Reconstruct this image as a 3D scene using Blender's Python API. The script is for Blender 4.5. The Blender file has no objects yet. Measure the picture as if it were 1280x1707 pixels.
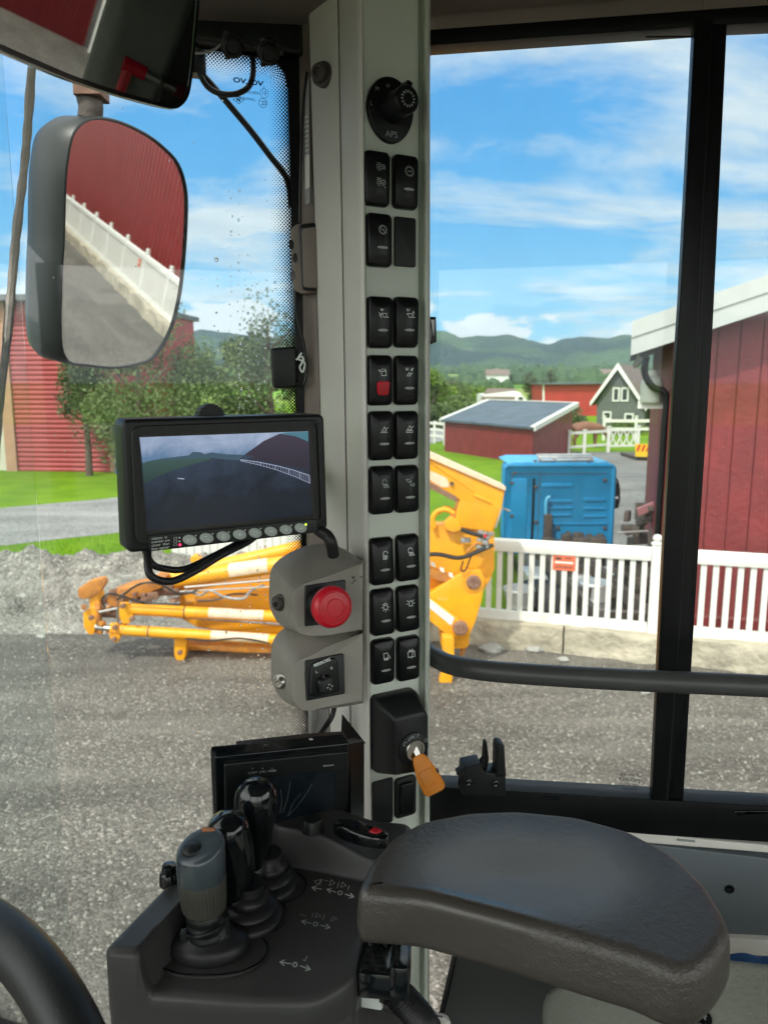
import bpy, math, random
from mathutils import Vector, Matrix, noise
R = math.radians
sc = bpy.context.scene
col = sc.collection
# ------------------------------------------------------------ camera, light, exposure
F = 1281.0                      # focal length in photo pixels (photo 1280 x 1707)
TH = R(9.68)
CAM = Vector((0, 0, 3.2))
cd = bpy.data.cameras.new('camera')
cam = bpy.data.objects.new('camera', cd); col.objects.link(cam)
cam.location = CAM; cam.rotation_euler = (R(90) - TH, 0, 0)
cd.sensor_fit = 'VERTICAL'; cd.sensor_height = 34.6; cd.sensor_width = 25.95
cd.lens = 34.6 * F / 1707.0
cd.clip_start = 0.02; cd.clip_end = 9000
cd.dof.use_dof = True; cd.dof.focus_distance = 0.82; cd.dof.aperture_fstop = cd.lens / 2.5
sc.camera = cam
sc.render.resolution_x = 767; sc.render.resolution_y = 1024
SUN_EL, SUN_AZ = R(52), R(212)      # azimuth clockwise from +Y
w = bpy.data.worlds.new('World'); sc.world = w; w.use_nodes = True
nt = w.node_tree; N = nt.nodes; L = nt.links; N.clear()
def nd(t, **k):
    n = N.new(t)
    for a, b in k.items(): setattr(n, a, b)
    return n
sky = nd('ShaderNodeTexSky', sky_type='NISHITA', sun_disc=False, sun_elevation=SUN_EL, sun_rotation=SUN_AZ,
         air_density=1.0, dust_density=0.25, ozone_density=2.4, altitude=0)
tc = nd('ShaderNodeTexCoord'); sx = nd('ShaderNodeSeparateXYZ'); L.new(tc.outputs['Generated'], sx.inputs[0])
def mth(op, a, b=None, c=None):
    n = nd('ShaderNodeMath', operation=op)
    for i, v in enumerate((a, b, c)):
        if v is None: continue
        if isinstance(v, (int, float)): n.inputs[i].default_value = v
        else: L.new(v, n.inputs[i])
    return n.outputs[0]
zc = mth('ADD', mth('MAXIMUM', sx.outputs[2], 0.0), 0.16)
cx = nd('ShaderNodeCombineXYZ')
L.new(mth('DIVIDE', sx.outputs[0], zc), cx.inputs[0]); L.new(mth('DIVIDE', sx.outputs[1], zc), cx.inputs[1])
n1 = nd('ShaderNodeTexNoise'); n1.inputs['Scale'].default_value = 1.0; n1.inputs['Detail'].default_value = 10; n1.inputs['Roughness'].default_value = 0.60; n1.inputs['Distortion'].default_value = 0.35
mp = nd('ShaderNodeMapping'); mp.inputs['Location'].default_value = (1.3, 2.2, 0); mp.inputs['Scale'].default_value = (0.75, 1.25, 1)
L.new(cx.outputs[0], mp.inputs[0]); L.new(mp.outputs[0], n1.inputs[0])
cr = nd('ShaderNodeValToRGB'); cr.color_ramp.elements[0].position = 0.455; cr.color_ramp.elements[1].position = 0.585
cr.color_ramp.elements[0].color = (0, 0, 0, 1); cr.color_ramp.elements[1].color = (0.93, 0.93, 0.93, 1)
L.new(n1.outputs['Fac'], cr.inputs[0])
# low cumulus bank sitting on the hills
n2 = nd('ShaderNodeTexNoise'); n2.inputs['Scale'].default_value = 9.0; n2.inputs['Detail'].default_value = 7; n2.inputs['Roughness'].default_value = 0.5
mp2 = nd('ShaderNodeMapping'); mp2.inputs['Scale'].default_value = (1, 1, 2.2); mp2.inputs['Location'].default_value = (0.3, 0, 0.4)
L.new(tc.outputs['Generated'], mp2.inputs[0]); L.new(mp2.outputs[0], n2.inputs[0])
low = mth('SUBTRACT', mth('MULTIPLY_ADD', n2.outputs['Fac'], 0.26, -0.042), sx.outputs[2])
lowm = nd('ShaderNodeMapRange', interpolation_type='SMOOTHSTEP'); L.new(low, lowm.inputs[0]); lowm.inputs[1].default_value = -0.004; lowm.inputs[2].default_value = 0.012
cm = mth('MAXIMUM', cr.outputs[0], mth('MULTIPLY', lowm.outputs[0], 0.9))
hs = nd('ShaderNodeHueSaturation'); hs.inputs['Saturation'].default_value = 1.28; hs.inputs['Value'].default_value = 1.0
L.new(sky.outputs[0], hs.inputs['Color'])
n3 = nd('ShaderNodeTexNoise'); n3.inputs['Scale'].default_value = 5; n3.inputs['Detail'].default_value = 5
L.new(mp.outputs[0], n3.inputs[0])
cc = nd('ShaderNodeMix', data_type='RGBA'); cc.inputs[6].default_value = (1.8, 2.3, 2.75, 1); cc.inputs[7].default_value = (3.9, 4.1, 4.1, 1)
L.new(n3.outputs['Fac'], cc.inputs[0])
# deep blue between the clouds
er = nd('ShaderNodeValToRGB'); L.new(sx.outputs[2], er.inputs[0]); e_ = er.color_ramp.elements
e_[0].position = 0.0; e_[0].color = (.36, 2.1, 3.3, 1); e_[1].position = .55; e_[1].color = (.09, 1.0, 2.85, 1); q_ = e_.new(.2); q_.color = (.12, 1.55, 3.2, 1)
sb = nd('ShaderNodeMix', data_type='RGBA'); sb.inputs[0].default_value = .86; L.new(hs.outputs[0], sb.inputs[6]); L.new(er.outputs[0], sb.inputs[7])
# unseen bright cloud cover added overhead and behind to light the cab
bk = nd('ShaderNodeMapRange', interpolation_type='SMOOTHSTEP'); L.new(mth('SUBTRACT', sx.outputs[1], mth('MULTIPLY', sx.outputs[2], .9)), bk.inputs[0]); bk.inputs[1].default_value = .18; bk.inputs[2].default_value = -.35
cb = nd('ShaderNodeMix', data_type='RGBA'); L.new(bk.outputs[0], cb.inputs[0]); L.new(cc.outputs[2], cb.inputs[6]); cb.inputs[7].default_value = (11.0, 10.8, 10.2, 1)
hi = nd('ShaderNodeMapRange', interpolation_type='SMOOTHSTEP'); L.new(sx.outputs[2], hi.inputs[0]); hi.inputs[1].default_value = .46; hi.inputs[2].default_value = .62; hi.inputs[4].default_value = .8  # added high cloud, out of view, lighting the cab and paling the armrest sheen
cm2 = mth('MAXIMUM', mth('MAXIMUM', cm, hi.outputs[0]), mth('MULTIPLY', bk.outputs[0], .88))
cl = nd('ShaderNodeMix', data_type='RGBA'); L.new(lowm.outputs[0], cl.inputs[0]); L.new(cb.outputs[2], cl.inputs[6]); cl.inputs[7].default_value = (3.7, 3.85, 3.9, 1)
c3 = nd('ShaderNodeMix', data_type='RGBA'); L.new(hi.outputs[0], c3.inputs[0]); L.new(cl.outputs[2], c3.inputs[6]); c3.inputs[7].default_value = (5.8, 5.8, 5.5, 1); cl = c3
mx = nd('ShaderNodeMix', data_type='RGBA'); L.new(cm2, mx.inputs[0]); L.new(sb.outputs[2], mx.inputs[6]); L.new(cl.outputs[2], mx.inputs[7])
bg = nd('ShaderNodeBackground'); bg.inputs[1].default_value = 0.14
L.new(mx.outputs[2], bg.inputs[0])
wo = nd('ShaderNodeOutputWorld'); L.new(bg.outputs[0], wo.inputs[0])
sd = bpy.data.lights.new('sun', 'SUN'); sd.energy = 2.0; sd.angle = R(2.0); sd.color = (1.0, 0.94, 0.85)
so = bpy.data.objects.new('sun', sd); col.objects.link(so)
sdir = Vector((math.sin(SUN_AZ) * math.cos(SUN_EL), math.cos(SUN_AZ) * math.cos(SUN_EL), math.sin(SUN_EL)))
so.rotation_euler = sdir.to_track_quat('Z', 'Y').to_euler(); so.location = (0, 0, 30)
vs = sc.view_settings; vs.view_transform = 'Standard'; vs.look = 'None'; vs.gamma = 1; vs.use_curve_mapping = False; vs.exposure = 1.0
sc.render.engine = 'CYCLES'; cy = sc.cycles
cy.max_bounces = 8; cy.diffuse_bounces = 4; cy.glossy_bounces = 4; cy.transparent_max_bounces = 24; cy.transmission_bounces = 6
cy.caustics_reflective = False; cy.caustics_refractive = False; cy.sample_clamp_indirect = 6

# ------------------------------------------------------------ pixel geometry
ct, st = math.cos(TH), math.sin(TH)
def ray(px, py):
    u = (px - 640.0) / F; v = (853.5 - py) / F
    return Vector((u, ct + v * st, -st + v * ct))
def W(px, py, Y): d = ray(px, py); return CAM + d * (Y / d.y)      # a point at world distance Y ahead
def D(px, py, d): return CAM + ray(px, py) * d                     # a point at optical depth d
def H(px, py, z): d = ray(px, py); return CAM + d * ((z - CAM.z) / d.z)   # a point on the level z
class PF:                                                          # a plane with its own axes
    def __init__(s, tl, tr, bl):
        s.o = tl.copy(); s.x = (tr - tl).normalized(); dn = (bl - tl)
        s.n = dn.cross(s.x).normalized()
        if s.n.dot(CAM - tl) < 0: s.n = -s.n
        s.y = s.n.cross(s.x).normalized()
        s.M = Matrix((( s.x.x, s.y.x, s.n.x, s.o.x), (s.x.y, s.y.y, s.n.y, s.o.y), (s.x.z, s.y.z, s.n.z, s.o.z), (0, 0, 0, 1)))
    def uv(s, px, py, w=0.0):
        d = ray(px, py); o = s.o + s.n * w
        t = (o - CAM).dot(s.n) / d.dot(s.n); p = CAM + d * t - o
        return (p.dot(s.x), p.dot(s.y))
    def P(s, pts, w=0.0): return [s.uv(a, b, w) for a, b in pts]
    def pt(s, u, v, w=0.0): return s.o + s.x * u + s.y * v + s.n * w
    def px(s, px, py, w=0.0): u, v = s.uv(px, py, w); return s.pt(u, v, w)
def npf(o, n, up=Vector((0, 0, 1))):                                # plane from a point and a normal
    n = n.normalized(); x = up.cross(n).normalized(); y = n.cross(x)
    return PF(o, o + x, o - y)

# ------------------------------------------------------------ mesh builder
def spline(pts, k=6, closed=False):
    P = [Vector(p) for p in pts]; n = len(P); out = []
    rng = n if closed else n - 1
    for i in range(rng):
        if closed: a, b, c, d = P[(i-1) % n], P[i], P[(i+1) % n], P[(i+2) % n]
        else: a, b, c, d = P[max(i-1, 0)], P[i], P[i+1], P[min(i+2, n-1)]
        for j in range(k):
            t = j / k
            out.append(0.5 * ((2*b) + (c-a)*t + (2*a-5*b+4*c-d)*t*t + (3*b-a-3*c+d)*t*t*t))
    if not closed: out.append(P[-1])
    return out
def rrect(w, h, r, cx=0, cy=0, k=4):
    o = []
    for sx_, sy_, a0 in ((1, 1, 0), (-1, 1, 90), (-1, -1, 180), (1, -1, 270)):
        for j in range(k + 1):
            a = R(a0 + 90 * j / k)
            o.append((cx + sx_*(w/2 - r) + r*math.cos(a), cy + sy_*(h/2 - r) + r*math.sin(a)))
    return o
def rpoly(pts, r, k=4):                                             # round the corners of a polygon
    o = []; n = len(pts)
    for i in range(n):
        p = Vector(pts[i]).to_2d(); a = (Vector(pts[i-1]).to_2d() - p); b = (Vector(pts[(i+1) % n]).to_2d() - p)
        rr = min(r, a.length * .45, b.length * .45); s_ = p + a.normalized()*rr; e = p + b.normalized()*rr
        for j in range(k + 1):
            t = j / k; o.append(tuple((1-t)**2 * s_ + 2*t*(1-t) * p + t*t * e))
    return o
def area(o): return 0.5 * sum(o[i-1][0]*o[i][1] - o[i][0]*o[i-1][1] for i in range(len(o)))
def inset(o, d):
    n = len(o); s_ = 1 if area(o) > 0 else -1; r = []
    for i in range(n):
        a = Vector(o[i-1]).to_2d(); p = Vector(o[i]).to_2d(); b = Vector(o[(i+1) % n]).to_2d()
        e1 = (p - a); e2 = (b - p)
        n1_ = Vector((-e1.y, e1.x)).normalized() if e1.length > 1e-9 else Vector((0, 0)); n2_ = Vector((-e2.y, e2.x)).normalized() if e2.length > 1e-9 else n1_
        m = (n1_ + n2_); m = m.normalized() if m.length > 1e-6 else n1_
        c = max(.5, m.dot(n1_)) if n1_.length else 1
        q = p + m * (s_ * d / c); r.append((q.x, q.y))
    return r
class MB:
    def __init__(s): s.v = []; s.f = []; s.uvs = None
    def add(s, vs_, fs, M=None):
        b = len(s.v)
        for v in vs_:
            v = Vector(v)
            s.v.append(M @ v if M is not None else v)
        for f in fs: s.f.append([b + i for i in f])
        return s
    def box(s, c, d, M=None, rz=0, bev=0):
        x, y, z = d[0]/2, d[1]/2, d[2]/2
        if bev:
            b = min(bev, x*.9, y*.9, z*.9)
            T = Matrix.Translation(c) @ Matrix.Rotation(rz, 4, 'Z')
            if M is not None: T = M @ T
            return s.prism(rrect(2*x, 2*y, b, k=2), -z, z, T, bev=b, k=2)
        vs_ = [(sx_*x, sy_*y, sz*z) for sz in (-1, 1) for sx_, sy_ in ((-1, -1), (1, -1), (1, 1), (-1, 1))]
        T = Matrix.Translation(c) @ Matrix.Rotation(rz, 4, 'Z')
        if M is not None: T = M @ T
        return s.add(vs_, [(0, 3, 2, 1), (4, 5, 6, 7), (0, 1, 5, 4), (1, 2, 6, 5), (2, 3, 7, 6), (3, 0, 4, 7)], T)
    def loft(s, rings, M=None, closed=True, cap0=True, cap1=True):
        n = len(rings[0]); vs_ = [v for r in rings for v in r]; fs = []
        for i in range(len(rings) - 1):
            for j in range(n if closed else n - 1):
                k = (j + 1) % n
                fs.append((i*n + j, i*n + k, (i+1)*n + k, (i+1)*n + j))
        if cap0: fs.append(tuple(reversed(range(n))))
        if cap1: fs.append(tuple((len(rings)-1)*n + j for j in range(n)))
        return s.add(vs_, fs, M)
    def prism(s, o, z0, z1, M=None, bev=0, k=3):                    # outline extruded, rounded at the z1 end
        if area(o) < 0: o = list(reversed(o))
        rings = [[(a, b, z0) for a, b in o]]
        if bev:
            sg = 1 if z1 > z0 else -1
            for j in range(k + 1):
                a = R(90 * j / k)
                q = inset(o, bev * (1 - math.cos(a)))
                rings.append([(x, y, z1 - sg*bev + sg*bev*math.sin(a)) for x, y in q])
        else: rings.append([(a, b, z1) for a, b in o])
        if z1 < z0: rings = [list(reversed(r)) for r in rings]
        return s.loft(rings, M)
    def tube(s, pts, r, n=10, M=None, cap=True, sx_=1.0):
        P = [Vector(p) for p in pts]; m = len(P)
        rr = r if isinstance(r, (list, tuple)) else [r] * m
        rings = []; up = None
        for i in range(m):
            t = (P[min(i+1, m-1)] - P[max(i-1, 0)]).normalized()
            if up is None:
                up = Vector((0, 0, 1)) if abs(t.z) < .9 else Vector((1, 0, 0))
            a = t.cross(up).normalized(); b = a.cross(t).normalized(); up = b
            rings.append([P[i] + (a * math.cos(q) * sx_ + b * math.sin(q)) * rr[i] for q in [2*math.pi*j/n for j in range(n)]])
        return s.loft(rings, M, cap0=cap, cap1=cap)
    def lathe(s, prof, n=20, M=None):
        rings = [[(r*math.cos(2*math.pi*j/n), r*math.sin(2*math.pi*j/n), z) for j in range(n)] for r, z in prof]
        return s.loft(rings, M)
    def grid(s, fn, nu, nv, M=None):
        vs_ = [fn(i/nu, j/nv) for j in range(nv+1) for i in range(nu+1)]
        fs = [(j*(nu+1)+i, j*(nu+1)+i+1, (j+1)*(nu+1)+i+1, (j+1)*(nu+1)+i) for j in range(nv) for i in range(nu)]
        return s.add(vs_, fs, M)
    def stroke(s, pl, wd, f, M=None):                               # thin flat ribbon; f(u,v) gives its height
        for (a, b) in zip(pl[:-1], pl[1:]):
            a = Vector(a).to_2d(); b = Vector(b).to_2d(); d = b - a
            if d.length < 1e-9: continue
            d.normalize(); nn = Vector((-d.y, d.x)) * wd/2; e = d*wd*.35
            q = [a - nn - e, b - nn + e, b + nn + e, a + nn - e]
            s.add([(p.x, p.y, f(p.x, p.y)) for p in q], [(0, 1, 2, 3)], M)
        return s
def frame(o, x, y):
    x = x.normalized(); z = x.cross(y).normalized(); y = z.cross(x)
    return Matrix(((x.x, y.x, z.x, o.x), (x.y, y.y, z.y, o.y), (x.z, y.z, z.z, o.z), (0, 0, 0, 1)))
WM = {}
def T_(v): return Matrix.Translation(v)
def tag(o, label=None, cat=None, group=None, kind=None):
    if label: o['label'] = label
    if cat: o['category'] = cat
    if group: o['group'] = group
    if kind: o['kind'] = kind
    return o
def empty(name, loc, label, cat, group=None, rz=0):
    o = bpy.data.objects.new(name, None); col.objects.link(o); o.empty_display_size = .05
    o.location = loc; o.rotation_euler = (0, 0, rz); WM[o.name] = T_(Vector(loc)) @ Matrix.Rotation(rz, 4, 'Z')
    return tag(o, label, cat, group)
def obj(name, mb, mat, parent=None, smooth=38, loc=None, label=None, cat=None, group=None, kind=None, M=None):
    """link a mesh given in world coordinates; M: use this matrix as the object's own frame"""
    if parent is not None: base = WM[parent.name]
    elif M is not None: base = M
    else: base = T_(Vector(loc) if loc is not None else mb.v[0].copy())
    inv = base.inverted()
    me = bpy.data.meshes.new(name)
    me.from_pydata([inv @ v for v in mb.v], [], mb.f); me.update()
    if mb.uvs is not None:
        ul = me.uv_layers.new(name='UVMap'); i = 0
        for p in me.polygons:
            for k in p.vertices: ul.data[i].uv = mb.uvs[k]; i += 1
    mats = mat if isinstance(mat, (list, tuple)) else [mat]
    for m in mats: me.materials.append(m)
    if smooth:
        me.shade_smooth()
        me.set_sharp_from_angle(angle=R(smooth))
    o = bpy.data.objects.new(name, me); col.objects.link(o)
    if parent is not None: o.parent = parent; WM[o.name] = base
    else: o.matrix_world = base; WM[o.name] = base
    return tag(o, label, cat, group, kind)
_tx = {}
def text(s_, size, align='CENTER', bold=0.0):                       # letters as flat mesh, centred at the origin
    k = (s_, align, bold)
    if k not in _tx:
        cu = bpy.data.curves.new('t', 'FONT'); cu.body = s_; cu.size = 1; cu.align_x = align; cu.align_y = 'CENTER'; cu.offset = bold; cu.resolution_u = 3
        o = bpy.data.objects.new('t', cu); col.objects.link(o)
        me = bpy.data.meshes.new_from_object(o.evaluated_get(bpy.context.evaluated_depsgraph_get()))
        _tx[k] = ([v.co.copy() for v in me.vertices], [tuple(p.vertices) for p in me.polygons])
        bpy.data.objects.remove(o); bpy.data.meshes.remove(me); bpy.data.curves.remove(cu)
    v, f = _tx[k]
    return [p * size for p in v], f

# ------------------------------------------------------------ materials
def mat(name, c, rough=.5, metal=0, bump=None, var=None, coat=0, spec=.5, emis=None, c2=None, kind='noise', rvar=0, bump2=None):
    m = bpy.data.materials.new(name); m.use_nodes = True; n = m.node_tree.nodes; l = m.node_tree.links
    b = n['Principled BSDF']; b.inputs['Roughness'].default_value = rough; b.inputs['Metallic'].default_value = metal
    b.inputs['Base Color'].default_value = (*c, 1); b.inputs['Coat Weight'].default_value = coat; b.inputs['Coat Roughness'].default_value = .08
    b.inputs['Specular IOR Level'].default_value = spec
    tcn = n.new('ShaderNodeTexCoord')
    if var:
        t = n.new('ShaderNodeTexNoise'); t.inputs['Scale'].default_value = var[0]; t.inputs['Detail'].default_value = 6; t.inputs['Roughness'].default_value = .6
        l.new(tcn.outputs['Object'], t.inputs[0])
        r = n.new('ShaderNodeValToRGB'); r.color_ramp.elements[0].position = .3; r.color_ramp.elements[1].position = .72
        a = var[1]; k2 = c2 or tuple(min(1, x*(1+a)) for x in c)
        r.color_ramp.elements[0].color = (*[x*(1-a) for x in c], 1) if not c2 else (*c, 1); r.color_ramp.elements[1].color = (*k2, 1)
        l.new(t.outputs['Fac'], r.inputs[0]); l.new(r.outputs[0], b.inputs['Base Color'])
        if rvar:
            mr = n.new('ShaderNodeMapRange'); l.new(t.outputs['Fac'], mr.inputs[0]); mr.inputs[1].default_value = .3; mr.inputs[2].default_value = .7
            mr.inputs[3].default_value = max(0, rough-rvar); mr.inputs[4].default_value = min(1, rough+rvar); l.new(mr.outputs[0], b.inputs['Roughness'])
    last = None
    for bp in (bump, bump2):
        if not bp: continue
        if len(bp) > 2 and bp[2] == 'vor':
            t = n.new('ShaderNodeTexVoronoi'); t.feature = 'DISTANCE_TO_EDGE'; o_ = t.outputs['Distance']
        else:
            t = n.new('ShaderNodeTexNoise'); t.inputs['Detail'].default_value = 4; o_ = t.outputs['Fac']
        t.inputs['Scale'].default_value = bp[0]; l.new(tcn.outputs['Object'], t.inputs[0])
        bn = n.new('ShaderNodeBump'); bn.inputs['Strength'].default_value = bp[1]; bn.inputs['Distance'].default_value = bp[3] if len(bp) > 3 else .6 / bp[0]
        l.new(o_, bn.inputs['Height'])
        if last: l.new(last, bn.inputs['Normal'])
        last = bn.outputs[0]
    if last: l.new(last, b.inputs['Normal'])
    if emis:
        b.inputs['Emission Color'].default_value = (*emis[0], 1); b.inputs['Emission Strength'].default_value = emis[1]
    return m
def nodes_of(m): return m.node_tree.nodes, m.node_tree.links, m.node_tree.nodes['Principled BSDF']
def stripes(m, axis, period, depth, groove=.12, dark=None, prof='groove'):
    """board joints or corrugation along a local axis, as relief"""
    n, l, b = nodes_of(m)
    tcn = n.new('ShaderNodeTexCoord'); s_ = n.new('ShaderNodeSeparateXYZ'); l.new(tcn.outputs['Object'], s_.inputs[0])
    d = n.new('ShaderNodeMath'); d.operation = 'DIVIDE'; l.new(s_.outputs[axis], d.inputs[0]); d.inputs[1].default_value = period
    fr = n.new('ShaderNodeMath'); fr.operation = 'FRACT'; l.new(d.outputs[0], fr.inputs[0])
    r = n.new('ShaderNodeValToRGB'); e = r.color_ramp.elements
    if prof == 'groove':
        e[0].position = 0; e[0].color = (0, 0, 0, 1); e[1].position = groove; e[1].color = (1, 1, 1, 1)
        x = e.new(1 - groove * .3); x.color = (1, 1, 1, 1)
    elif prof == 'lap':
        e[0].position = 0; e[0].color = (.05, .05, .05, 1); e[1].position = .93; e[1].color = (1, 1, 1, 1); x = e.new(1.0); x.color = (0, 0, 0, 1)
    else:
        e[0].position = .05; e[0].color = (0, 0, 0, 1); e[1].position = .3; e[1].color = (1, 1, 1, 1)
        x = e.new(.6); x.color = (1, 1, 1, 1); x = e.new(.85); x.color = (0, 0, 0, 1)
    l.new(fr.outputs[0], r.inputs[0])
    bn = n.new('ShaderNodeBump'); bn.inputs['Strength'].default_value = 1; bn.inputs['Distance'].default_value = depth; l.new(r.outputs[0], bn.inputs['Height'])
    if b.inputs['Normal'].links: l.new(b.inputs['Normal'].links[0].from_socket, bn.inputs['Normal'])
    l.new(bn.outputs[0], b.inputs['Normal'])
    return m
def pane(name, tint, refl=1.0):
    m = bpy.data.materials.new(name); m.use_nodes = True; n = m.node_tree.nodes; l = m.node_tree.links; n.clear()
    t = n.new('ShaderNodeBsdfTransparent'); t.inputs[0].default_value = (*tint, 1)
    g = n.new('ShaderNodeBsdfGlossy'); g.inputs['Roughness'].default_value = 0.0
    fz = n.new('ShaderNodeFresnel'); fz.inputs[0].default_value = 1.42
    ml = n.new('ShaderNodeMath'); ml.operation = 'MULTIPLY'; l.new(fz.outputs[0], ml.inputs[0]); ml.inputs[1].default_value = refl
    # a film of dust and dried rain
    tcn = n.new('ShaderNodeTexCoord'); ns = n.new('ShaderNodeTexNoise'); ns.inputs['Scale'].default_value = 9; ns.inputs['Detail'].default_value = 6; l.new(tcn.outputs['Object'], ns.inputs[0])
    mr = n.new('ShaderNodeMapRange'); l.new(ns.outputs['Fac'], mr.inputs[0]); mr.inputs[1].default_value = .45; mr.inputs[2].default_value = .8; mr.inputs[3].default_value = 0.0; mr.inputs[4].default_value = .035
    df = n.new('ShaderNodeBsdfDiffuse'); df.inputs[0].default_value = (.7, .72, .7, 1)
    m0 = n.new('ShaderNodeMixShader'); l.new(mr.outputs[0], m0.inputs[0]); l.new(t.outputs[0], m0.inputs[1]); l.new(df.outputs[0], m0.inputs[2])
    mxs = n.new('ShaderNodeMixShader'); l.new(ml.outputs[0], mxs.inputs[0]); l.new(m0.outputs[0], mxs.inputs[1]); l.new(g.outputs[0], mxs.inputs[2])
    o = n.new('ShaderNodeOutputMaterial'); l.new(mxs.outputs[0], o.inputs[0])
    return m
X = {}
X['black'] = mat('black_plastic', (.009, .011, .011), .42, spec=.4, bump=(900, .12))
X['switch'] = mat('switch_plastic', (.0045, .006, .0062), .30, bump=(1200, .06), spec=.35)
X['gloss'] = mat('gloss_black', (.005, .007, .008), .12, coat=.25, spec=.5)
X['bmetal'] = mat('black_painted_metal', (.0045, .0055, .006), .34, spec=.3, var=(30, .4), bump=(300, .08))
X['rubber'] = mat('rubber', (.014, .015, .015), .42, spec=.4, bump=(260, .15))
X['pillar'] = mat('sage_panel', (.70, .75, .67), .42, bump=(500, .06), var=(6, .05))
X['pillar2'] = mat('beige_trim', (.74, .73, .67), .36, bump=(400, .05), var=(5, .06), rvar=.05)
X['brown'] = mat('brown_trim', (.19, .16, .135), .5, bump=(300, .1), var=(12, .15))
X['greybox'] = mat('grey_textured_box', (.27, .255, .22), .40, bump=(420, .35), var=(10, .07))
X['red'] = mat('red_plastic', (.62, .012, .028), .28, bump=(700, .03))
X['lens'] = mat('indicator_lens', (.42, .44, .42), .3)
X['ink'] = mat('white_print', (.78, .84, .80), .6)
X['inkdim'] = mat('worn_print', (.42, .47, .45), .6)
X['orange'] = mat('orange_plastic', (.93, .30, .010), .38, bump=(500, .05), var=(40, .08))
X['symdim'] = X['inkdim']
X['steel'] = mat('steel', (.55, .54, .50), .28, metal=1, bump=(200, .05))
X['console'] = mat('console_plastic', (.044, .045, .043), .46, bump=(800, .22), var=(7, .08), rvar=.05)
X['leather'] = mat('black_vinyl', (.050, .045, .037), .42, bump=(420, .7, 'vor', .0008), bump2=(170, .3), var=(5, .10), spec=.75)
X['lining'] = mat('headliner_fabric', (.17, .15, .125), .9, bump=(500, .3), var=(15, .1))
X['knobgrey'] = mat('grey_blue_knob', (.035, .050, .062), .22, var=(30, .3), c2=(.07, .09, .095), coat=.2)
X['pipe'] = mat('grey_handrail', (.060, .062, .060), .40, bump=(500, .1), var=(14, .12))
X['glass'] = pane('cab_glass', (.965, .99, .985), 1.0)
X['mirror'] = mat('mirror_silver', (.80, .81, .80), 0.015, metal=1)
X['seal'] = mat('grey_sealant', (.72, .69, .64), .6, bump=(150, .4), var=(60, .35))
X['yellow'] = mat('machine_yellow', (.88, .40, .008), .45, bump=(60, .12), var=(4, .12), c2=(.80, .31, .008), rvar=.1)
X['yellowd'] = mat('worn_yellow', (.62, .24, .02), .5, bump=(60, .2), var=(9, .3), c2=(.30, .12, .04))
X['rust'] = mat('rusty_steel', (.16, .075, .045), .7, bump=(90, .4), var=(25, .35), c2=(.30, .17, .11))
X['palepaint'] = mat('pale_decal', (.78, .58, .40), .5, bump=(80, .1), var=(14, .12))
X['greysteel'] = mat('dull_steel', (.30, .30, .29), .5, metal=.5, bump=(80, .2), var=(20, .3))
X['white'] = mat('white_paint', (.74, .75, .70), .5, bump=(60, .08), var=(6, .05))
X['blue'] = mat('blue_cab_paint', (.005, .21, .44), .35, bump=(30, .05), var=(3, .12))
X['bluet'] = mat('blue_roof_paint', (.03, .30, .60), .4, bump=(30, .05), var=(5, .2), c2=(.12, .42, .62))
X['darkmetal'] = mat('dark_chassis', (.03, .032, .035), .6, bump=(60, .3), var=(12, .4), c2=(.10, .07, .05))
X['silver'] = mat('light_metal', (.55, .57, .57), .4, metal=.6, var=(9, .2))

def grime(m_, c, sc_, th, amt=.8, st=(1, 1, 1), soft=.06, rough=None):
    n, l, b = nodes_of(m_); t = n.new('ShaderNodeTexCoord'); mp_ = n.new('ShaderNodeMapping'); mp_.inputs['Scale'].default_value = st; l.new(t.outputs['Object'], mp_.inputs[0])
    ns = n.new('ShaderNodeTexNoise'); ns.inputs['Scale'].default_value = sc_; ns.inputs['Detail'].default_value = 9; ns.inputs['Roughness'].default_value = .68; l.new(mp_.outputs[0], ns.inputs[0])
    mr = n.new('ShaderNodeMapRange'); l.new(ns.outputs['Fac'], mr.inputs[0]); mr.inputs[1].default_value = th; mr.inputs[2].default_value = th + soft; mr.inputs[4].default_value = amt
    mx_ = n.new('ShaderNodeMix'); mx_.data_type = 'RGBA'; l.new(mr.outputs[0], mx_.inputs[0]); mx_.inputs[7].default_value = (*c, 1)
    bc = b.inputs['Base Color']
    if bc.links: l.new(bc.links[0].from_socket, mx_.inputs[6])
    else: mx_.inputs[6].default_value = bc.default_value[:]
    l.new(mx_.outputs[2], bc); return m_
grime(X['yellow'], (.22, .11, .05), 5, .63, .75, (1, 1, 1.4)); grime(X['yellow'], (.55, .46, .33), 2.2, .58, .35, soft=.2); grime(X['yellow'], (.05, .04, .035), 26, .70, .8)
grime(X['blue'], (.10, .24, .33), 2.5, .55, .18, (1, 1, .4), .2); grime(X['blue'], (.06, .05, .045), 14, .69, .7)
grime(X['white'], (.45, .46, .38), 3.0, .56, .4, (1, 1, .5), .2); grime(X['white'], (.25, .25, .18), 22, .70, .5)
grime(X['console'], (.10, .095, .08), 16, .58, .35, soft=.25); grime(X['console'], (.16, .15, .13), 120, .70, .5)
grime(X['leather'], (.075, .067, .055), 24, .60, .3, soft=.2)
grime(X['pillar'], (.42, .42, .36), 9, .60, .35, (1, 1, .35), .2); grime(X['pillar2'], (.44, .41, .34), 8, .58, .4, (1, 1, .3), .2); grime(X['pillar2'], (.10, .09, .08), 90, .735, .7, soft=.01)
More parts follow.
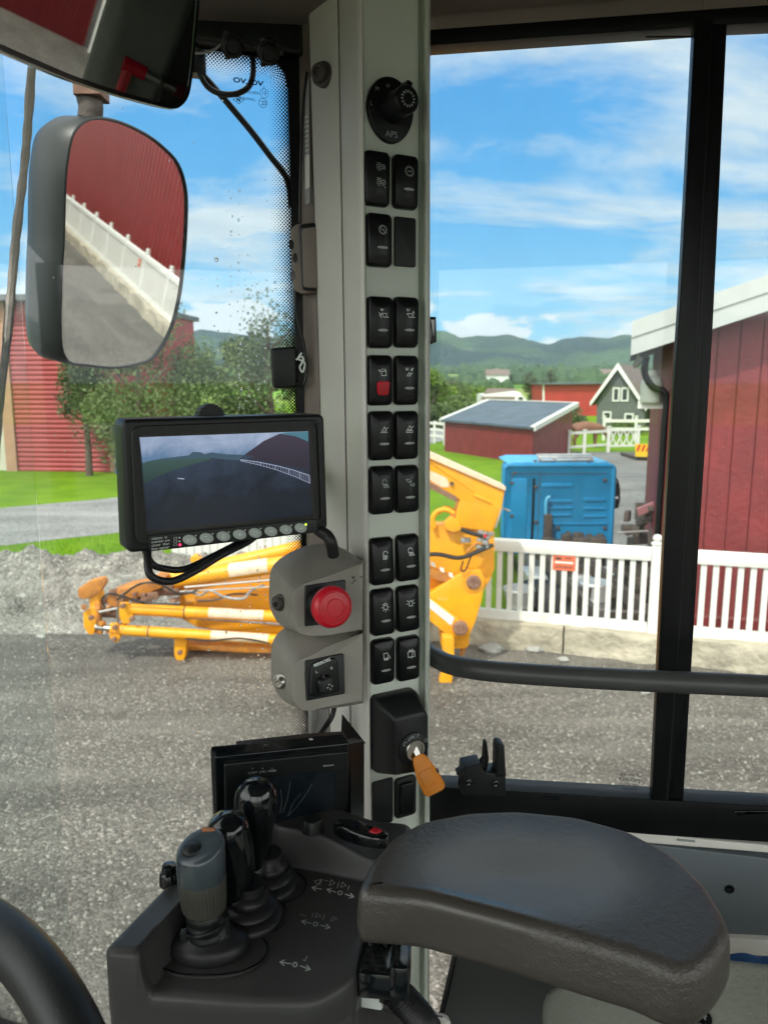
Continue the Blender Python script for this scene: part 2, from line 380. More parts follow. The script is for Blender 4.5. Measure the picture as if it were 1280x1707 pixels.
grime(X['greybox'], (.36, .34, .29), 20, .60, .35, soft=.2); grime(X['black'], (.035, .034, .031), 60, .60, .4, soft=.2); grime(X['bmetal'], (.04, .038, .034), 18, .62, .4, soft=.2); grime(X['pipe'], (.12, .115, .10), 30, .62, .4, soft=.2)
X['panelblue'] = mat('blue_grey_panel', (.13, .155, .165), .45, bump=(400, .1), var=(6, .1))
X['panelgrey'] = mat('grey_green_box', (.20, .21, .175), .6, bump=(200, .3), var=(9, .15))
X['panelgrey2'] = mat('smooth_grey_panel', (.06, .064, .062), .5, var=(6, .1))

def worn(m_):
    """the top of the pad is rubbed smooth where arms rest; the grain stays at the edges and sides"""
    n, l, b = nodes_of(m_); t = n.new('ShaderNodeTexCoord'); mp_ = n.new('ShaderNodeMapping'); mp_.vector_type = 'POINT'
    mp_.inputs['Location'].default_value = (0, .0, -.06*12); mp_.inputs['Scale'].default_value = (9.0, 17.0, 12.0); l.new(t.outputs['Object'], mp_.inputs[0])
    ln = n.new('ShaderNodeVectorMath'); ln.operation = 'LENGTH'; l.new(mp_.outputs[0], ln.inputs[0])
    ns = n.new('ShaderNodeTexNoise'); ns.inputs['Scale'].default_value = 22; l.new(t.outputs['Object'], ns.inputs[0])
    ad = n.new('ShaderNodeMath'); ad.operation = 'MULTIPLY_ADD'; l.new(ns.outputs['Fac'], ad.inputs[0]); ad.inputs[1].default_value = .5; l.new(ln.outputs['Value'], ad.inputs[2])
    for k in [x for x in n if x.bl_idname == 'ShaderNodeBump']:
        mr = n.new('ShaderNodeMapRange'); l.new(ad.outputs[0], mr.inputs[0]); mr.inputs[1].default_value = 1.0; mr.inputs[2].default_value = 1.45; mr.inputs[3].default_value = .04; mr.inputs[4].default_value = k.inputs['Strength'].default_value; l.new(mr.outputs[0], k.inputs['Strength'])
    mr = n.new('ShaderNodeMapRange'); l.new(ad.outputs[0], mr.inputs[0]); mr.inputs[1].default_value = .8; mr.inputs[2].default_value = 1.4; mr.inputs[3].default_value = .24; mr.inputs[4].default_value = .42; l.new(mr.outputs[0], b.inputs['Roughness'])
worn(X['leather'])

n, l, b = nodes_of(X['seal']); tl = n.new('ShaderNodeBsdfTranslucent'); tl.inputs[0].default_value = (.72, .69, .63, 1); mxs = n.new('ShaderNodeMixShader'); mxs.inputs[0].default_value = .6
out_ = [k for k in n if k.bl_idname == 'ShaderNodeOutputMaterial'][0]; l.new(b.outputs[0], mxs.inputs[1]); l.new(tl.outputs[0], mxs.inputs[2]); l.new(mxs.outputs[0], out_.inputs[0])
# ============================================================ OUTDOORS
def sst(a, b, x): t = max(0, min(1, (x - a) / (b - a))); return t*t*(3 - 2*t)
def FL(x): return 9.2 - .31 * (x - 1.17) if x < 10 else 6.463                            # the fence line
def hz(x, y):
    z = 14 * sst(150, 1000, y) + .8 * sst(150, 400, abs(x)) * 0
    if -2 < x < 14 and 7 < y < 30:
        a = sst(FL(x) + .15, FL(x) + .5, y) * sst(1.3 + .16*(y-9.3), 1.9 + .16*(y-9.3), x) * (1 - sst(18, 27, y))
        z -= 1.15 * a
    return z
def fine(a, b, s_): 
    n = int(round((b - a) / s_)); return [a + (b - a)*i/n for i in range(n)]
gxs = fine(-3000, -600, 400) + fine(-600, -100, 60) + fine(-100, -20, 8) + fine(-20, -2, 1.5) + fine(-2, 14, .25) + fine(14, 40, 2) + fine(40, 120, 10) + fine(120, 600, 60) + fine(600, 3001, 400) + [3001]
gys = fine(-1300, -200, 220) + fine(-200, -40, 20) + fine(-40, 7, 3) + fine(7, 30, .25) + fine(30, 60, 2) + fine(60, 200, 14) + fine(200, 1200, 60) + fine(1200, 2600, 280) + [2600]
m = MB(); nx = len(gxs)
m.v = [Vector((x, y, hz(x, y))) for y in gys for x in gxs]
m.f = [[j*nx+i, j*nx+i+1, (j+1)*nx+i+1, (j+1)*nx+i] for j in range(len(gys)-1) for i in range(nx-1)]
g = mat('grass_ground', (.10, .235, .012), .9, bump=(25, .5), spec=.1)
n, l, b = nodes_of(g)
tcn = n.new('ShaderNodeTexCoord'); t1 = n.new('ShaderNodeTexNoise'); t1.inputs['Scale'].default_value = .9; t1.inputs['Detail'].default_value = 8; l.new(tcn.outputs['Object'], t1.inputs[0])
r1 = n.new('ShaderNodeValToRGB'); r1.color_ramp.elements[0].position = .3; r1.color_ramp.elements[0].color = (.09, .19, .008, 1); r1.color_ramp.elements[1].position = .7; r1.color_ramp.elements[1].color = (.155, .27, .010, 1); l.new(t1.outputs['Fac'], r1.inputs[0])
t2 = n.new('ShaderNodeTexVoronoi'); t2.inputs['Scale'].default_value = .011; t2.inputs['Randomness'].default_value = 1
mpn = n.new('ShaderNodeMapping'); mpn.inputs['Scale'].default_value = (.35, 1, 1); l.new(tcn.outputs['Object'], mpn.inputs[0]); l.new(mpn.outputs[0], t2.inputs[0])
r2 = n.new('ShaderNodeValToRGB'); r2.color_ramp.interpolation = 'CONSTANT'; e = r2.color_ramp.elements
e[0].color = (.11, .20, .035, 1); e[1].position = .35; e[1].color = (.20, .25, .07, 1); q = e.new(.6); q.color = (.07, .16, .03, 1); q = e.new(.8); q.color = (.16, .30, .05, 1)
sp = n.new('ShaderNodeSeparateColor'); l.new(t2.outputs['Color'], sp.inputs[0]); l.new(sp.outputs[0], r2.inputs[0])
sy = n.new('ShaderNodeSeparateXYZ'); l.new(tcn.outputs['Object'], sy.inputs[0])
mr = n.new('ShaderNodeMapRange'); l.new(sy.outputs[1], mr.inputs[0]); mr.inputs[1].default_value = 90; mr.inputs[2].default_value = 160
mg = n.new('ShaderNodeMix'); mg.data_type = 'RGBA'; l.new(mr.outputs[0], mg.inputs[0]); l.new(r1.outputs[0], mg.inputs[6]); l.new(r2.outputs[0], mg.inputs[7]); l.new(mg.outputs[2], b.inputs['Base Color'])
obj('ground', m, g, loc=(0, 0, 0), kind='structure', smooth=60)

def gravel(name, c1, c2, sc_, patch=.35):
    m_ = mat(name, c1, .75, spec=.35); n, l, b = nodes_of(m_)
    tcn = n.new('ShaderNodeTexCoord')
    v = n.new('ShaderNodeTexVoronoi'); v.inputs['Scale'].default_value = sc_; l.new(tcn.outputs['Object'], v.inputs[0])
    sp = n.new('ShaderNodeSeparateColor'); l.new(v.outputs['Color'], sp.inputs[0])
    r = n.new('ShaderNodeValToRGB'); e = r.color_ramp.elements; e[0].color = (*[x*.6 for x in c1], 1); e[1].color = (*c2, 1); q = e.new(.5); q.color = (*c1, 1); q = e.new(.9); q.color = (*[x*.75 + y*.25 for x, y in zip(c1, c2)], 1)
    l.new(sp.outputs[0], r.inputs[0])
    ns = n.new('ShaderNodeTexNoise'); ns.inputs['Scale'].default_value = .55; ns.inputs['Detail'].default_value = 7; ns.inputs['Roughness'].default_value = .62; ns.inputs['Distortion'].default_value = .6
    mpn = n.new('ShaderNodeMapping'); mpn.inputs['Scale'].default_value = (.55, 1.5, 1); l.new(tcn.outputs['Object'], mpn.inputs[0]); l.new(mpn.outputs[0], ns.inputs[0])
    rr = n.new('ShaderNodeValToRGB'); rr.color_ramp.elements[0].position = .32; rr.color_ramp.elements[0].color = (1-patch,)*3 + (1,); rr.color_ramp.elements[1].position = .7; rr.color_ramp.elements[1].color = (1+patch,)*3 + (1,)
    l.new(ns.outputs['Fac'], rr.inputs[0])
    # wheel tracks: long packed bands, paler and finer than the gravel between them
    wv = n.new('ShaderNodeTexNoise'); wv.inputs['Scale'].default_value = .9; wv.inputs['Detail'].default_value = 5; wm = n.new('ShaderNodeMapping'); wm.inputs['Rotation'].default_value = (0, 0, -.25); wm.inputs['Scale'].default_value = (.13, 1.7, 1); l.new(tcn.outputs['Object'], wm.inputs[0]); l.new(wm.outputs[0], wv.inputs[0])
    wr = n.new('ShaderNodeMapRange'); l.new(wv.outputs['Fac'], wr.inputs[0]); wr.inputs[1].default_value = .5; wr.inputs[2].default_value = .62; wr.inputs[4].default_value = .33
    wx = n.new('ShaderNodeMix'); wx.data_type = 'RGBA'; l.new(wr.outputs[0], wx.inputs[0]); l.new(r.outputs[0], wx.inputs[6]); wx.inputs[7].default_value = (*[(x*.55+y*.45) for x, y in zip(c1, c2)], 1)
    mm = n.new('ShaderNodeMix'); mm.data_type = 'RGBA'; mm.blend_type = 'MULTIPLY'; mm.inputs[0].default_value = 1; mm.clamp_result = False
    l.new(wx.outputs[2], mm.inputs[6]); l.new(rr.outputs[0], mm.inputs[7]); l.new(mm.outputs[2], b.inputs['Base Color'])
    v2 = n.new('ShaderNodeTexVoronoi'); v2.inputs['Scale'].default_value = sc_; l.new(tcn.outputs['Object'], v2.inputs[0])
    bn = n.new('ShaderNodeBump'); bn.inputs['Strength'].default_value = 1; bn.inputs['Distance'].default_value = .55/sc_; bn.invert = True; l.new(v2.outputs['Distance'], bn.inputs['Height'])
    l.new(bn.outputs[0], b.inputs['Normal'])
    return m_
MG = gravel('yard_gravel', (.112, .103, .088), (.31, .29, .25), 52)
xs = [-40 + i*.5 for i in range(161)] + [60]
def yfar(x):
    a = 12.9 + .35*noise.noise(Vector((x*.5, 3, 0))) + .12*noise.noise(Vector((x*2.5, 7, 0)))
    t = sst(-.4, .9, x); return a*(1-t) + (FL(x) + .12)*t
m = MB()
m.grid(lambda u, v: (-40 + 160*u, -60 + v*(yfar(-40 + 160*u) + 60), .006), 640, 8)
obj('gravel_yard', m, MG, loc=(0, 0, 0), kind='structure')
def sheet(name, A, B, mt, n=40, m_=6, dz=.006, k=10):
    A = spline(A, k); B = spline(B, k); N_ = len(A) - 1; q = MB()
    def fn(u, v):
        p = A[round(u*N_)].lerp(B[round(u*N_)], v); return (p.x, p.y, hz(p.x, p.y) + dz)
    q.grid(fn, N_, m_); return obj(name, q, mt, loc=(0, 0, 0), kind='structure')
MA = gravel('road_asphalt', (.26, .26, .255), (.42, .42, .41), 30, .25)
sheet('road', [(-40, -8, 0), (-17, 7.5, 0), (-7.5, 14.8, 0), (-5.5, 16.3, 0), (-3, 19.5, 0), (-1.5, 25, 0), (.5, 33, 0), (2.5, 40, 0), (6, 48, 0)],
      [(-46, -3, 0), (-20, 11.3, 0), (-9.8, 19.3, 0), (-7.4, 21.2, 0), (-5, 24.5, 0), (-3.5, 29.5, 0), (-1.6, 37, 0), (.6, 45, 0), (3, 54, 0)], MA)
MP = gravel('lower_yard_tarmac', (.17, .175, .165), (.28, .28, .27), 35, .3)
q = MB()
def fn(u, v):
    y = 9 + 26*v; x0 = 1.95 + .16*(y-9.3) - .3*sst(28, 34, y); x1 = 12
    if y < FL(x0)+.3: y = FL(x0)+.3
    x = x0 + (x1-x0)*u; yy = max(y, FL(x)+.55) if v < .2 else y
    return (x, yy, hz(x, yy) + .012)
q.grid(fn, 60, 100); obj('lower_yard', q, MP, loc=(0, 0, 0), kind='structure')

# hills -------------------------------------------------------
ridge = [(-900, 560), (-300, 545), (0, 556), (120, 563), (230, 575), (300, 566), (345, 557), (400, 561), (450, 567), (520, 558), (600, 548), (660, 552), (712, 556), (735, 557), (768, 569), (800, 565), (840, 562), (880, 572), (905, 577), (935, 570), (965, 567), (1000, 570), (1040, 563), (1100, 558), (1200, 565), (1350, 556), (1600, 562), (2100, 548)]
def rid(px):
    for (a, b_), (c, d) in zip(ridge[:-1], ridge[1:]):
        if a <= px <= c:
            t = (px - a)/(c - a); t = t*t*(3-2*t); return b_ + (d-b_)*t
    return 556
q = MB(); NU, NV = 420, 46
def fn(u, v):
    px = -880 + 2960*u; Y = 950 + 1500*v
    top = W(px, rid(px), 2000).z; base = 8
    s_ = sst(0, .72, v); x = (px - 640)/F*2000*(.62 + .38*v/.7 if v < .7 else 1+.3*(v-.7))
    nz = noise.fractal(Vector((x*.006, Y*.004, 1)), 1, 2, 5)*28*s_*(1 - .75*sst(.45, .7, v))
    fall = 1 - .25*sst(.75, 1, v)
    x_ = (px-640)/F*Y
    return (x_, Y, base + (top - base)*(.55*s_ + .45*s_*s_)*fall*(Y/2000 if v < .7 else 1)*(1/(.93) if v < .7 else 1) + nz + 3*noise.noise(Vector((x*.06, Y*.05, 0)))*s_)
q.grid(fn, NU, NV)
hm = mat('forest_hill', (.014, .04, .022), .95, spec=.05)
n, l, b = nodes_of(hm); tcn = n.new('ShaderNodeTexCoord')
v = n.new('ShaderNodeTexVoronoi'); v.inputs['Scale'].default_value = .07; l.new(tcn.outputs['Object'], v.inputs[0])
ns = n.new('ShaderNodeTexNoise'); ns.inputs['Scale'].default_value = .0035; ns.inputs['Detail'].default_value = 6; l.new(tcn.outputs['Object'], ns.inputs[0])
r = n.new('ShaderNodeValToRGB'); e = r.color_ramp.elements; e[0].position = .46; e[0].color = (.007, .028, .024, 1); e[1].position = .64; e[1].color = (.045, .09, .035, 1); l.new(ns.outputs['Fac'], r.inputs[0]); l.new(r.outputs[0], b.inputs['Base Color'])
bn = n.new('ShaderNodeBump'); bn.inputs['Distance'].default_value = 9; bn.inputs['Strength'].default_value = .9; bn.invert = True; l.new(v.outputs['Distance'], bn.inputs['Height']); l.new(bn.outputs[0], b.inputs['Normal'])
obj('hills', q, hm, loc=(0, 1500, 0), kind='structure', smooth=80)

# foliage -----------------------------------------------------
rnd = random.Random(5)
def leafmat(name, c1, c2, sc_=1.3):
    m_ = mat(name, c1, .6, var=(sc_, 0), c2=c2, spec=.25); n, l, b = nodes_of(m_)
    b.inputs['Transmission Weight'].default_value = 0
    return m_
ML = [leafmat('leaf_mid', (.055, .095, .035), (.16, .215, .075)), leafmat('leaf_dark', (.036, .065, .027), (.105, .15, .055)), leafmat('leaf_light', (.07, .14, .02), (.17, .26, .035)), leafmat('leaf_grey', (.05, .08, .04), (.12, .16, .08))]
MBk = mat('bark', (.10, .075, .055), .85, bump=(20, .6), var=(6, .3))
def tree(x, y, h, rx, ry, ci, label, cat='tree', name='tree', group=None, z=None, n_=5200, ls=.16, trunk=True, dens=1.0, clumps=16, seed=0, low=.18, ragged=.0):
    rd = random.Random(seed*77 + 3); z = hz(x, y) if z is None else z
    e_ = empty(name, (x, y, z), label, cat, group)
    if trunk:
        t = MB(); rt = h*.022 + .03
        t.tube(spline([(x, y, z-.1), (x+rd.uniform(-.1, .1), y, z+h*.3), (x+rd.uniform(-.2, .2), y, z+h*.62), (x, y, z+h*.86)], 4), [rt*(1-.85*i/12) for i in range(13)], 8)
        for i in range(9):
            a = rd.uniform(0, 6.28); hh = z + h*rd.uniform(.25, .7); rr = rd.uniform(.5, .85)
            t.tube([(x, y, hh), (x+rx*rr*.5*math.cos(a), y+ry*rr*.5*math.sin(a), hh+h*.08), (x+rx*rr*math.cos(a), y+ry*rr*math.sin(a), hh+h*rd.uniform(.1, .22))], [rt*.4, rt*.25, rt*.07], 5)
        obj('trunk', t, MBk, e_)
    c = MB(); cl = []
    for i in range(clumps):
        a = rd.uniform(0, 6.28); k = rd.random(); hh = low + (1-low)*k; w_ = math.sin(math.pi*min(1, max(.12, (hh-low)/(1-low)*.8+.15)))
        rr = math.sqrt(rd.random())*.78*w_
        cl.append((x+rx*rr*math.cos(a), y+ry*rr*math.sin(a), z+h*hh*.93, rd.uniform(.2, .42)*(1+ragged*rd.uniform(-1, 1))))
    for i in range(int(n_*dens)):
        cx_, cy_, cz_, s_ = cl[rd.randrange(len(cl))]
        d = Vector((rd.gauss(0, 1), rd.gauss(0, 1), rd.gauss(0, 1))).normalized() * (rd.random()**.4)
        p = Vector((cx_ + d.x*rx*s_*1.25, cy_ + d.y*ry*s_*1.25, cz_ + d.z*h*s_*.5))
        if p.z < z + .05: continue
        a = Vector((rd.gauss(0, 1), rd.gauss(0, 1), rd.gauss(0, .6))).normalized(); u = a.orthogonal().normalized(); u.rotate(Matrix.Rotation(rd.uniform(0, 6.28), 3, a)); v_ = a.cross(u)
        k = ls*rd.uniform(.6, 1.3)
        b0 = len(c.v); c.v += [p - u*k*.5, p + v_*k*.28, p + u*k*.55, p - v_*k*.28]; c.f.append([b0, b0+1, b0+2, b0+3])
    obj('crown', c, ML[ci], e_, smooth=0); return e_
def at(px, Y): return (px-640)/F*Y
# left side: broadleaf trees beside the log barn
tree(at(236, 24.5), 24.5, 5.7, 2.6, 1.9, 0, 'broadleaf tree overhanging the right half of the log-sided barn', n_=16000, ls=.12, seed=1, clumps=22, low=.2)
tree(at(150, 26.4), 26.2, 5.0, 1.35, 1.0, 1, 'narrow dark leafy tree against the middle of the log-sided barn', n_=7000, ls=.11, seed=2, low=.38)
tree(at(330, 34), 34, 4.6, 2.2, 2.0, 1, 'rounded dark tree rising behind the camera monitor', n_=9000, ls=.14, seed=3)
tree(at(452, 30), 30, 6.2, 1.7, 1.5, 3, 'tall thin-leaved tree seen through the wet windscreen beside the grey pillar', n_=3000, ls=.14, seed=4, clumps=26, low=.15, ragged=.5)
tree(at(405, 42), 42, 5.2, 2.4, 2.0, 0, 'bushy tree between the tall thin one and the hay-coloured field', n_=4000, ls=.22, seed=6)
tree(at(500, 31), 31, 4.8, 1.8, 1.6, 1, 'leafy tree partly hidden behind the left edge of the switch pillar', n_=3500, ls=.2, seed=7)
# right side: wood behind the small red shed
for i, (px, Y, h, rx, ci) in enumerate([(722, 62, 3.9, 2.6, 2), (742, 75, 3.4, 3.4, 0), (775, 82, 2.9, 3.6, 2), (762, 58, 2.1, 2.6, 0), (728, 52, 1.6, 2.2, 1), (808, 90, 2.6, 3.2, 0), (832, 95, 2.3, 2.6, 2)]):
    tree(at(px, Y), Y, h, rx, rx*.8, ci, ['tall pale green tree right beside the pillar, above the low hedge trees', 'mid green tree second from the pillar in the wood behind the red shed', 'pale leafy tree in the middle of the wood behind the red shed', 'low mid green bush just above the left corner of the shed roof', 'low dark bush between the white rail fence and the tall pale tree', 'mid green tree left of the small grey roof', 'pale tree directly above the small grey roof'][i], group='trees in the wood behind the red shed', n_=2600, ls=.3, seed=20+i, low=.05)
for i, (px, Y, h, rx, ci) in enumerate([(881, 78, 4.0, 1.0, 1), (897, 84, 3.0, 1.3, 0), (911, 80, 4.3, .8, 1)]):
    tree(at(px, Y), Y, h, rx, rx, ci, ['dark pointed tree right of the small white gable', 'shorter rounded tree between two pointed ones', 'thin pointed tree at the left end of the long red building'][i], group='trees beside the long red building', n_=1500, ls=.26, seed=40+i, low=.1, clumps=12)
tree(at(1030, 47), 46.5, .85, 2.1, .8, 2, 'low lime-green clipped hedge in front of the grey house', 'hedge', 'hedge', n_=4500, ls=.12, trunk=False, clumps=26, low=.1, seed=50)
tree(at(965, 46), 48, 1.9, .9, .8, 3, 'brownish shrub between the red shed and the grey house', 'shrub', 'shrub', n_=1600, ls=.16, trunk=False, seed=51)
# far tree clumps on the valley fields
q = MB(); rd = random.Random(9)
for i in range(260):
    Y = rd.uniform(220, 900); x = rd.uniform(-.75, .75)*Y; z = hz(x, Y); r_ = rd.uniform(2.5, 6.5)*(1+Y/900)*.7; nn = rd.randrange(1, 6)
    for j in range(nn):
        xx = x + j*r_*1.3; s_ = r_*rd.uniform(.6, 1.1)
        vs_ = [(xx + s_*math.cos(a)*math.cos(b_)*rd.uniform(.8, 1.15), Y + s_*math.sin(a)*math.cos(b_), z + s_*.2 + s_*1.0*math.sin(b_)*rd.uniform(.8, 1.2)) for b_ in (-.4, .1, .6, 1.1, 1.5) for a in [k*math.pi/4 for k in range(8)]]
        q.add(vs_, [(k*8+a, k*8+(a+1) % 8, (k+1)*8+(a+1) % 8, (k+1)*8+a) for k in range(4) for a in range(8)])
obj('far_woodland', q, leafmat('far_leaf', (.02, .055, .02), (.05, .10, .03), .03), loc=(0, 400, 0), kind='stuff', label='dark tree clumps scattered over the fields below the hills', smooth=0)

# buildings ---------------------------------------------------
MRed = mat('barn_red_boards', (.20, .024, .026), .55, bump=(14, .25), var=(2.5, .22))
MRedC = mat('barn_red_sheet', (.23, .020, .022), .42, bump=(5, .05), var=(1.5, .12))
grime(MRed, (.27, .055, .05), 3.5, .56, .35, (1, 1, .22), .2); grime(MRed, (.10, .012, .012), 5, .60, .5, (1, 1, .3), .15); grime(MRedC, (.12, .015, .016), 2.5, .58, .45, (1, 1, .2), .2)
MRoof = mat('grey_roof_sheet', (.10, .11, .125), .6, var=(1.2, .25), bump=(9, .2))
MTile = mat('brown_roof_tile', (.16, .12, .10), .8, var=(1.5, .2), bump=(8, .6))
MGreyW = mat('grey_house_boards', (.11, .12, .12), .7, var=(1.5, .12)); stripes(MGreyW, 0, .16, .012)
MWin = mat('window_glass', (.04, .05, .06), .08, spec=.8)
MConc = mat('weathered_concrete', (.42, .38, .29), .85, bump=(9, .7), var=(2.2, .3), bump2=(60, .4))
def box_M(P0, e, nrm): return frame(P0, e, Vector((0, 0, 1)))
# --- the large red barn on the right, gable to the yard
e_ = Vector((.955, -.296, 0)); nb = Vector((.296, .955, 0)); P0 = Vector((3.72, 10.11, 0))
FM = frame(P0, e_, Vector((0, 0, 1)))           # local: x along wall, y up, z towards the yard
MFas = mat('greyed_white_board', (.46, .49, .47), .55, bump=(40, .1), var=(3, .08)); grime(MFas, (.30, .31, .27), 3, .56, .4, soft=.2)
barn = empty('red_barn', P0, 'large red boarded barn with white stepped gable boards right of the black window post', 'barn')
ridge_s, eave_z, k_ = 4.5, 3.78, .333
q = MB(); q.prism([(0, -1.25), (2*ridge_s, -1.25), (2*ridge_s, eave_z), (ridge_s, eave_z + k_*ridge_s), (0, eave_z)], -8, -.03, FM)
s_ = 0; rd = random.Random(2)
while s_ < 2*ridge_s - .1:
    wd = .262; t = lambda a: eave_z + k_*(a if a < ridge_s else 2*ridge_s - a)
    q.prism([(s_+.006, -1.24), (s_+wd-.006, -1.24), (s_+wd-.006, t(s_+wd-.006)), (s_+.006, t(s_+.006))], -.04, rd.uniform(-.006, .002), FM, bev=.006, k=1)
    s_ += wd
obj('wall', q, MRed, barn, smooth=30)
q = MB(); o_ = .50
for sg in (0, 1):
    a = [(-o_, eave_z - o_*k_ + .02), (ridge_s, eave_z + k_*ridge_s + .02), (ridge_s, eave_z + k_*ridge_s + .2), (-o_, eave_z - o_*k_ + .2)]
    if sg: a = [(2*ridge_s - x, y) for x, y in a]
    q.prism(a, -8.3, .42, FM)
rf = obj('roof', q, MRoof, barn)
for (w0, w1, zz) in ((-.10, .12, .455), (.12, .32, .475)):
    q = MB()
    for sg in (0, 1):
        a = [(-o_-.02, eave_z - o_*k_ + w0), (ridge_s, eave_z + k_*ridge_s + w0), (ridge_s, eave_z + k_*ridge_s + w1), (-o_-.02, eave_z - o_*k_ + w1)]
        if sg: a = [(2*ridge_s - x, y) for x, y in a]
        q.prism(a, .423, zz, FM)
    obj('gable_board', q, MFas, barn)
q = MB(); q.tube(spline([FM @ Vector(p) for p in [(-.32, 3.52, -.05), (-.33, 3.3, -.06), (-.22, 3.12, -.1), (-.05, 3.02, -.12), (-.045, 2.6, -.12)]], 6) + [FM @ Vector((-.045, -1.1, -.12))], .045, 10)
obj('downpipe', q, X['bmetal'], barn)
q = MB(); q.tube([FM @ Vector((-.36, 3.55, z)) for z in (-8.2, .40)], .07, 8); obj('gutter', q, X['bmetal'], barn)
# white bottle shape on a bracket, built as a stand-in for a pale reflection
LM = frame(FM @ Vector((-.22, 2.9, -.35)), e_, Vector((0, 0, 1)))
ln = empty('reflection_standin', LM.translation, 'white bottle-shaped stand-in for a pale reflection, on a bracket at the red barn corner, left of the black post', 'stand-in')
q = MB(); q.lathe([(.001, 0), (.13, 0), (.15, .02), (.15, .26), (.13, .33), (.07, .37), (.065, .44), (.001, .45)], 14, T_(LM.translation)); obj('bottle_body', q, mat('frosted_white', (.50, .53, .46), .35), ln)
q = MB(); q.box((0, 0, 0), (.5, .1, .035), LM @ T_((.08, -.02, 0))); obj('bracket', q, X['white'], ln)
# --- corrugated red building further along the fence
CM = frame(Vector((12.9, 8.0, 0)), Vector((1, 0, 0)), Vector((0, 0, 1)))
b2 = empty('corrugated_building', (12.9, 8.0, 0), 'long dark red corrugated metal building seen in the wing mirror behind the white fence', 'building')
q = MB(); L1 = 95; pts = []; x = 0
while x < L1: pts += [(x, 0), (x+.06, .12), (x+.24, .12), (x+.30, 0)]; x += .46
for z0_, z1_, o_ in ((-1.2, 4.9, 0), (4.86, 10.5, .03)): q.add([(a, z, b_ + o_) for z in (z0_, z1_) for a, b_ in pts], [(i, i+1, len(pts)+i+1, len(pts)+i) for i in range(len(pts)-1)], CM)
q.box((L1/2, 4.6, -6.03), (L1, 11.6, 12), CM)
obj('wall', q, MRedC, b2, smooth=20)
q = MB(); q.prism([(-.3, 10.45), (L1, 10.45), (L1, 10.8), (-.3, 10.8)], -12.3, .5, CM); obj('roof', q, X['white'], b2)

# --- log-sided barn on the left
A = H(33, 785, 0); B = H(187, 787, 0); e1 = (B - A).normalized(); W1 = (B - A).length
M1 = frame(Vector((A.x, A.y, 0)), e1, Vector((0, 0, 1)))
lb = empty('log_barn', (A.x, A.y, 0), 'red barn with rounded horizontal siding and tan corner boards beyond the lawn on the left', 'barn')
q = MB(); prof = []; z = -.2; Htop = 5.9
while z < Htop: prof += [(z+.17*k/5, .045*math.sin(math.pi*k/5)) for k in range(5)]; z += .17
q.loft([[(x_, a, b_) for a, b_ in prof] for x_ in (0, W1)], M1, closed=False, cap0=False, cap1=False)
q.prism([(0, -.3), (W1, -.3), (W1, Htop), (0, Htop)], -9, -.001, M1)
MLog = mat('log_red', (.28, .035, .037), .6, bump=(20, .2), var=(1.2, .2), c2=(.36, .055, .055)); obj('wall', q, MLog, lb, smooth=60)
q = MB(); q.prism([(-.42, -.2), (-.02, -.2), (-.02, Htop), (-.42, Htop)], -.12, .10, M1); obj('corner_board', q, mat('tan_board', (.40, .22, .14), .6, var=(3, .15)), lb)
q = MB(); q.prism([(W1, -.2), (W1+.22, -.2), (W1+.22, Htop), (W1, Htop)], -.12, .10, M1)
obj('corner_board', q, bpy.data.materials['tan_board'], lb)
q = MB(); q.prism([(-5.5, -.2), (-.44, -.2), (-.44, 1.85), (-5.5, 1.85)], -.5, -.10, M1); obj('plinth', q, mat('cream_wall', (.55, .52, .42), .8, var=(2, .1)), lb)
q = MB()
q.prism([(-5.5, 1.86), (-.44, 1.86), (-.44, Htop), (-5.5, Htop)], -.5, -.08, M1); obj('side_wall', q, MLog, lb)
q = MB(); q.prism([(-6, Htop+.001), (W1+.1, Htop+.001), (W1+.1, Htop+.2), (-6, Htop+.2)], -9.5, .6, M1); obj('roof', q, MRoof, lb)
q = MB(); cM = M1 @ T_((W1+.75, .0, .3)); q.box((0, 0.75, 0), (.7, 1.5, .6), cM, bev=.05); q.prism(rrect(.78, .14, .03, 0, 1.56), -.36, .36, cM, bev=.02); q.box((-.24, .05, .3), (.06, .16, .16), cM); q.box((.24, .05, .3), (.06, .16, .16), cM)
obj('wheelie_bin', q, mat('bin_blue', (.01, .10, .35), .45), label='blue bin at the right end of the log-sided barn', cat='bin')
# --- red shed with the dark lean-to roof
def yb(py): return H(640, py, 0).y
A = H(741, 752, 0); B = H(885, 774, 0); C_ = H(951, 757, 0); Dd = A + (C_ - B)
sh = empty('red_shed', B, 'small red shed with dark lean-to roof and white edge boards on the lawn', 'shed')
def wallpoly(P, Q, z0, z1, name, t=.06):
    e = (Q - P).normalized(); M_ = frame(Vector((P.x, P.y, 0)), e, Vector((0, 0, 1))); L_ = (Q-P).length; q = MB()
    q.prism([(0, -.15), (L_, -.15), (L_, z1), (0, z0)], -t, 0, M_)
    s_ = 0
    while s_ < L_ - .16: 
        a = z0 + (z1-z0)*(s_)/L_; b_ = z0 + (z1-z0)*(s_+.15)/L_
        q.prism([(s_+.006, -.14), (s_+.15, -.14), (s_+.15, b_), (s_+.006, a)], 0, .018, M_); s_ += .16
    return obj(name, q, MRed, sh, smooth=30)
z0, z1 = 1.36, 2.08
wallpoly(A, B, z0, z0, 'front_wall'); wallpoly(B, C_, z0, z1, 'side_wall'); wallpoly(C_, Dd, z1, z1, 'rear_wall'); wallpoly(Dd, A, z1, z0, 'side_wall')
ex = (B-A).normalized(); ey = (C_-B).normalized(); o_ = .22
c4 = [A - ex*o_ - ey*o_, B + ex*o_ - ey*o_, C_ + ex*o_ + ey*o_, Dd - ex*o_ + ey*o_]; zz = [z0+.01, z0+.01, z1+.07, z1+.07]
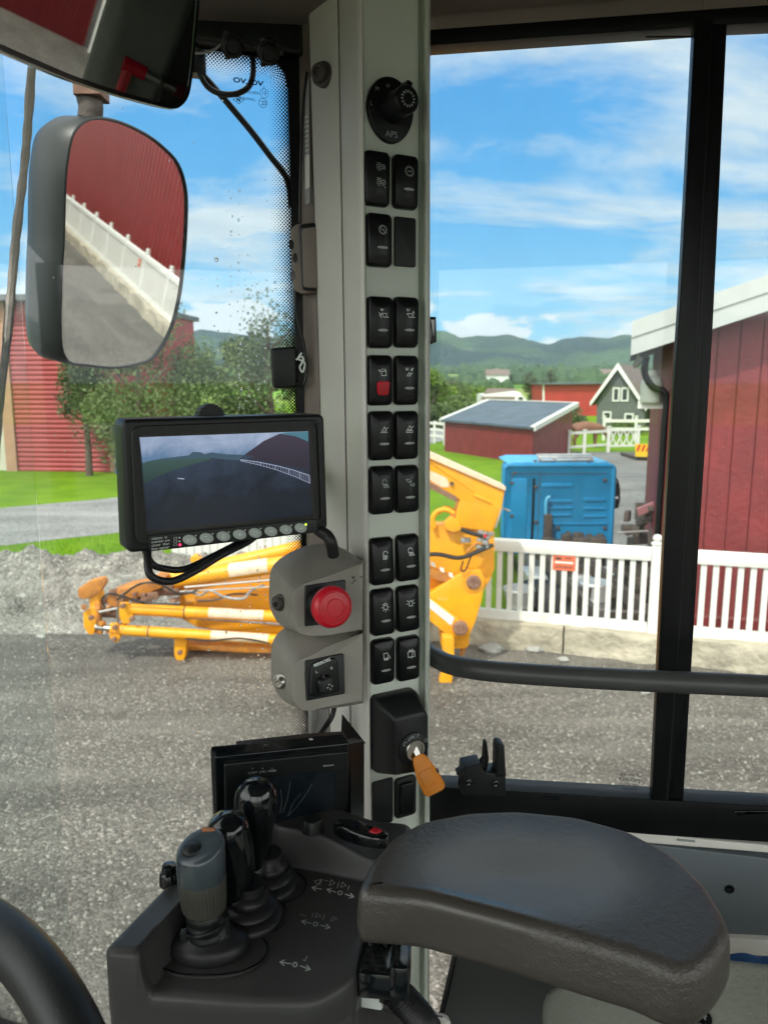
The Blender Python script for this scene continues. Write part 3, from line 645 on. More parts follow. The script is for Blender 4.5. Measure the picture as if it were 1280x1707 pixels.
q = MB(); q.loft([[(p.x, p.y, z+dz) for p, z in zip(c4, zz)] for dz in (0, .09)]); rf = obj('roof', q, mat('felt_roof', (.075, .10, .135), .6, var=(1.4, .3), bump=(30, .2)), sh)
q = MB()
for i, j in ((1, 2), (2, 3), (3, 0)):
    p, r_ = c4[i], c4[j]; d = (r_-p).normalized(); nn = Vector((d.y, -d.x, 0)); mid = (c4[0]+c4[2])/2
    if nn.dot(p - mid) < 0: nn = -nn
    q.loft([[(a.x+nn.x*k, a.y+nn.y*k, z+h_) for k, h_ in ((.002, -.06), (.05, -.06), (.05, .13), (.002-.14, .13), (.002-.14, .093), (.002, .093))] for a, z in ((p - d*.04*0, zz[i]), (r_, zz[j]))])
obj('edge_board', q, X['white'], sh)
# --- grey gabled house
Y = 50; hs_ = empty('grey_house', W(1036, 720, Y), 'steep-gabled grey boarded house with white trim beyond the hedge', 'house')
def plate(q, px, Y0, th, bev=0):
    """outline from the photograph at distance Y0, built th metres deep behind it"""
    M_ = Matrix(((1, 0, 0, 0), (0, 0, 1, Y0), (0, 1, 0, 0), (0, 0, 0, 1)))
    o = [(W(a, b_, Y0).x, W(a, b_, Y0).z) for a, b_ in px]
    return q.prism(o, th, 0, M_, bev=bev) if bev else q.prism(o, 0, th, M_)
def PT(px, py, Y): return W(px, py, Y)
HP = npf(W(1036, 720, Y), Vector((-.42, -.9, 0)))
def hpl(q, px, z0, z1): return q.prism(HP.P(px), z0, z1, HP.M)
q = MB(); hpl(q, [(994, 735), (1073, 735), (1073, 676), (1032, 613), (994, 672)], -9, 0); obj('wall', q, MGreyW, hs_)
q = MB(); q.prism([(u_ + 3.3, v_) for u_, v_ in HP.P([(1010, 735), (1040, 735), (1040, 672), (1010, 672)])], -8, -1.2, HP.M); obj('wall', q, MGreyW, hs_)
ga = HP.uv(1031, 606); gl_ = HP.uv(985, 671); gr_ = HP.uv(1078, 679)
q = MB(); q.prism([ga, gl_, (gl_[0]+.05, gl_[1]-.18), (ga[0], ga[1]-.24), (gr_[0]-.05, gr_[1]-.18), gr_], -9.4, .35, HP.M); q.prism([(gr_[0]-.4, gr_[1]+.5), (gr_[0]+1.6, gr_[1]-.1), (gr_[0]+1.6, gr_[1]-.25), (gr_[0]-.4, gr_[1]+.35)], -8.4, -.9, HP.M); obj('roof', q, MTile, hs_)
for P_ in (gl_, gr_):
    q = MB(); q.prism([(ga[0], ga[1]+.05), (P_[0], P_[1]+.05), (P_[0], P_[1]-.24), (ga[0], ga[1]-.36)], .352, .43, HP.M); obj('barge_board', q, X['white'], hs_)
def window(px0, py0, px1, py1, par, mull=False):
    u0, v0_ = HP.uv(px0, py1); u1, v1_ = HP.uv(px1, py0); w_ = u1-u0; h_ = v1_-v0_; M_ = HP.M @ T_(((u0+u1)/2, (v0_+v1_)/2, .002)); f_ = .09; q = MB()
    for cx_, cy_, ww, hh in ((0, h_/2-f_/2, w_, f_), (0, -h_/2+f_/2, w_, f_), (-w_/2+f_/2, 0, f_, h_-2*f_), (w_/2-f_/2, 0, f_, h_-2*f_)): q.box((cx_, cy_, .03), (ww, hh, .06), M_)
    fr_ = obj('window', q, X['white'], par); q = MB(); q.box((0, 0, .008), (w_-2*f_, h_-2*f_, .012), M_); obj('pane', q, MWin, fr_); return fr_
window(1020, 646, 1033, 669, hs_); window(1034, 646, 1048, 669, hs_); window(1004, 686, 1019, 699, hs_); window(1040, 689, 1056, 703, hs_)
# --- long red building and small grey-roofed house
Y = 72; rb = empty('long_red_building', W(950, 700, Y), 'long plain red building beyond the shed with a thin dark roof edge', 'building')
q = MB(); plate(q, [(905, 730), (1006, 730), (1006, 640), (905, 641)], Y, 7); obj('wall', q, mat('far_red', (.40, .028, .03), .6, var=(.8, .15)), rb)
q = MB(); plate(q, [(903, 641), (1010, 640), (1010, 638), (903, 639)], Y-.5, 8); obj('roof', q, MRoof, rb)
q = MB(); plate(q, [(904.2, 730), (907, 730), (907, 641), (904.2, 641)], Y-.05, .04); obj('corner_board', q, X['white'], rb)
Y = 56; sm = empty('grey_roofed_house', W(840, 668, Y), 'small house with brown-grey roof and tiny white gable behind the red shed', 'house')
q = MB(); plate(q, [(804, 700), (872, 700), (872, 660), (860, 652), (806, 658)], Y, 4); obj('wall', q, X['white'], sm)
q = MB(); a = PT(812, 650, Y+2); b_ = PT(858, 650, Y+2); c = PT(802, 666, Y-.3); d = PT(868, 666, Y-.3)
q.loft([[a, b_, d, c], [p + Vector((0, 0, .12)) for p in (a, b_, d, c)]]); obj('roof', q, MTile, sm)
q = MB(); plate(q, [(856, 669), (867, 654), (879, 669)], Y-.6, 1.5); gb = obj('dormer', q, X['white'], sm)
q = MB(); plate(q, [(864, 667), (864, 662), (871, 662), (871, 667)], Y-.62, .01); obj('window', q, MWin, sm)
# far farm houses
for i, (px, py, Y) in enumerate(((838, 630, 430), (828, 644, 330), (1010, 640, 380))):
    p = W(px, py, Y); z = hz(p.x, Y); f_ = empty('farmhouse', (p.x, Y, z), ['tiny white farmhouse highest on the far field, right of centre', 'tiny white farmhouse lower down the far field', 'tiny white farmhouse near the grey house gable'][i], 'house', 'farmhouses on the far fields')
    q = MB(); q.box((p.x, Y, z+2), (9, 6, 4)); obj('wall', q, X['white'], f_)
    q = MB(); q.loft([[(x_, Y-3.6, z+4.01), (x_, Y+3.6, z+4.01), (x_, Y, z+6.4)] for x_ in (p.x-5, p.x+5)]); obj('roof', q, MTile, f_)

# fences ------------------------------------------------------
def rail_fence(name, pts, label, group, rails=((.0, .12),), h=1.1, post=.12, lattice=False):
    """pts: ground points of the posts"""
    e = empty(name, pts[0], label, 'fence', group)
    for p in pts:
        q = MB(); q.box((p.x, p.y, p.z + h/2), (post, post, h)); q.box((p.x, p.y, p.z+h+.02), (post+.05, post+.05, .04)); obj('post', q, X['white'], e)
    for a, b_ in zip(pts[:-1], pts[1:]):
        d = (b_-a); M_ = frame(a, d, Vector((0, 0, 1))); L_ = d.length
        for zz, hh in rails:
            q = MB(); q.prism([(post/2, zz), (L_-post/2, zz), (L_-post/2, zz+hh), (post/2, zz+hh)], -.025, .025, M_); obj('rail', q, X['white'], e)
        if lattice:
            q = MB(); z_a, z_b = rails[0][0]+rails[0][1], rails[-1][0]; nn = 4
            for i in range(nn):
                u0 = post/2 + (L_-post)*i/nn; u1 = post/2 + (L_-post)*(i+1)/nn
                for (p1, p2), o1 in ((((u0, z_a), (u1, z_b)), .0), (((u0, z_b), (u1, z_a)), .03)):
                    q.prism([(p1[0], p1[1]), (p1[0]+.07, p1[1]), (p2[0]+.0, p2[1]), (p2[0]-.07, p2[1])], -.03+o1, -.005+o1, M_)
            obj('lattice', q, X['white'], e)
    return e
def gp(px, py, Y): p = W(px, py, Y); return Vector((p.x, p.y, hz(p.x, p.y)))
RR = ((.35, .11), (.68, .11), (.99, .12))
rail_fence('rail_fence', [gp(700, 700, 40), gp(724, 700, 40), gp(741, 700, 39)], 'white two-rail paddock fence left of the red shed', None, RR)
rail_fence('rail_fence', [gp(948, 740, 33.5), gp(973, 745, 34), gp(1013, 745, 35)], 'white rail fence running from the red shed to the lattice gate', None, ((.3, .1), (.9, .12)), h=1.05)
rail_fence('lattice_gate', [gp(1013, 745, 34.8), gp(1062, 745, 35.2)], 'white gate with criss-cross lattice below the lime-green hedge', None, ((.25, .09), (.95, .1)), h=1.15, lattice=True)
rail_fence('rail_fence', [gp(1005, 735, 42), gp(1058, 735, 42), gp(1092, 735, 42)], 'white double rail fence just in front of the lime-green hedge', None, ((.55, .14), (.98, .16)), h=1.3)
# hazard-marked board on a trailer beyond the gate
Y = 31; e = empty('trailer', gp(1072, 755, Y), 'dark low trailer carrying a red and yellow striped hazard board', 'trailer')
q = MB(); plate(q, [(1059, 761), (1090, 762), (1090, 741), (1059, 740)], Y, .08); bd = obj('hazard_board', q, mat('hazard_yellow', (.85, .55, .02), .5), e)
q = MB()
for i in range(4): x0 = 1060 + i*8; plate(q, [(x0, 752), (x0+3.5, 752), (x0+8, 741.2), (x0+4.5, 741.2)], Y-.012, .006)
obj('stripe', q, X['red'], bd)
q = MB(); plate(q, [(1061, 783), (1088, 783), (1088, 762), (1061, 762)], Y+.1, 2.2)
for x0 in (1064, 1084): p = PT(x0, 785, Y+1); q.lathe([(.001, -.1), (.28, -.1), (.3, -.05), (.3, .05), (.28, .1), (.001, .1)], 16, T_((p.x, Y+1, .3)) @ Matrix.Rotation(R(90), 4, 'Y'))
obj('chassis', q, X['darkmetal'], e)

# --- the white balustrade along the yard edge
es = Vector((.955, -.296, 0)); SL = 2.30
def fence_section():
    e = empty('white_fence', (0, 0, 0), 'x', 'fence', 'white balustrade sections along the yard edge')
    I = Matrix.Identity(4); zt, zb = 1.27, .36
    q = MB(); q.loft([[(x_, y_, z_) for y_, z_ in ((-.045, zt-.10), (.045, zt-.10), (.06, zt-.02), (.045, zt+.035), (0, zt+.055), (-.045, zt+.035), (-.06, zt-.02))] for x_ in (.06, SL-.06)]); obj('top_rail', q, X['white'], e)
    q = MB(); q.prism(rrect(SL-.12, .13, .02, SL/2, zb), -.035, .035, frame(Vector((0, 0, 0)), Vector((1, 0, 0)), Vector((0, 0, 1)))); obj('bottom_rail', q, X['white'], e)
    nb_ = 17
    for i in range(nb_):
        x_ = .06 + (SL-.12)*(i+.5)/nb_; q = MB(); q.prism([(-.030, -.022), (.030, -.022), (.030, .022), (-.030, .022)], zb+.063, zt-.098, T_((x_, 0, 0)), bev=.003, k=1); obj('baluster', q, X['white'], e)
    q = MB(); q.prism(rrect(.11, .11, .012), .02, zt+.08, bev=.004, k=1); q.lathe([(.05, zt+.08), (.068, zt+.09), (.068, zt+.105), (.035, zt+.12), (.05, zt+.14), (.055, zt+.165), (.04, zt+.195), (.001, zt+.205)], 14); obj('post', q, X['white'], e)
    return e
fs = fence_section(); Fst = Vector((3.12, FL(3.12), 0)) - es*SL
secs = []
def fpos(s_):
    k = 4*SL
    if s_ < k - .01: return Fst + es*s_, es
    return Fst + es*k + Vector((1, 0, 0))*(s_ - k), Vector((1, 0, 0))
ORD = 'first second third fourth fifth sixth seventh eighth ninth tenth eleventh twelfth thirteenth fourteenth fifteenth sixteenth seventeenth eighteenth nineteenth twentieth twenty-first'.split()
for i in range(-1, 20):
    if i == -1: o = fs; ch = []
    else:
        o = fs.copy(); col.objects.link(o)
        for c in fs.children:
            k = c.copy(); col.objects.link(k); k.parent = o
    p, dr = fpos(SL*(i+1)); o.location = p; o.rotation_euler = (0, 0, math.atan2(dr.y, dr.x))
    o['label'] = ('white balustrade section with an orange notice, between the yellow arm and the black window post' if i == -1 else
                  'white balustrade section in front of the red boarded barn, right of the black window post' if i == 0 else
                  'white balustrade section, %s from the right along the row in the wing mirror' % ORD[i-1])
    WM[o.name] = T_(p) @ Matrix.Rotation(math.atan2(dr.y, dr.x), 4, 'Z')
# outbuilding and a last piece of balustrade behind the machine, seen in the interior mirror
dA = Vector((.968, -.25, 0)); OM = frame(Vector((24.7, 1.8, 0)), dA, Vector((0, 0, 1))); ob_ = empty('red_outbuilding', (24.7, 1.8, 0), 'dark red corrugated outbuilding with white eaves, seen in the interior mirror', 'building')
q = MB(); pts = []; x = 0
while x < 24: pts += [(x, 0), (x+.05, .05), (x+.14, .05), (x+.19, 0)]; x += .28
q.box((12, 2.7, 1.5), (24, 5.6, 2.9), OM); OM2 = OM @ Matrix.Rotation(0, 4, 'X')
q.add([(a, z, -b_) for z in (-.1, 5.5) for a, b_ in pts], [(i, len(pts)+i, len(pts)+i+1, i+1) for i in range(len(pts)-1)], OM)
q.add([(-b_, z, a*.25) for z in (-.1, 5.5) for a, b_ in pts if a < 11.4], [(i, i+1, len([1 for a, _ in pts if a < 11.4])+i+1, len([1 for a, _ in pts if a < 11.4])+i) for i in range(len([1 for a, _ in pts if a < 11.4])-1)], OM)
obj('wall', q, MRedC, ob_, smooth=20); q = MB(); q.box((12, 5.65, 1.5), (25, .3, 3.8), OM); obj('roof', q, X['white'], ob_)
for p_, lb_ in ((Vector((24.1, 2.0, 0)), 'lone white balustrade section in front of the red outbuilding, seen in the interior mirror'), (Vector((24.1, 2.0, 0)) + Vector((-.93, .36, 0))*SL, 'white balustrade section beside the grey door post, seen in the interior mirror')):
    o = fs.copy(); col.objects.link(o)
    for c in fs.children: k = c.copy(); col.objects.link(k); k.parent = o
    o.location = p_; o.rotation_euler = (0, 0, math.atan2(.36, -.93)); o['label'] = lb_
# closing post on the left end: a short stub section towards the yellow arm
p = Fst; stub = empty('white_fence', p, 'short white balustrade end piece just right of the yellow arm', 'fence', 'white balustrade sections along the yard edge')
Ms = frame(p - es*.62, es, Vector((0, 0, 1)))
q = MB(); q.prism([(0, 1.17), (.56, 1.17), (.56, 1.3), (0, 1.3)], -.05, .05, Ms); obj('top_rail', q, X['white'], stub)
q = MB(); q.prism([(0, .295), (.56, .295), (.56, .425), (0, .425)], -.035, .035, Ms); obj('bottom_rail', q, X['white'], stub)
for i in range(5): q = MB(); q.prism([(.02+i*.125, .424), (.075+i*.125, .424), (.075+i*.125, 1.171), (.02+i*.125, 1.171)], -.022, .022, Ms); obj('baluster', q, X['white'], stub)
# notices
def notice(base, s_, z0, w_, h_, label, mirrored=False):
    p_, dr = fpos(s_); M_ = frame(p_ + Vector((0, 0, z0)), dr, Vector((0, 0, 1))) @ T_((0, 0, .03))
    e = empty('notice', M_.translation, label, 'sign', 'orange notices on the balustrade')
    q = MB(); q.prism(rrect(w_, h_, .01), 0, .004, M_); pl = obj('panel', q, mat('orange_notice', (.80, .16, .07), .5, var=(30, .08)), e)
    q = MB(); q.prism(rrect(w_*.28, h_*.16, .004, -w_*.26, h_*.24), .004, .005, M_); q.prism(rrect(w_*.3, h_*.08, .004, w_*.18, h_*.28), .004, .005, M_)
    for k in range(2): q.prism(rrect(w_*.8, h_*.05, .002, 0, -h_*.24 - k*h_*.1), .004, .005, M_)
    obj('print', q, X['darkmetal'], e)
    q = MB(); q.prism(rrect(w_*.82, h_*.12, .003, 0, -h_*.0), .004, .005, M_); obj('print', q, X['white'], e)
sgn = H(940, 1100, 0)
notice(Fst, .0 + (W(940, 930, FL(2.1)).x - Fst.x)/.955, 1.08, .26, .19, 'orange notice tied to the balusters in front of the blue truck cab')
for i, k in enumerate((3, 5, 8)): notice(Fst, SL*k + .5, 1.02, .26, .19, ['orange notice on the balustrade nearest in the wing mirror', 'orange notice in the middle of the mirrored balustrade', 'orange notice far along the mirrored balustrade'][i])
# concrete blocks under the balustrade
for i in range(21):
    L_ = 2.3; a0 = -1.0 + i*2.32; p_, dr = fpos(a0); M_ = frame(p_, dr, Vector((0, 0, 1)))
    q = MB(); rd = random.Random(60+i); nn = 46 if i < 4 else 14; mm = 9
    def fn(u, v):
        x_ = u*L_; a = v*3; 
        if a < 1: z_, y_ = -.05 + .37*a, .17
        elif a < 2: z_, y_ = .32, .17 - .34*(a-1)
        else: z_, y_ = .32 - .37*(a-2), -.17
        k = noise.fractal(Vector((x_*3.1+i*9, z_*4, y_*4)), 1, 2, 4)*.035
        lump = .05*max(0, math.sin((x_+i*.7)*math.pi/.62))**2 if a < 1 else 0
        ed = min(1, min(u, 1-u)*30)
        return (x_ + (-.0), z_ + k*.6*ed, y_ + (k + lump)*ed + .02)
    q.grid(fn, nn, mm*3, M_)
    q.prism([(0, -.04), (L_, -.04), (L_, .2), (0, .2)], -.14, .1, M_)
    obj('concrete_block', q, MConc, label=['cream weathered concrete block under the left end of the balustrade', 'cream concrete block under the post beside the black window post', 'cream concrete block in front of the red barn'][i] if i < 3 else 'weathered concrete block, %s from the right under the fence in the wing mirror' % ORD[i-3], cat='block', group='concrete edge blocks', smooth=70)
# --- loose stones, rubble and rocks in the yard
def rock(q, c, s_, sd, sub=2, flat=.7):
    rd = random.Random(sd); import bmesh
    bm = bmesh.new(); bmesh.ops.create_icosphere(bm, subdivisions=sub, radius=1)
    ax = Vector((rd.uniform(.7, 1.3), rd.uniform(.7, 1.3), rd.uniform(.6, 1)*flat)); rz = Matrix.Rotation(rd.uniform(0, 6.3), 3, 'Z')
    vs_ = []
    for v in bm.verts:
        p = v.co.copy(); k = 1 + .35*noise.noise(p*1.3 + Vector((sd*3.1, 0, 0))) + .12*noise.noise(p*3.5 + Vector((sd, 5, 0)))
        p = Vector((p.x*ax.x, p.y*ax.y, p.z*ax.z))*k; p = rz @ p; vs_.append(Vector(c) + p*s_)
    q.add(vs_, [[v.index for v in f.verts] for f in bm.faces]); bm.free()
MRock = mat('pale_rock', (.26, .26, .235), .85, bump=(14, .8), var=(5, .35), c2=(.42, .41, .37), bump2=(70, .4))
MRock2 = mat('loose_stone', (.20, .19, .17), .8, var=(7, .0), c2=(.42, .40, .35), bump=(60, .5))
q = MB(); rd = random.Random(11)
for i in range(5200):
    Y = 2.6 + 10*rd.random()**1.1; x = rd.uniform(-.62, .62)*Y
    if Y > yfar(x) - .1: continue
    s_ = .006 + .016*rd.random()**3
    a = rd.uniform(0, 6.28); k = [Vector((math.cos(a+j*2.1)*s_*rd.uniform(.7, 1.2), math.sin(a+j*2.1)*s_*rd.uniform(.7, 1.2), 0)) for j in range(3)]
    c = Vector((x, Y, .006)); q.add([c+p for p in k] + [c + p*.55 + Vector((0, 0, s_*.8)) for p in k], [(0, 1, 4, 3), (1, 2, 5, 4), (2, 0, 3, 5), (3, 4, 5)])
obj('loose_gravel', q, MRock2, loc=(0, 5, 0), kind='stuff', label='loose pale stones scattered over the gravel yard', smooth=0)
# rubble bank on the left, between the gravel and the lawn
q = MB()
def fn(u, v):
    x = -9.5 + 8.6*u; y = 9.2 + 3.9*v
    e = sst(0, .14, u)*(1 - sst(.74, 1, u)); k = sst(0, .42, v)*(1-sst(.82, 1, v))
    z = .40*e*k*(1+.35*noise.noise(Vector((x*.6, y*.9, 2)))) + e*k*.22*noise.fractal(Vector((x*2.4, y*2.4, 4)), 1, 2, 5)
    return (x, y, z - .02)
q.grid(fn, 190, 90); rd = random.Random(4)
MRub = gravel('rubble', (.20, .19, .165), (.44, .42, .37), 26, .5)
obj('rubble_bank', q, MRub, loc=(-5, 10, 0), kind='stuff', label='bank of grey crushed rubble left of the yellow loader arm', smooth=60)
q = MB()
for i in range(520):
    u, v = rd.random(), rd.random()**.8; p = Vector(fn(.05+.9*u, .05+.85*v)); rock(q, p, .008 + .026*rd.random()**3, i, 1)
obj('rubble_stones', q, MRock2, loc=(-5, 10, 0), kind='stuff', label='broken stones lying over the rubble bank', smooth=0)
lab = ['flat pale rock slab on the rubble, above the claw of the yellow arm', 'second pale rock slab, between the claw and the white panelled wall', 'rounded pale rock at the top of the rubble bank', 'long light stone at the lawn edge under the monitor', 'pale boulder near the left end of the rubble', 'small pale stone low on the rubble bank', 'broad pale rock just left of the white panelled wall']
for i, (px, py, s_) in enumerate(((130, 962, .20), (215, 966, .26), (95, 985, .12), (255, 958, .30), (45, 985, .10), (68, 1052, .05), (290, 965, .30))):
    p = H(px, py, .28); q = MB(); rock(q, (p.x, p.y, .22), s_, 100+i, 3, .45); obj('rock', q, MRock, label=lab[i], cat='rock', group='pale rocks on the rubble bank', smooth=50)
for i, (px, py, s_, lb_) in enumerate(((845, 1075, .13, 'white and dark broken stone below the balustrade'), (820, 1085, .17, 'pointed grey rock right of the yellow arm foot'), (890, 1084, .1, 'pale flat stone under the balustrade'), (938, 1103, .06, 'small tan stone just above the grey handrail'), (1000, 1090, .07, 'low pinkish stone near the black window post'), (1270, 1098, .09, 'pale stone at the right edge of the picture'), (1075, 1158, .06, 'small orange-tan stone under the grey handrail'))):
    p = H(px, py, 0); q = MB(); rock(q, (p.x, p.y, .03), s_, 200+i, 3, .6); obj('rock', q, MRock, label=lb_, cat='rock', group='stones along the balustrade', smooth=50)
# grass blades along the near lawn
q = MB(); rd = random.Random(3)
for i in range(26000):
    x = -9.5 + 13*rd.random(); y = yfar(x) - .15 + 3.6*rd.random()**1.3
    if 9 < y < 30 and x > 1.25 + .16*(y-9.3): continue
    if x < -4.3 and y > 14.7 + .75*(x+7.5): continue
    a = rd.uniform(0, 6.28); hh = rd.uniform(.03, .085); wd = .006; lx, ly = rd.uniform(-.03, .03), rd.uniform(-.03, .03); b0 = len(q.v); z = hz(x, y)
    q.v += [Vector((x - wd*math.cos(a), y - wd*math.sin(a), z)), Vector((x + wd*math.cos(a), y + wd*math.sin(a), z)), Vector((x+lx, y+ly, z+hh))]; q.f.append([b0, b0+1, b0+2])
obj('grass', q, mat('grass_blade', (.10, .24, .012), .6, var=(3, 0), c2=(.20, .36, .02), spec=.2), loc=(0, 12, 0), kind='stuff', label='short bright green grass along the edge of the lawn', smooth=0)
# fluted white wall behind the yellow arm
A = W(286, 900, 13.0); q = MB(); M_ = frame(Vector((A.x, 13.0, 0)), Vector((1, .02, 0)), Vector((0, 0, 1))); pts = []; x = 0
while x < 3.4: pts += [(x, 0), (x+.012, .03), (x+.11, .03), (x+.122, 0)]; x += .135
q.loft([[(a, z, b_) for a, b_ in pts] for z in (.0, 1.25)], M_, closed=False, cap0=False, cap1=False); q.prism([(0, 0), (3.4, 0), (3.4, 1.25), (0, 1.25)], -.06, -.001, M_)
e = empty('panel_wall', M_.translation, 'white vertically ribbed low wall behind the yellow arm, below the monitor', 'wall'); obj('panel', q, X['white'], e, smooth=20)
q = MB(); q.box((1.7, 1.28, -.01), (3.46, .05, .14), M_); obj('cap_rail', q, X['white'], e)

# --- the yellow loader arm lying in the yard
YA = 8.7
arm = empty('loader_arm', W(420, 1100, YA), 'large orange-yellow loader arm with hydraulic cylinders lying on the gravel', 'machine arm')
def seg(q, a, b_, r, Y, n=16): q.tube([W(a[0], a[1], Y), W(b_[0], b_[1], Y)], r*Y/F, n); return q
def cyl(a, b_, r, Y, patch=None, name='cylinder', joint=()):
    q = MB(); seg(q, a, b_, r, Y, 20)
    for t in (0.0, 1.0): p = (a[0]+(b_[0]-a[0])*t, a[1]+(b_[1]-a[1])*t); d = 3 if t == 0 else -3; seg(q, p, (p[0]+d, p[1]), r*1.12, Y, 20)
    o = obj(name, q, X['yellow'], arm, smooth=40)
    for jx in joint:
        t = (jx - a[0])/(b_[0]-a[0]); y = a[1]+(b_[1]-a[1])*t; q = MB(); seg(q, (jx, y), (jx+2.2, y), r*1.03, Y, 20); obj('seam', q, X['darkmetal'], arm)
    if patch:
        p0, p1 = patch; ya = a[1]+(b_[1]-a[1])*(p0-a[0])/(b_[0]-a[0]); yb_ = a[1]+(b_[1]-a[1])*(p1-a[0])/(b_[0]-a[0])
        A_ = W(p0, ya, Y); B_ = W(p1, yb_, Y); d = (B_-A_); L_ = d.length; Mx = frame(A_, d, Vector((0, 0, 1))); rr = r*Y/F*1.012; q = MB(); nn, mm = 24, 10
        def f2(u, v):
            an = R(-25 + 125*v); sq = 1 - abs(2*v-1)**6*.0
            return (L_*u, rr*math.sin(an), rr*math.cos(an))
        q.grid(f2, nn, mm, Mx); obj('decal', q, X['palepaint'], arm, smooth=60)
    return o
def plt(pts, Y, th, mt='yellow', name='plate', bev=.008, sm=30):
    q = MB(); plate(q, rpoly(pts, 3, 3), Y, th, bev); return obj(name, q, X[mt], arm, smooth=sm)
# long body running from the left claw to the right-hand pivot
plt([(300, 975), (470, 965), (640, 940), (700, 905), (735, 905), (735, 985), (700, 1040), (600, 1062), (460, 1062), (330, 1046), (300, 1030)], 8.95, .35, name='boom')
plt([(310, 1073), (480, 1080), (640, 1082), (640, 1096), (480, 1092), (310, 1084)], 8.75, .5, 'yellowd', 'lower_beam')
cyl((268, 966), (640, 880), 12, 8.9, name='tube')
cyl((292, 966), (620, 920), 14.5, 8.62, (384, 448), 'cylinder')
q = MB(); seg(q, (308, 979), (460, 966), 2.2, 8.5, 8); seg(q, (300, 986), (450, 978), 1.6, 8.5, 8); obj('piston_rod', q, X['steel'], arm)
cyl((210, 1015), (640, 1037), 10, 8.5, (349, 440), 'cylinder', (308,))
cyl((187, 1049), (640, 1078), 9.5, 8.45, (353, 448), 'cylinder', (248,))
q = MB(); seg(q, (160, 1045), (190, 1048), 5, 8.46, 14); obj('piston_rod', q, X['steel'], arm)
q = MB(); seg(q, (250, 1056), (640, 1090), 2.5, 8.6, 8); seg(q, (250, 1024), (560, 1048), 2.5, 8.7, 8); obj('pipe', q, X['greysteel'], arm)
plt([(290, 1062), (312, 1064), (309, 1094), (304, 1107), (296, 1105), (291, 1094)], 8.5, .12, 'yellow', 'foot')
plt([(130, 982), (150, 968), (172, 963), (177, 972), (166, 988), (142, 1000), (131, 996)], 8.5, .1, 'yellowd', 'claw')
plt([(148, 992), (163, 988), (166, 1010), (163, 1030), (157, 1058), (148, 1058), (140, 1046), (139, 1022), (150, 1012)], 8.55, .2, 'yellow', 'bracket')
plt([(178, 1003), (180, 990), (205, 980), (245, 972), (258, 962), (275, 964), (270, 980), (250, 988), (212, 1003), (205, 1012), (182, 1012)], 8.6, .3, 'yellowd', 'bracket')
plt([(199, 1005), (214, 1006), (222, 1028), (216, 1040), (204, 1040), (199, 1026)], 8.42, .06, 'yellow', 'lug')
plt([(183, 1040), (197, 1041), (201, 1062), (196, 1072), (186, 1070), (182, 1058)], 8.40, .06, 'yellow', 'lug')
q = MB()
for (a, b_, r) in (((166, 1020), (196, 1022), 9), ((225, 992), (262, 988), 12), ((262, 985), (300, 984), 9)): seg(q, a, b_, r, 8.75, 12)
obj('gearing', q, X['rust'], arm, smooth=30)
for i, (a, b_, Yq) in enumerate((((166, 1020), (196, 1014), 8.45), ((196, 1014), (197, 1038), 8.45))):
    q = MB(); seg(q, a, b_, 2.5, Yq, 8); obj('hook_link', q, X['steel'], arm)
for (x_, y_, r, mt) in ((281, 977, 9, 'rust'), (327, 933, 9, 'yellow')):
    p = W(x_, y_, 8.5); q = MB(); q.lathe([(.001, -.06), (r*8.5/F, -.06), (r*8.5/F, .02), (r*8.5/F*.8, .035), (.001, .035)], 18, T_(p) @ Matrix.Rotation(R(90), 4, 'X')); obj('pivot_pin', q, X[mt], arm)
# small fittings, lugs and brackets crowding the left end
q = MB(); rd = random.Random(17)
for i in range(26):
    p = W(rd.uniform(176, 300), rd.uniform(985, 1012), 8.62 + rd.uniform(-.12, .12)); q.box(p, (rd.uniform(.03, .12), rd.uniform(.03, .1), rd.uniform(.03, .08)), rz=rd.uniform(0, 3), bev=.008)
obj('fittings', q, X['rust'], arm, smooth=30)
q = MB()
for i in range(16):
    p = W(rd.uniform(140, 215), rd.uniform(1005, 1060), 8.52 + rd.uniform(-.1, .1)); q.box(p, (rd.uniform(.03, .09), rd.uniform(.03, .08), rd.uniform(.03, .07)), rz=rd.uniform(0, 3), bev=.008)
obj('shackles', q, X['yellowd'], arm, smooth=30)
for (x_, y_) in ((205, 1010), (220, 1032), (192, 1046), (190, 1066), (300, 1088), (152, 1030)):
    p = W(x_, y_, 8.36); q = MB(); q.lathe([(.001, -.03), (.028, -.03), (.028, .01), (.02, .018), (.001, .018)], 14, T_(p) @ Matrix.Rotation(R(90), 4, 'X')); obj('pivot_pin', q, X['rust'], arm)
# hoses
def hose(pts, r, Y, mt='rubber', name='hose'):
    q = MB(); q.tube(spline([W(a, b_, Y + (c if True else 0)) for a, b_, c in pts], 6), r*8.5/F, 8); return obj(name, q, X[mt], arm)
hose([(310, 984, 0), (335, 992, -.05), (350, 984, -.1), (375, 995, -.1), (405, 998, -.1), (418, 985, 0), (440, 975, 0)], 2.2, 8.5, 'greysteel')
hose([(330, 1002, 0), (360, 1000, 0), (390, 990, 0), (430, 992, 0)], 1.6, 8.55, 'rubber')
hose([(196, 1000, 0), (230, 975, -.1), (262, 972, -.1), (300, 990, -.05), (330, 984, 0)], 2.0, 8.45, 'rubber')
hose([(176, 1012, 0), (170, 1000, -.1), (182, 990, -.1), (205, 994, -.05), (240, 1004, 0), (300, 1008, 0)], 1.8, 8.4, 'rubber')
hose([(310, 1064, 0), (350, 1068, -.05), (400, 1064, -.05), (450, 1072, 0)], 1.6, 8.4, 'rubber')
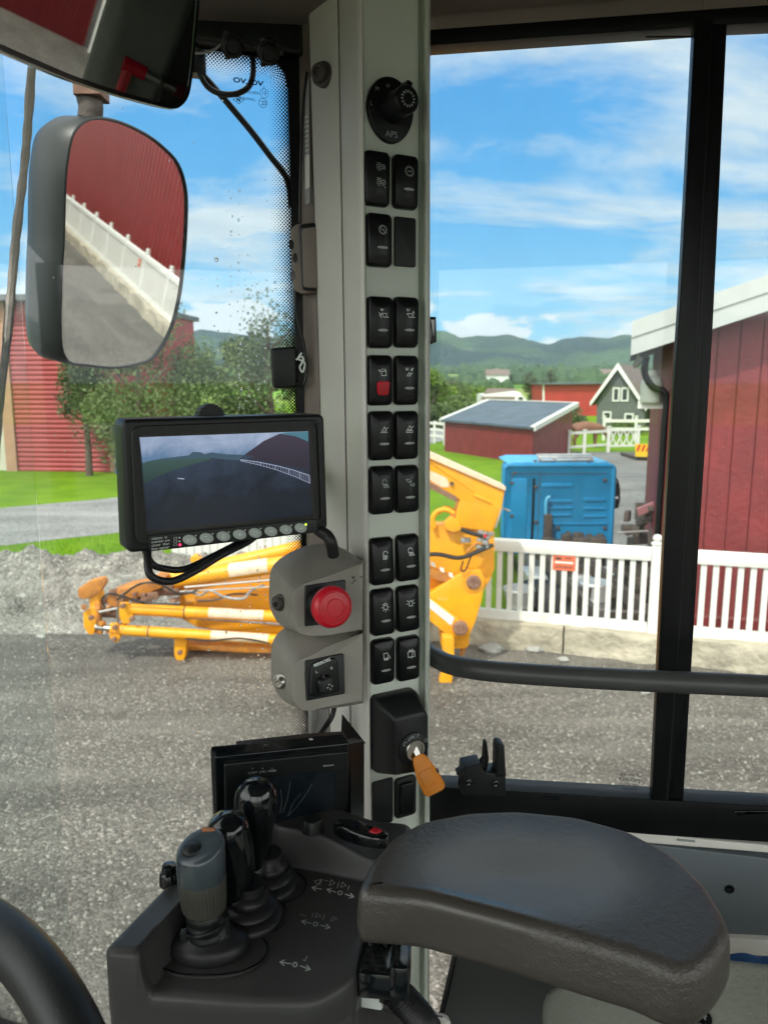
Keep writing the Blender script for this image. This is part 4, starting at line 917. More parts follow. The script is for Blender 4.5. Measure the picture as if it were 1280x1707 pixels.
# right-hand end: knuckle, boom head and linkage
YB = 8.25
q = MB(); plate(q, rpoly([(600, 690), (716, 757), (842, 814), (836, 852), (821, 888), (760, 880), (758, 866), (766, 834), (714, 810), (600, 745)], 3, 3), YB, .30, .02); obj('boom_head', q, X['yellow'], arm, smooth=30)
q = MB(); plate(q, [(600, 688), (716, 755), (843, 812), (842, 818), (714, 763), (600, 695)], YB-.03, .36); obj('edge_strip', q, X['palepaint'], arm)
q = MB(); plate(q, [(600, 730), (714, 802), (762, 829), (760, 837), (712, 812), (600, 742)], YB-.02, .34); obj('underside', q, X['rust'], arm)
q = MB(); plate(q, rpoly([(790, 822), (820, 836), (820, 841), (790, 828)], 1, 2), YB-.012, .02, .004); obj('weld_rib', q, X['yellow'], arm)
q = MB(); plate(q, rpoly([(716, 784), (745, 797), (750, 812), (735, 812), (716, 800)], 4, 3), YB-.004, .01); obj('decal', q, X['palepaint'], arm)
plt([(600, 890), (716, 876), (742, 876), (757, 862), (790, 868), (824, 886), (824, 948), (816, 968), (802, 990), (800, 1008), (770, 1010), (716, 992), (640, 985)], YB+.06, .26, 'yellow', 'knuckle')
plt([(640, 980), (716, 990), (778, 950), (800, 950), (808, 965), (803, 1000), (793, 1035), (783, 1058), (760, 1064), (735, 1046), (716, 1012), (640, 1000)], YB-.10, .10, 'yellow', 'link_plate')
plt([(640, 950), (716, 996), (762, 1030), (776, 1046), (764, 1064), (744, 1058), (716, 1035), (640, 990)], YB-.18, .07, 'yellow', 'link_arm')
q = MB(); plate(q, [(700, 988), (714, 997), (757, 1030), (752, 1043), (714, 1012), (700, 1003)], YB-.186, .008); obj('stripe', q, X['white'], arm)
plt([(731, 1045), (784, 1052), (781, 1078), (770, 1082), (736, 1080)], YB-.02, .22, 'yellow', 'lower_bracket')
plt([(737, 1062), (757, 1064), (757, 1100), (752, 1150), (730, 1148), (733, 1136), (740, 1115)], YB-.42, .14, 'yellow', 'foot')
plt([(737, 1062), (757, 1064), (757, 1078), (737, 1076)], YB-.29, .3, 'yellowd', 'foot_bracket')
plt([(771, 1080), (778, 1079), (774, 1090), (767, 1098)], YB+.02, .12, 'yellowd', 'spur')
q = MB(); plate(q, [(640, 915), (714, 944), (760, 964), (752, 974), (714, 962), (640, 940)], YB-.05, .09); obj('slot', q, X['yellowd'], arm)
for i in range(3): q = MB(); plate(q, [(717+i*15, 936+i*9), (724+i*15, 938+i*9), (726+i*15, 946+i*9), (719+i*15, 943+i*9)], YB-.056, .01); obj('hazard_mark', q, X['white'], arm)
def pin(x_, y_, r, Y, mt='rust'):
    p = W(x_, y_, Y); r = r*Y/F; q = MB(); q.lathe([(.001, -.03), (r, -.03), (r, .02), (r*.86, .032), (r*.5, .034), (r*.45, .028), (.001, .028)], 24, T_(p) @ Matrix.Rotation(R(90), 4, 'X')); o = obj('pivot_pin', q, X[mt], arm)
    return o
pin(789, 970, 12.5, YB-.11); pin(767, 1047, 13, YB-.19)
for (x_, y_, r) in ((789, 970, 18), (767, 1047, 15)):
    p = W(x_, y_, YB-.1); q = MB(); r = r*YB/F; q.lathe([(r*.75, -.02), (r, -.02), (r, .012), (r*.75, .012)], 24, T_(p) @ Matrix.Rotation(R(90), 4, 'X')); obj('boss', q, X['yellow'], arm)
p = W(753, 806, YB-.02); q = MB(); q.lathe([(.001, 0), (.022, 0), (.022, .012), (.001, .012)], 14, T_(p) @ Matrix.Rotation(R(90), 4, 'X')); obj('bolt_hole', q, X['darkmetal'], arm)
hose([(700, 926, 0), (730, 924, 0), (765, 930, 0), (795, 920, 0), (822, 908, 0)], 3.6, YB-.14); hose([(768, 882, 0), (790, 890, 0), (812, 895, 0)], 3.4, YB-.12); hose([(772, 935, 0), (768, 950, 0), (776, 950, 0), (784, 930, 0), (796, 915, 0)], 1.4, YB-.15)
hose([(778, 920, 0), (795, 905, 0), (815, 905, 0)], 2.2, YB-.13, 'yellowd')
q = MB(); rd = random.Random(8)
for i in range(14): p = W(795+rd.uniform(0, 26), 886+rd.uniform(0, 26), YB-.08-rd.random()*.06); q.box(p, (.05+.04*rd.random(), .05, .035), rz=rd.uniform(0, 3), bev=.006)
obj('valve_block', q, X['greysteel'], arm, smooth=30)
p = W(808, 893, YB-.16); q = MB(); q.lathe([(.001, 0), (.018, 0), (.018, .02), (.001, .02)], 10, T_(p) @ Matrix.Rotation(R(90), 4, 'X')); obj('red_cap', q, X['red'], arm)
p = W(776, 900, YB-.02); q = MB(); q.box(p, (.11, .06, .05), bev=.015); obj('clamp', q, X['greysteel'], arm)
q = MB()
q.tube(spline([W(a, b_, YB+.0) for a, b_ in ((724, 880), (721, 864), (730, 852), (745, 850), (756, 856))], 5), .028, 10); obj('hook_ring', q, X['yellow'], arm)
q = MB(); q.tube(spline([W(a, b_, YB+.1) for a, b_ in ((730, 856), (742, 846), (758, 853), (764, 860))], 5), .022, 10); obj('hook_ring', q, X['yellow'], arm)
plt([(740, 872), (752, 860), (762, 868), (770, 884), (755, 888), (742, 882)], YB-.05, .08, 'yellow', 'cam_plate')
q = MB(); seg(q, (836, 847), (850, 852), 1.8, YB+.1, 8); obj('pin_rod', q, X['greysteel'], arm)
q = MB(); seg(q, (836, 848), (826, 880), 1.5, YB-.01, 6); obj('grease_pipe', q, X['steel'], arm)

# --- blue truck cab seen from behind, in the lower yard
YT = 16.0; zg = -1.13
tr = empty('truck', (W(930, 900, YT).x, YT+1, zg), 'blue truck cab seen from behind, standing in the lower yard beyond the white balustrade', 'truck')
def tp(px, py, d=0): p = W(px, py, YT); return (p.x, p.z)
x0, ztp = tp(838, 773); x1, zbt = tp(1022, 905); cxm, czm = (x0+x1)/2, (ztp + (zbt))/2
TMx = Matrix(((1, 0, 0, 0), (0, 0, -1, YT), (0, 1, 0, 0), (0, 0, 0, 1)))     # local x right, y up, z towards camera
q = MB(); zlow = -.45; oo = rrect(x1-x0, ztp - zlow, .14, cxm, (ztp+zlow)/2, 5)
q.loft([[(a + .22*min(1, -z/1.9), b_ - .06*min(1, -z/1.9), z) for a, b_ in inset(oo, i_)] for z, i_ in ((-1.9, .2), (-1.75, .06), (-1.2, .02), (-.06, 0), (-.015, .012), (0, .05))], TMx, cap0=True, cap1=False)
# recessed back panel with pressed ribs
ii = inset(oo, .05); i2 = inset(oo, .10)
q.loft([[(a, b_, 0) for a, b_ in ii], [(a, b_, -.035) for a, b_ in i2]], TMx, cap0=False, cap1=True)
body = obj('cab_body', q, X['blue'], tr, smooth=35)
def bp(px, py): a, b_ = tp(px, py); return (a, b_)
q = MB()
for (xa, ya, xb, yb2) in ((903, 806, 955, 813), (912, 833, 955, 839), (915, 845, 955, 850), (915, 857, 953, 862), (972, 830, 1010, 837), (972, 846, 1010, 851), (972, 859, 1010, 864), (850, 798, 880, 905), (884, 798, 892, 905), (903, 872, 1012, 876)):
    a = bp(xa, yb2); b_ = bp(xb, ya); q.prism(rrect(b_[0]-a[0], b_[1]-a[1], min(.03, (b_[1]-a[1])*.4), (a[0]+b_[0])/2, (a[1]+b_[1])/2, 3), -.037, -.018, TMx, bev=.012)
obj('pressed_rib', q, X['blue'], body, smooth=40)
q = MB(); q.prism([(x0+.12, ztp-.01), (x1-.12, ztp-.01), (x1-.2, ztp+.045), (x0+.3, ztp+.045)], -1.5, -.05, TMx, bev=.02); obj('roof', q, X['bluet'], tr, smooth=40)
q = MB()
for py in (760, 768): a = tp(897, py); b_ = tp(990, py-1); q.tube([TMx @ Vector((a[0], a[1], -.2 if py == 760 else -.05)), TMx @ Vector((b_[0], b_[1], -.2 if py == 760 else -.05))], .022, 8)
q.box(TMx @ Vector(((tp(897, 764)[0]+tp(990, 764)[0])/2, tp(897, 763)[1], -.12)), (1.15, .12, .05), bev=.01)
for px in (900, 925, 960, 985): a = tp(px, 764); q.box(TMx @ Vector((a[0], a[1]-.02, -.12)), (.04, .2, .04))
obj('roof_rack', q, X['silver'], tr)
q = MB()
for px in (893, 982): a = tp(px, 771); q.box(TMx @ Vector((a[0], a[1], -.1)), (.07, .1, .09), bev=.02)
a = tp(858, 789); q.lathe([(.001, 0), (.035, 0), (.03, .02), (.001, .02)], 12, TMx @ T_((a[0], a[1], -.03))); obj('bracket', q, X['darkmetal'], tr)
# mirror on the right
q = MB(); q.tube(spline([TMx @ Vector((*tp(a, b_), -.4)) for a, b_ in ((1021, 798), (1030, 797), (1038, 806), (1041, 822), (1040, 845), (1032, 853), (1021, 857))], 5), .022, 8); marm = obj('mirror_arm', q, X['bmetal'], tr)
for (xa, ya, xb, yb2) in ((1029, 808, 1040, 832), (1029, 836, 1040, 852)):
    a = tp(xa, yb2); b_ = tp(xb, ya); q = MB(); q.prism(rrect(b_[0]-a[0], b_[1]-a[1], .03, (a[0]+b_[0])/2, (a[1]+b_[1])/2), -.42, -.34, TMx, bev=.02); obj('mirror', q, X['bmetal'], tr)
# intake stack, engine, chassis, wheels
q = MB(); a = tp(904, 905); b_ = tp(917, 855); q.prism(rrect(b_[0]-a[0], b_[1]-a[1], .02, (a[0]+b_[0])/2, (a[1]+b_[1])/2), 0.01, .22, TMx, bev=.015); obj('intake_box', q, X['darkmetal'], tr)
q = MB(); q.tube(spline([TMx @ Vector((*tp(a, b_), .1)) for a, b_ in ((908, 856), (908, 840), (910, 830), (915, 827))], 4), .035, 10); obj('exhaust_pipe', q, X['bluet'], tr)
q = MB(); rd = random.Random(31)
a = tp(903, 1000); b_ = tp(1000, 888)
for i in range(46): 
    u, v = rd.random(), rd.random(); q.box(TMx @ Vector((a[0] + (b_[0]-a[0])*u, zg+.5 + (b_[1]-zg-.55)*v, rd.uniform(.05, .5))), (rd.uniform(.1, .35), rd.uniform(.1, .3), rd.uniform(.08, .3)), rz=rd.uniform(-.2, .2), bev=.02)
obj('engine', q, X['darkmetal'], tr, smooth=30)
q = MB()
for sx_ in (-.42, .42): q.box((cxm + sx_, YT-2.2, zg+.75), (.09, 5.6, .24))
for yy in (-4.6, -3.2, -1.6): q.box((cxm, YT+yy, zg+.75), (.9, .12, .18))
obj('chassis', q, X['darkmetal'], tr)
MTy = mat('tyre', (.018, .018, .018), .8, bump=(40, .5))
for yy in (.9, -3.6):
    for sx_ in (-1, 1):
        Mw = T_((cxm + sx_*.98, YT+yy, zg+.5)) @ Matrix.Rotation(R(90), 4, 'Y'); q = MB(); q.lathe([(.28, -.13), (.42, -.15), (.49, -.12), (.5, 0), (.49, .12), (.42, .15), (.28, .13)], 28, Mw); ty = obj('wheel', q, MTy, tr)
        q = MB(); q.lathe([(.001, -.05), (.12, -.04), (.14, -.1), (.27, -.11), (.285, .11), (.14, .08), (.12, .03), (.001, .02)], 24, Mw); obj('rim', q, X['silver'], ty)
q = MB()
for sx_ in (-.75, .1, .75): q.box((cxm+sx_, YT-1.4, zg+.45), (.4, .9, .45), bev=.06)
obj('tank', q, X['silver'], tr, smooth=40)
# pallet-like scrap boxes between truck and fence (grey plastic drums)
for i, (px, Yq) in enumerate(((872, 12.6), (905, 12.9), (1003, 13.0))):
    x_ = at(px, Yq); q = MB(); q.lathe([(.001, 0), (.28, 0), (.3, .03), (.3, .28), (.31, .3), (.3, .32), (.3, .58), (.31, .6), (.3, .62), (.29, .86), (.26, .89), (.001, .87)], 24, T_((x_, Yq, zg)))
    obj('drum', q, [X['greysteel'], X['bmetal'], X['silver']][i], label=['dull grey drum behind the left balusters', 'black drum behind the balusters left of the orange notice', 'light metal drum behind the balusters right of the orange notice'][i], cat='drum', group='drums behind the balustrade')

# door seams, hinges and a latch on the cab back; scrap between the cab and the barn
q = MB()
for px in (851, 896): a = tp(px, 905); b_ = tp(px, 790); q.box(TMx @ Vector((a[0], (a[1]+b_[1])/2, -.033)), (.012, .01, b_[1]-a[1]))
a = tp(850, 790); b_ = tp(1012, 790); q.box(TMx @ Vector(((a[0]+b_[0])/2, a[1], -.033)), (b_[0]-a[0], .01, .012)); obj('panel_seam', q, X['darkmetal'], body)
q = MB()
for px, py in ((853, 805), (853, 860), (893, 812), (893, 870), (1008, 800), (1008, 880), (930, 880)): a = tp(px, py); q.box(TMx @ Vector((a[0], a[1], -.015)), (.07, .04, .05), bev=.008)
obj('hinge', q, X['darkmetal'], tr)
zp = hz(at(1066, 13.2), 13.2); sp0 = Vector((at(1066, 13.2), 13.2, zp)); scr_ = empty('scrap_stack', sp0, 'dark scrap parts with a pinkish panel, between the blue cab and the red barn', 'scrap'); q = MB(); rd = random.Random(77)
for i in range(60): q.box(sp0 + Vector((rd.uniform(-.26, .25), rd.uniform(-.4, .4), rd.uniform(.1, 2.25))), (rd.uniform(.06, .3), rd.uniform(.1, .4), rd.uniform(.05, .3)), rz=rd.uniform(0, 3), bev=.015)
q.box(sp0 + Vector((0, 0, .3)), (.7, .8, .6), bev=.03); obj('parts', q, X['darkmetal'], scr_, smooth=30)
q = MB(); plate(q, [(1062, 848), (1092, 836), (1094, 848), (1064, 860)], 12.9, .06); obj('panel', q, mat('faded_pink', (.38, .17, .18), .6, var=(4, .2)), scr_)
q = MB()
for zz in (.25, .5): q.tube([sp0 + Vector((-.42, -.35, zz+1.3)), sp0 + Vector((.1, -.35, zz+1.33))], .018, 8)
obj('rail', q, X['silver'], scr_)
# --- brown horse grazing by the shed (seen small)
def skin(name, chains, mt, parent, sub=2):
    me = bpy.data.meshes.new(name); vs_, es_, rs = [], [], []; idx = {}
    for ch in chains:
        prev = None
        for key, p, r in ch:
            if key in idx: i = idx[key]
            else: i = len(vs_); idx[key] = i; vs_.append(p); rs.append(r)
            if prev is not None: es_.append((prev, i))
            prev = i
    me.from_pydata(vs_, es_, []); o = bpy.data.objects.new(name, me); col.objects.link(o)
    o.modifiers.new('s', 'SKIN'); o.modifiers.new('u', 'SUBSURF').levels = sub
    for i, s_ in enumerate(me.skin_vertices[0].data): s_.radius = rs[i] if isinstance(rs[i], tuple) else (rs[i], rs[i]); s_.use_root = (i == 0)
    dg = bpy.context.evaluated_depsgraph_get(); dg.update(); m2 = bpy.data.meshes.new_from_object(o.evaluated_get(dg)); bpy.data.objects.remove(o)
    q = MB(); q.v = [v.co.copy() for v in m2.vertices]; q.f = [list(p.vertices) for p in m2.polygons]; return q
px_, Yh = 976, 37.5; hp = gp(px_, 740, Yh); S = 1.0
def hl(x, y, z): return Vector((hp.x + x*S, hp.y + y*S, hp.z + z*S))
body_ = [[('hip', hl(-.55, 0, 1.12), (.27, .27)), ('mid', hl(-.1, 0, 1.06), (.30, .31)), ('sho', hl(.42, 0, 1.08), (.25, .28)), ('nk1', hl(.72, 0, .98), .18), ('nk2', hl(.98, 0, .66), .13), ('hd1', hl(1.12, 0, .42), .12), ('hd2', hl(1.22, 0, .2), .07)],
         [('hip', 0, 0), ('tl', hl(-.78, 0, 1.05), .08), ('tl2', hl(-.86, 0, .7), .06), ('tl3', hl(-.86, 0, .4), .05)],
         [('hd1', 0, 0), ('ear', hl(1.06, .06, .56), .03)]]
for sy in (-1, 1):
    k = str(sy); body_.append([('hip', 0, 0), ('h1'+k, hl(-.5, sy*.15, .85), .15), ('h2'+k, hl(-.42, sy*.15, .64), .09), ('h3'+k, hl(-.58, sy*.15, .42), .055), ('h4'+k, hl(-.55, sy*.15, .12), .045), ('h5'+k, hl(-.5, sy*.15, .02), .06)])
    body_.append([('sho', 0, 0), ('f1'+k, hl(.44, sy*.14, .78), .11), ('f2'+k, hl(.44, sy*.14, .45), .06), ('f3'+k, hl(.44, sy*.14, .12), .042), ('f4'+k, hl(.47, sy*.14, .02), .058)])
q = skin('horse', body_, None, None); obj('horse', q, mat('horse_coat', (.20, .085, .045), .6, var=(2, .3)), label='brown horse grazing between the red shed and the grey house', cat='horse', loc=hp, smooth=80)
# ============================================================ THE CAB
def dep(p): return p.y*ct - (p.z - CAM.z)*st
def S_(px, py, Y, r):                                               # centre and radius of a round section
    p = W(px, py, Y); return p, r*dep(p)/F
def sect(q, rows, n=24, sx_=1.0, M=None):
    ps = [S_(*r) for r in rows]; return q.tube([a for a, b in ps], [b for a, b in ps], n, sx_=sx_)
def put(q, s_, size, M, w=.0003, mirror=False, sxx=1.0, bold=0.0, align='CENTER'):
    v, f = text(s_, size, align, bold); k = -1 if mirror else 1
    if mirror: f = [tuple(reversed(t)) for t in f]
    q.add([(p.x*k*sxx, p.y, w) for p in v], f, M)
# ceiling and floor and the hidden sides of the cab
cab = [(-.02, 1.0), (1.75, .78), (1.45, -1.15), (-.8, -1.0), (-.66, .52), (-.47, .95)]
q = MB(); q.prism(cab, 3.602, 3.70); obj('ceiling', q, X['lining'], loc=(0, 0, 3.6), kind='structure', smooth=0)
q = MB(); q.prism(cab, 1.72, 1.78); obj('floor', q, X['rubber'], loc=(0, 0, 1.75), kind='structure', smooth=0)
rearw = empty('cab_rear_wall', (1.6, -.1, 1.78), 'grey lower wall and window posts at the back of the cab behind the viewer', 'wall')
q = MB()
def wl(a, b, z0, z1, t=.04): a = Vector((*a, 0)); b = Vector((*b, 0)); M_ = frame(a, b-a, Vector((0, 0, 1))); return [(0, z0), ((b-a).length, z0), ((b-a).length, z1), (0, z1)], -t/2, t/2, M_
for a, b, z1 in (((1.75, .78), (1.45, -1.15), 2.75), ((1.45, -1.15), (-.8, -1.0), 2.35)): q.prism(*wl(a, b, 1.78, z1))
obj('panel', q, X['pillar2'], rearw)
q = MB()
for a in ((1.72, .76), (1.43, -1.1), (.4, -1.06), (-.79, -.98)): q.box((a[0], a[1], 2.7), (.07, .07, 1.8))
obj('post', q, X['bmetal'], rearw)

# --- the switch pillar
pil = empty('cab_pillar', W(640, 1400, .86), 'tall sage and beige pillar between the two windows, carrying the rows of switches', 'pillar')
def col_(rows, name, mt, closed=False, sm=40):
    """rows: (px at y=0, px at y=1400, Y)"""
    q = MB(); rings = []
    for i in range(9):
        t = -.06 + 1.34*i/8; py = 1400*t
        rings.append([W(a + (b-a)*t, py, Y) for a, b, Y in rows])
    q.loft(rings, closed=closed, cap0=closed, cap1=closed); return obj(name, q, X[mt], pil, smooth=sm)
def arc_rows(a, b, n=5, k=.35):
    return a + b
col_([(514, 556, .98), (514, 556, .942), (516, 558, .934), (561, 585.5, .889), (562.6, 587, .889), (563, 587.4, .893), (563, 587.4, .98)], 'side_trim', 'pillar2', True, 30)
col_([(564.2, 588.6, .96), (564.2, 588.6, .892), (565, 589.4, .886), (567.5, 591.5, .880), (578, 600, .866), (588, 606.5, .853), (594, 611, .846), (599, 615, .842), (603, 618, .842), (605.5, 619.5, .846), (605.8, 619.8, .96)], 'rib', 'pillar2', True, 60)
col_([(605.6, 619.6, .9), (605.7, 619.7, .850), (696.5, 698.5, .8805), (696.6, 698.6, .96)], 'switch_panel', 'pillar', True, 30)
col_([(696.8, 698.8, .95), (696.8, 698.8, .889), (700, 701, .892), (705, 705, .890), (706.5, 706.5, .880), (709, 708.5, .873), (713, 712.5, .872), (716, 715, .876), (717, 716, .885), (717, 716, .95)], 'edge_rib', 'pillar', True, 60)
col_([(552, 578, .978), (552, 578, .962), (572, 596, .962), (572, 596, .978)], 'backing', 'brown', True, 30)
col_([(497, 519, .992), (497, 519, .972), (500, 526, .965), (513, 555, .955), (513, 555, .992)], 'inner_trim', 'brown', True, 30)
col_([(696.6, 698.6, .893), (705.5, 705.5, .8955), (705.5, 705.5, .8975), (696.6, 698.6, .8975)], 'groove_trim', 'brown', True, 30)
q = MB(); 
for i, py in enumerate((124,)):
    p = W(538, py, .907); M_ = frame(p, Vector((.86, -.5, 0)), Vector((0, 0, 1))); q.lathe([(.013, -.004), (.013, .002), (.011, .003), (.010, .003), (.0095, .009), (.007, .011), (.0045, .011), (.0045, .008), (.001, .008)], 20, M_)
obj('bolt', q, X['darkmetal'], pil, smooth=35)
FP = PF(W(612, 635, .8500), W(697.4, 635, .8805), W(619.7, 1400, .8500)); FP.o = FP.o + FP.n*.0004

# --- rocker switches
aw, bh = .0142, .0272
def face(u, v, tilt=0.0): return .0125 - .0050*(v/bh)**2 - .0016*(u/aw)**2 + tilt*v
def rocker_mb(tilt=.0, wd=1.0):
    q = MB(); base = rrect(2*aw, 2*bh, .0045, k=5)
    base = [(x*(1 + .06*(1-(y/bh)**2)), y) for x, y in base]
    rings = [[(x, y, 0) for x, y in base]]
    def rg(sc_, drop):
        return [(x*sc_, y*(1-(1-sc_)*.55), face(x*sc_, y*(1-(1-sc_)*.55), tilt) - drop) for x, y in base]
    rings += [rg(1.0, .0035), rg(.985, .0020), rg(.95, .0008), rg(.90, .0002), rg(.80, 0), rg(.6, 0), rg(.4, 0), rg(.2, 0)]
    c = len(base); q.loft(rings, cap0=True, cap1=True); return q
base_mesh = {}
def ring_pl(cx, cy, r, n=16, a0=0, a1=360): return [(cx + r*math.cos(R(a0+(a1-a0)*i/n)), cy + r*math.sin(R(a0+(a1-a0)*i/n))) for i in range(n+1)]
def gear(cx, cy, r, n=12):
    o = ring_pl(cx, cy, r, 20); L_ = [o]
    for i in range(n): a = 2*math.pi*i/n; L_.append([(cx+r*math.cos(a), cy+r*math.sin(a)), (cx+r*1.3*math.cos(a), cy+r*1.3*math.sin(a))])
    return L_
def dots(cx, cy, sl=False):
    L_ = []
    for j in range(5):
        y = cy + 2.6 - j*1.3
        for i in range(3 if j in (0, 4) else 5):
            x = cx - 2.2 + i*1.1 + (0 if j in (0, 4) else -.6); L_.append([(x, y), (x+.55, y)])
    L_.append(ring_pl(cx+2.6, cy+.9, .9, 6, -80, 120)); L_.append(ring_pl(cx+3.0, cy-.6, .9, 6, -120, 60))
    if sl: L_.append([(cx-2.5, cy+3), (cx+4.2, cy-4)])
    return L_
def lamp(cx, cy, fl=1):
    L_ = [ring_pl(cx - .4*fl, cy+1.2, 1.9, 14, 0, 250) + [(cx+1.5*fl*0+1.5, cy-.4)], [(cx-2.2, cy-.3), (cx+1.9, cy-.3)]]
    for i in range(5): x = cx - 1.6 + i*.9; L_.append([(x, cy-1.0), (x+(.9 if fl > 0 else -.9)*(.3+i*.18), cy-2.9)])
    return L_
def tri(cx, cy, k=2.4): return [[(cx-k, cy-k*.5), (cx+k*.6, cy-k*.5), (cx+.1, cy+k*.75), (cx-k, cy-k*.5)], [(cx+k*.3, cy), (cx+k*1.3, cy+k*.5)]]
def bkt(cx, cy, k=2.0, f=1): return [[(cx-f*k, cy+k*.6), (cx+f*k, cy+k*.6), (cx+f*k, cy-k*.7), (cx-f*.2, cy-k*.7), (cx-f*k, cy+k*.6)]]
def glyph(s_, cx, cy): return [[(cx, cy), (cx, cy+1.6)], ring_pl(cx+.45, cy+.45, .45, 8), [(cx+1.8, cy), (cx+1.8, cy+1)], [(cx+1.8, cy+1.4), (cx+1.8, cy+1.6)]]
u0, v0 = .2, 6.5
sym = {
 'regen': (dots(0, 9) + dots(0, -2.5, True)),
 'gear14': gear(u0, 8.5, 2.9) + [[(-1.2, 8.5), (-.3, 8.5)], [(.3, 8.9), (1.0, 8.0), (1.6, 8.9)]],
 'gearslash': gear(u0, 8.5, 2.6) + [[(-1.6, 10.3), (2, 6.7)], [(-.8, 8.5), (1.4, 8.5)]],
 'bkx': glyph('', -1.6, 10) + bkt(.5, 7.0) + [[(-3.4, 8.6), (-1.5, 5.2)], [(-3.2, 6.2), (-1.4, 7.8)], [(2.8, 5.6), (4.2, 5.6)]],
 'bkd': glyph('', -2.2, 10) + bkt(-.4, 6.9) + [[(3, 10), (3, 6.2)], [(2.2, 8.7), (3, 10), (3.8, 8.7)], [(2.2, 5.6), (4.2, 5.6)]],
 'latch': [[(-1.6, 9.6), (-1.6, 5.6), (2.2, 5.6), (2.2, 9.6), (1.2, 9.6)], [(-1.6, 8.6), (2.2, 8.6)], [(-.6, 9.6), (-.6, 10.8)], [(1.2, 9.2), (1.2, 10.4)], [(-3.6, 9.6), (-2.9, 8.2)], [(-3.2, 8.6), (-2.8, 9.6)]],
 'bkt2': glyph('', -3, 9.6) + [[(.8, 9), (3.2, 11)], [(1.8, 11.2), (1.8, 8.8)], [(1, 10), (2.8, 10)]] + tri(-.6, 6.4, 2.0),
 'float': tri(0, 7.2) + [[(-3.4, 5.0), (2.2, 5.0)]],
 'float2': tri(0, 7.8) + [[(-3.2, 5.8), (2.4, 5.8)], [(-3.2, 4.7), (2.4, 4.7)]],
 'lampr': lamp(.2, 7.5, 1), 'lampl': lamp(.2, 7.5, -1),
 'coupler': bkt(-1.8, 9.2, 1.5) + [[(0, 7.6), (1.4, 9.2)], [(.4, 6.4), (.4, 8)], [(1.6, 10.6), (2.2, 11.2)]] + [ring_pl(2.6, 5.8, 1.0, 10)] + [[(-.4, 6.2), (1, 5)]],
 'bulb': [ring_pl(0, 7, 1.7, 16), [(-.9, 8.6), (-.9, 10), (.9, 10), (.9, 8.6)]] + [[(2.4*math.cos(a), 7+2.4*math.sin(a)), (3.3*math.cos(a), 7+3.3*math.sin(a))] for a in [R(k) for k in (0, 45, 135, 180, 225, 270, 315)]],
 'beacon': [[(-1.4, 5.4), (-1.4, 8.2), (-.8, 9.2), (.8, 9.2), (1.4, 8.2), (1.4, 5.4), (-1.4, 5.4)], [(-3.6, 7.2), (-2.1, 7.2)], [(2.1, 7.2), (3.6, 7.2)], [(-3, 9.8), (-1.9, 8.8)], [(3, 9.8), (1.9, 8.8)]],
 'wash': [[(-2.2, 10.4), (1.2, 10.4), (1.6, 5.6), (-2, 5.6), (-2.2, 10.4)], [(2.4, 8.6), (3.4, 5.8)]] + [[(-1.4+i*.9, 6.8), (-1.4+i*.9, 5)] for i in range(4)],
 'wipe': [[(-3.2, 9.4), (2.8, 9.4), (2.8, 5.2), (-3.2, 5.2), (-3.2, 9.4)], [(-.2, 4), (1.0, 8.8)], [(-2.6, 9.4), (-1.4, 11), (-.4, 9.6), (.8, 11.2), (1.8, 9.4)]],
}
MSW = MB()
rows = [ # px, py, symbol, lens, tilt, label
 (631, 296, 'regen', None, .02, 'rocker switch with two dotted exhaust symbols and no indicator, below the round selector'),
 (679, 302, 'gear14', 'w', .02, 'black rocker switch with a toothed gear symbol, right of the dotted exhaust switch'),
 (635, 399, 'gearslash', 'w', -.01, 'black rocker switch with a crossed-out gear symbol, left of the flat blank plate'),
 (636, 537, 'bkx', 'w', .02, 'rocker switch with a crossed bucket symbol, directly above the red-lensed switch'),
 (680, 537, 'bkd', 'w', .02, 'rocker switch with a bucket-and-arrow symbol, diagonally above the red-lensed switch'),
 (636, 634, 'latch', 'r', .0, 'black rocker switch with a square red lens and a latch symbol'),
 (680, 634, 'bkt2', 'w', .0, 'black rocker switch with a small arm symbol, right of the red-lensed switch'),
 (638, 727, 'float', 'w', .0, 'black rocker switch with a bucket over one line, directly below the red-lensed switch'),
 (680, 726, 'float2', 'w', .0, 'black rocker switch with a bucket over two lines'),
 (639, 818, 'lampr', 'w', -.03, 'rocker switch with a dim lamp symbol, left of the coupler symbol'),
 (681, 816, 'coupler', 'w', -.03, 'black rocker switch with a coupler symbol, right of the dim lamp symbol'),
 (639, 937, 'lampl', 'w', -.08, 'black rocker switch with a bright lamp symbol shining left'),
 (682, 931, 'lampr', 'w', -.08, 'black rocker switch with a bright lamp symbol shining right'),
 (640, 1022, 'bulb', 'w', -.08, 'black rocker switch with a light bulb symbol'),
 (682, 1016, 'beacon', 'w', -.08, 'black rocker switch with a flashing beacon symbol'),
 (641, 1105, 'wash', 'w', .02, 'black rocker switch with a washer symbol, lowest pair above the ignition, left'),
 (683, 1100, 'wipe', 'w', .0, 'black rocker switch with a window wiper symbol, lowest pair above the ignition, right'),
]
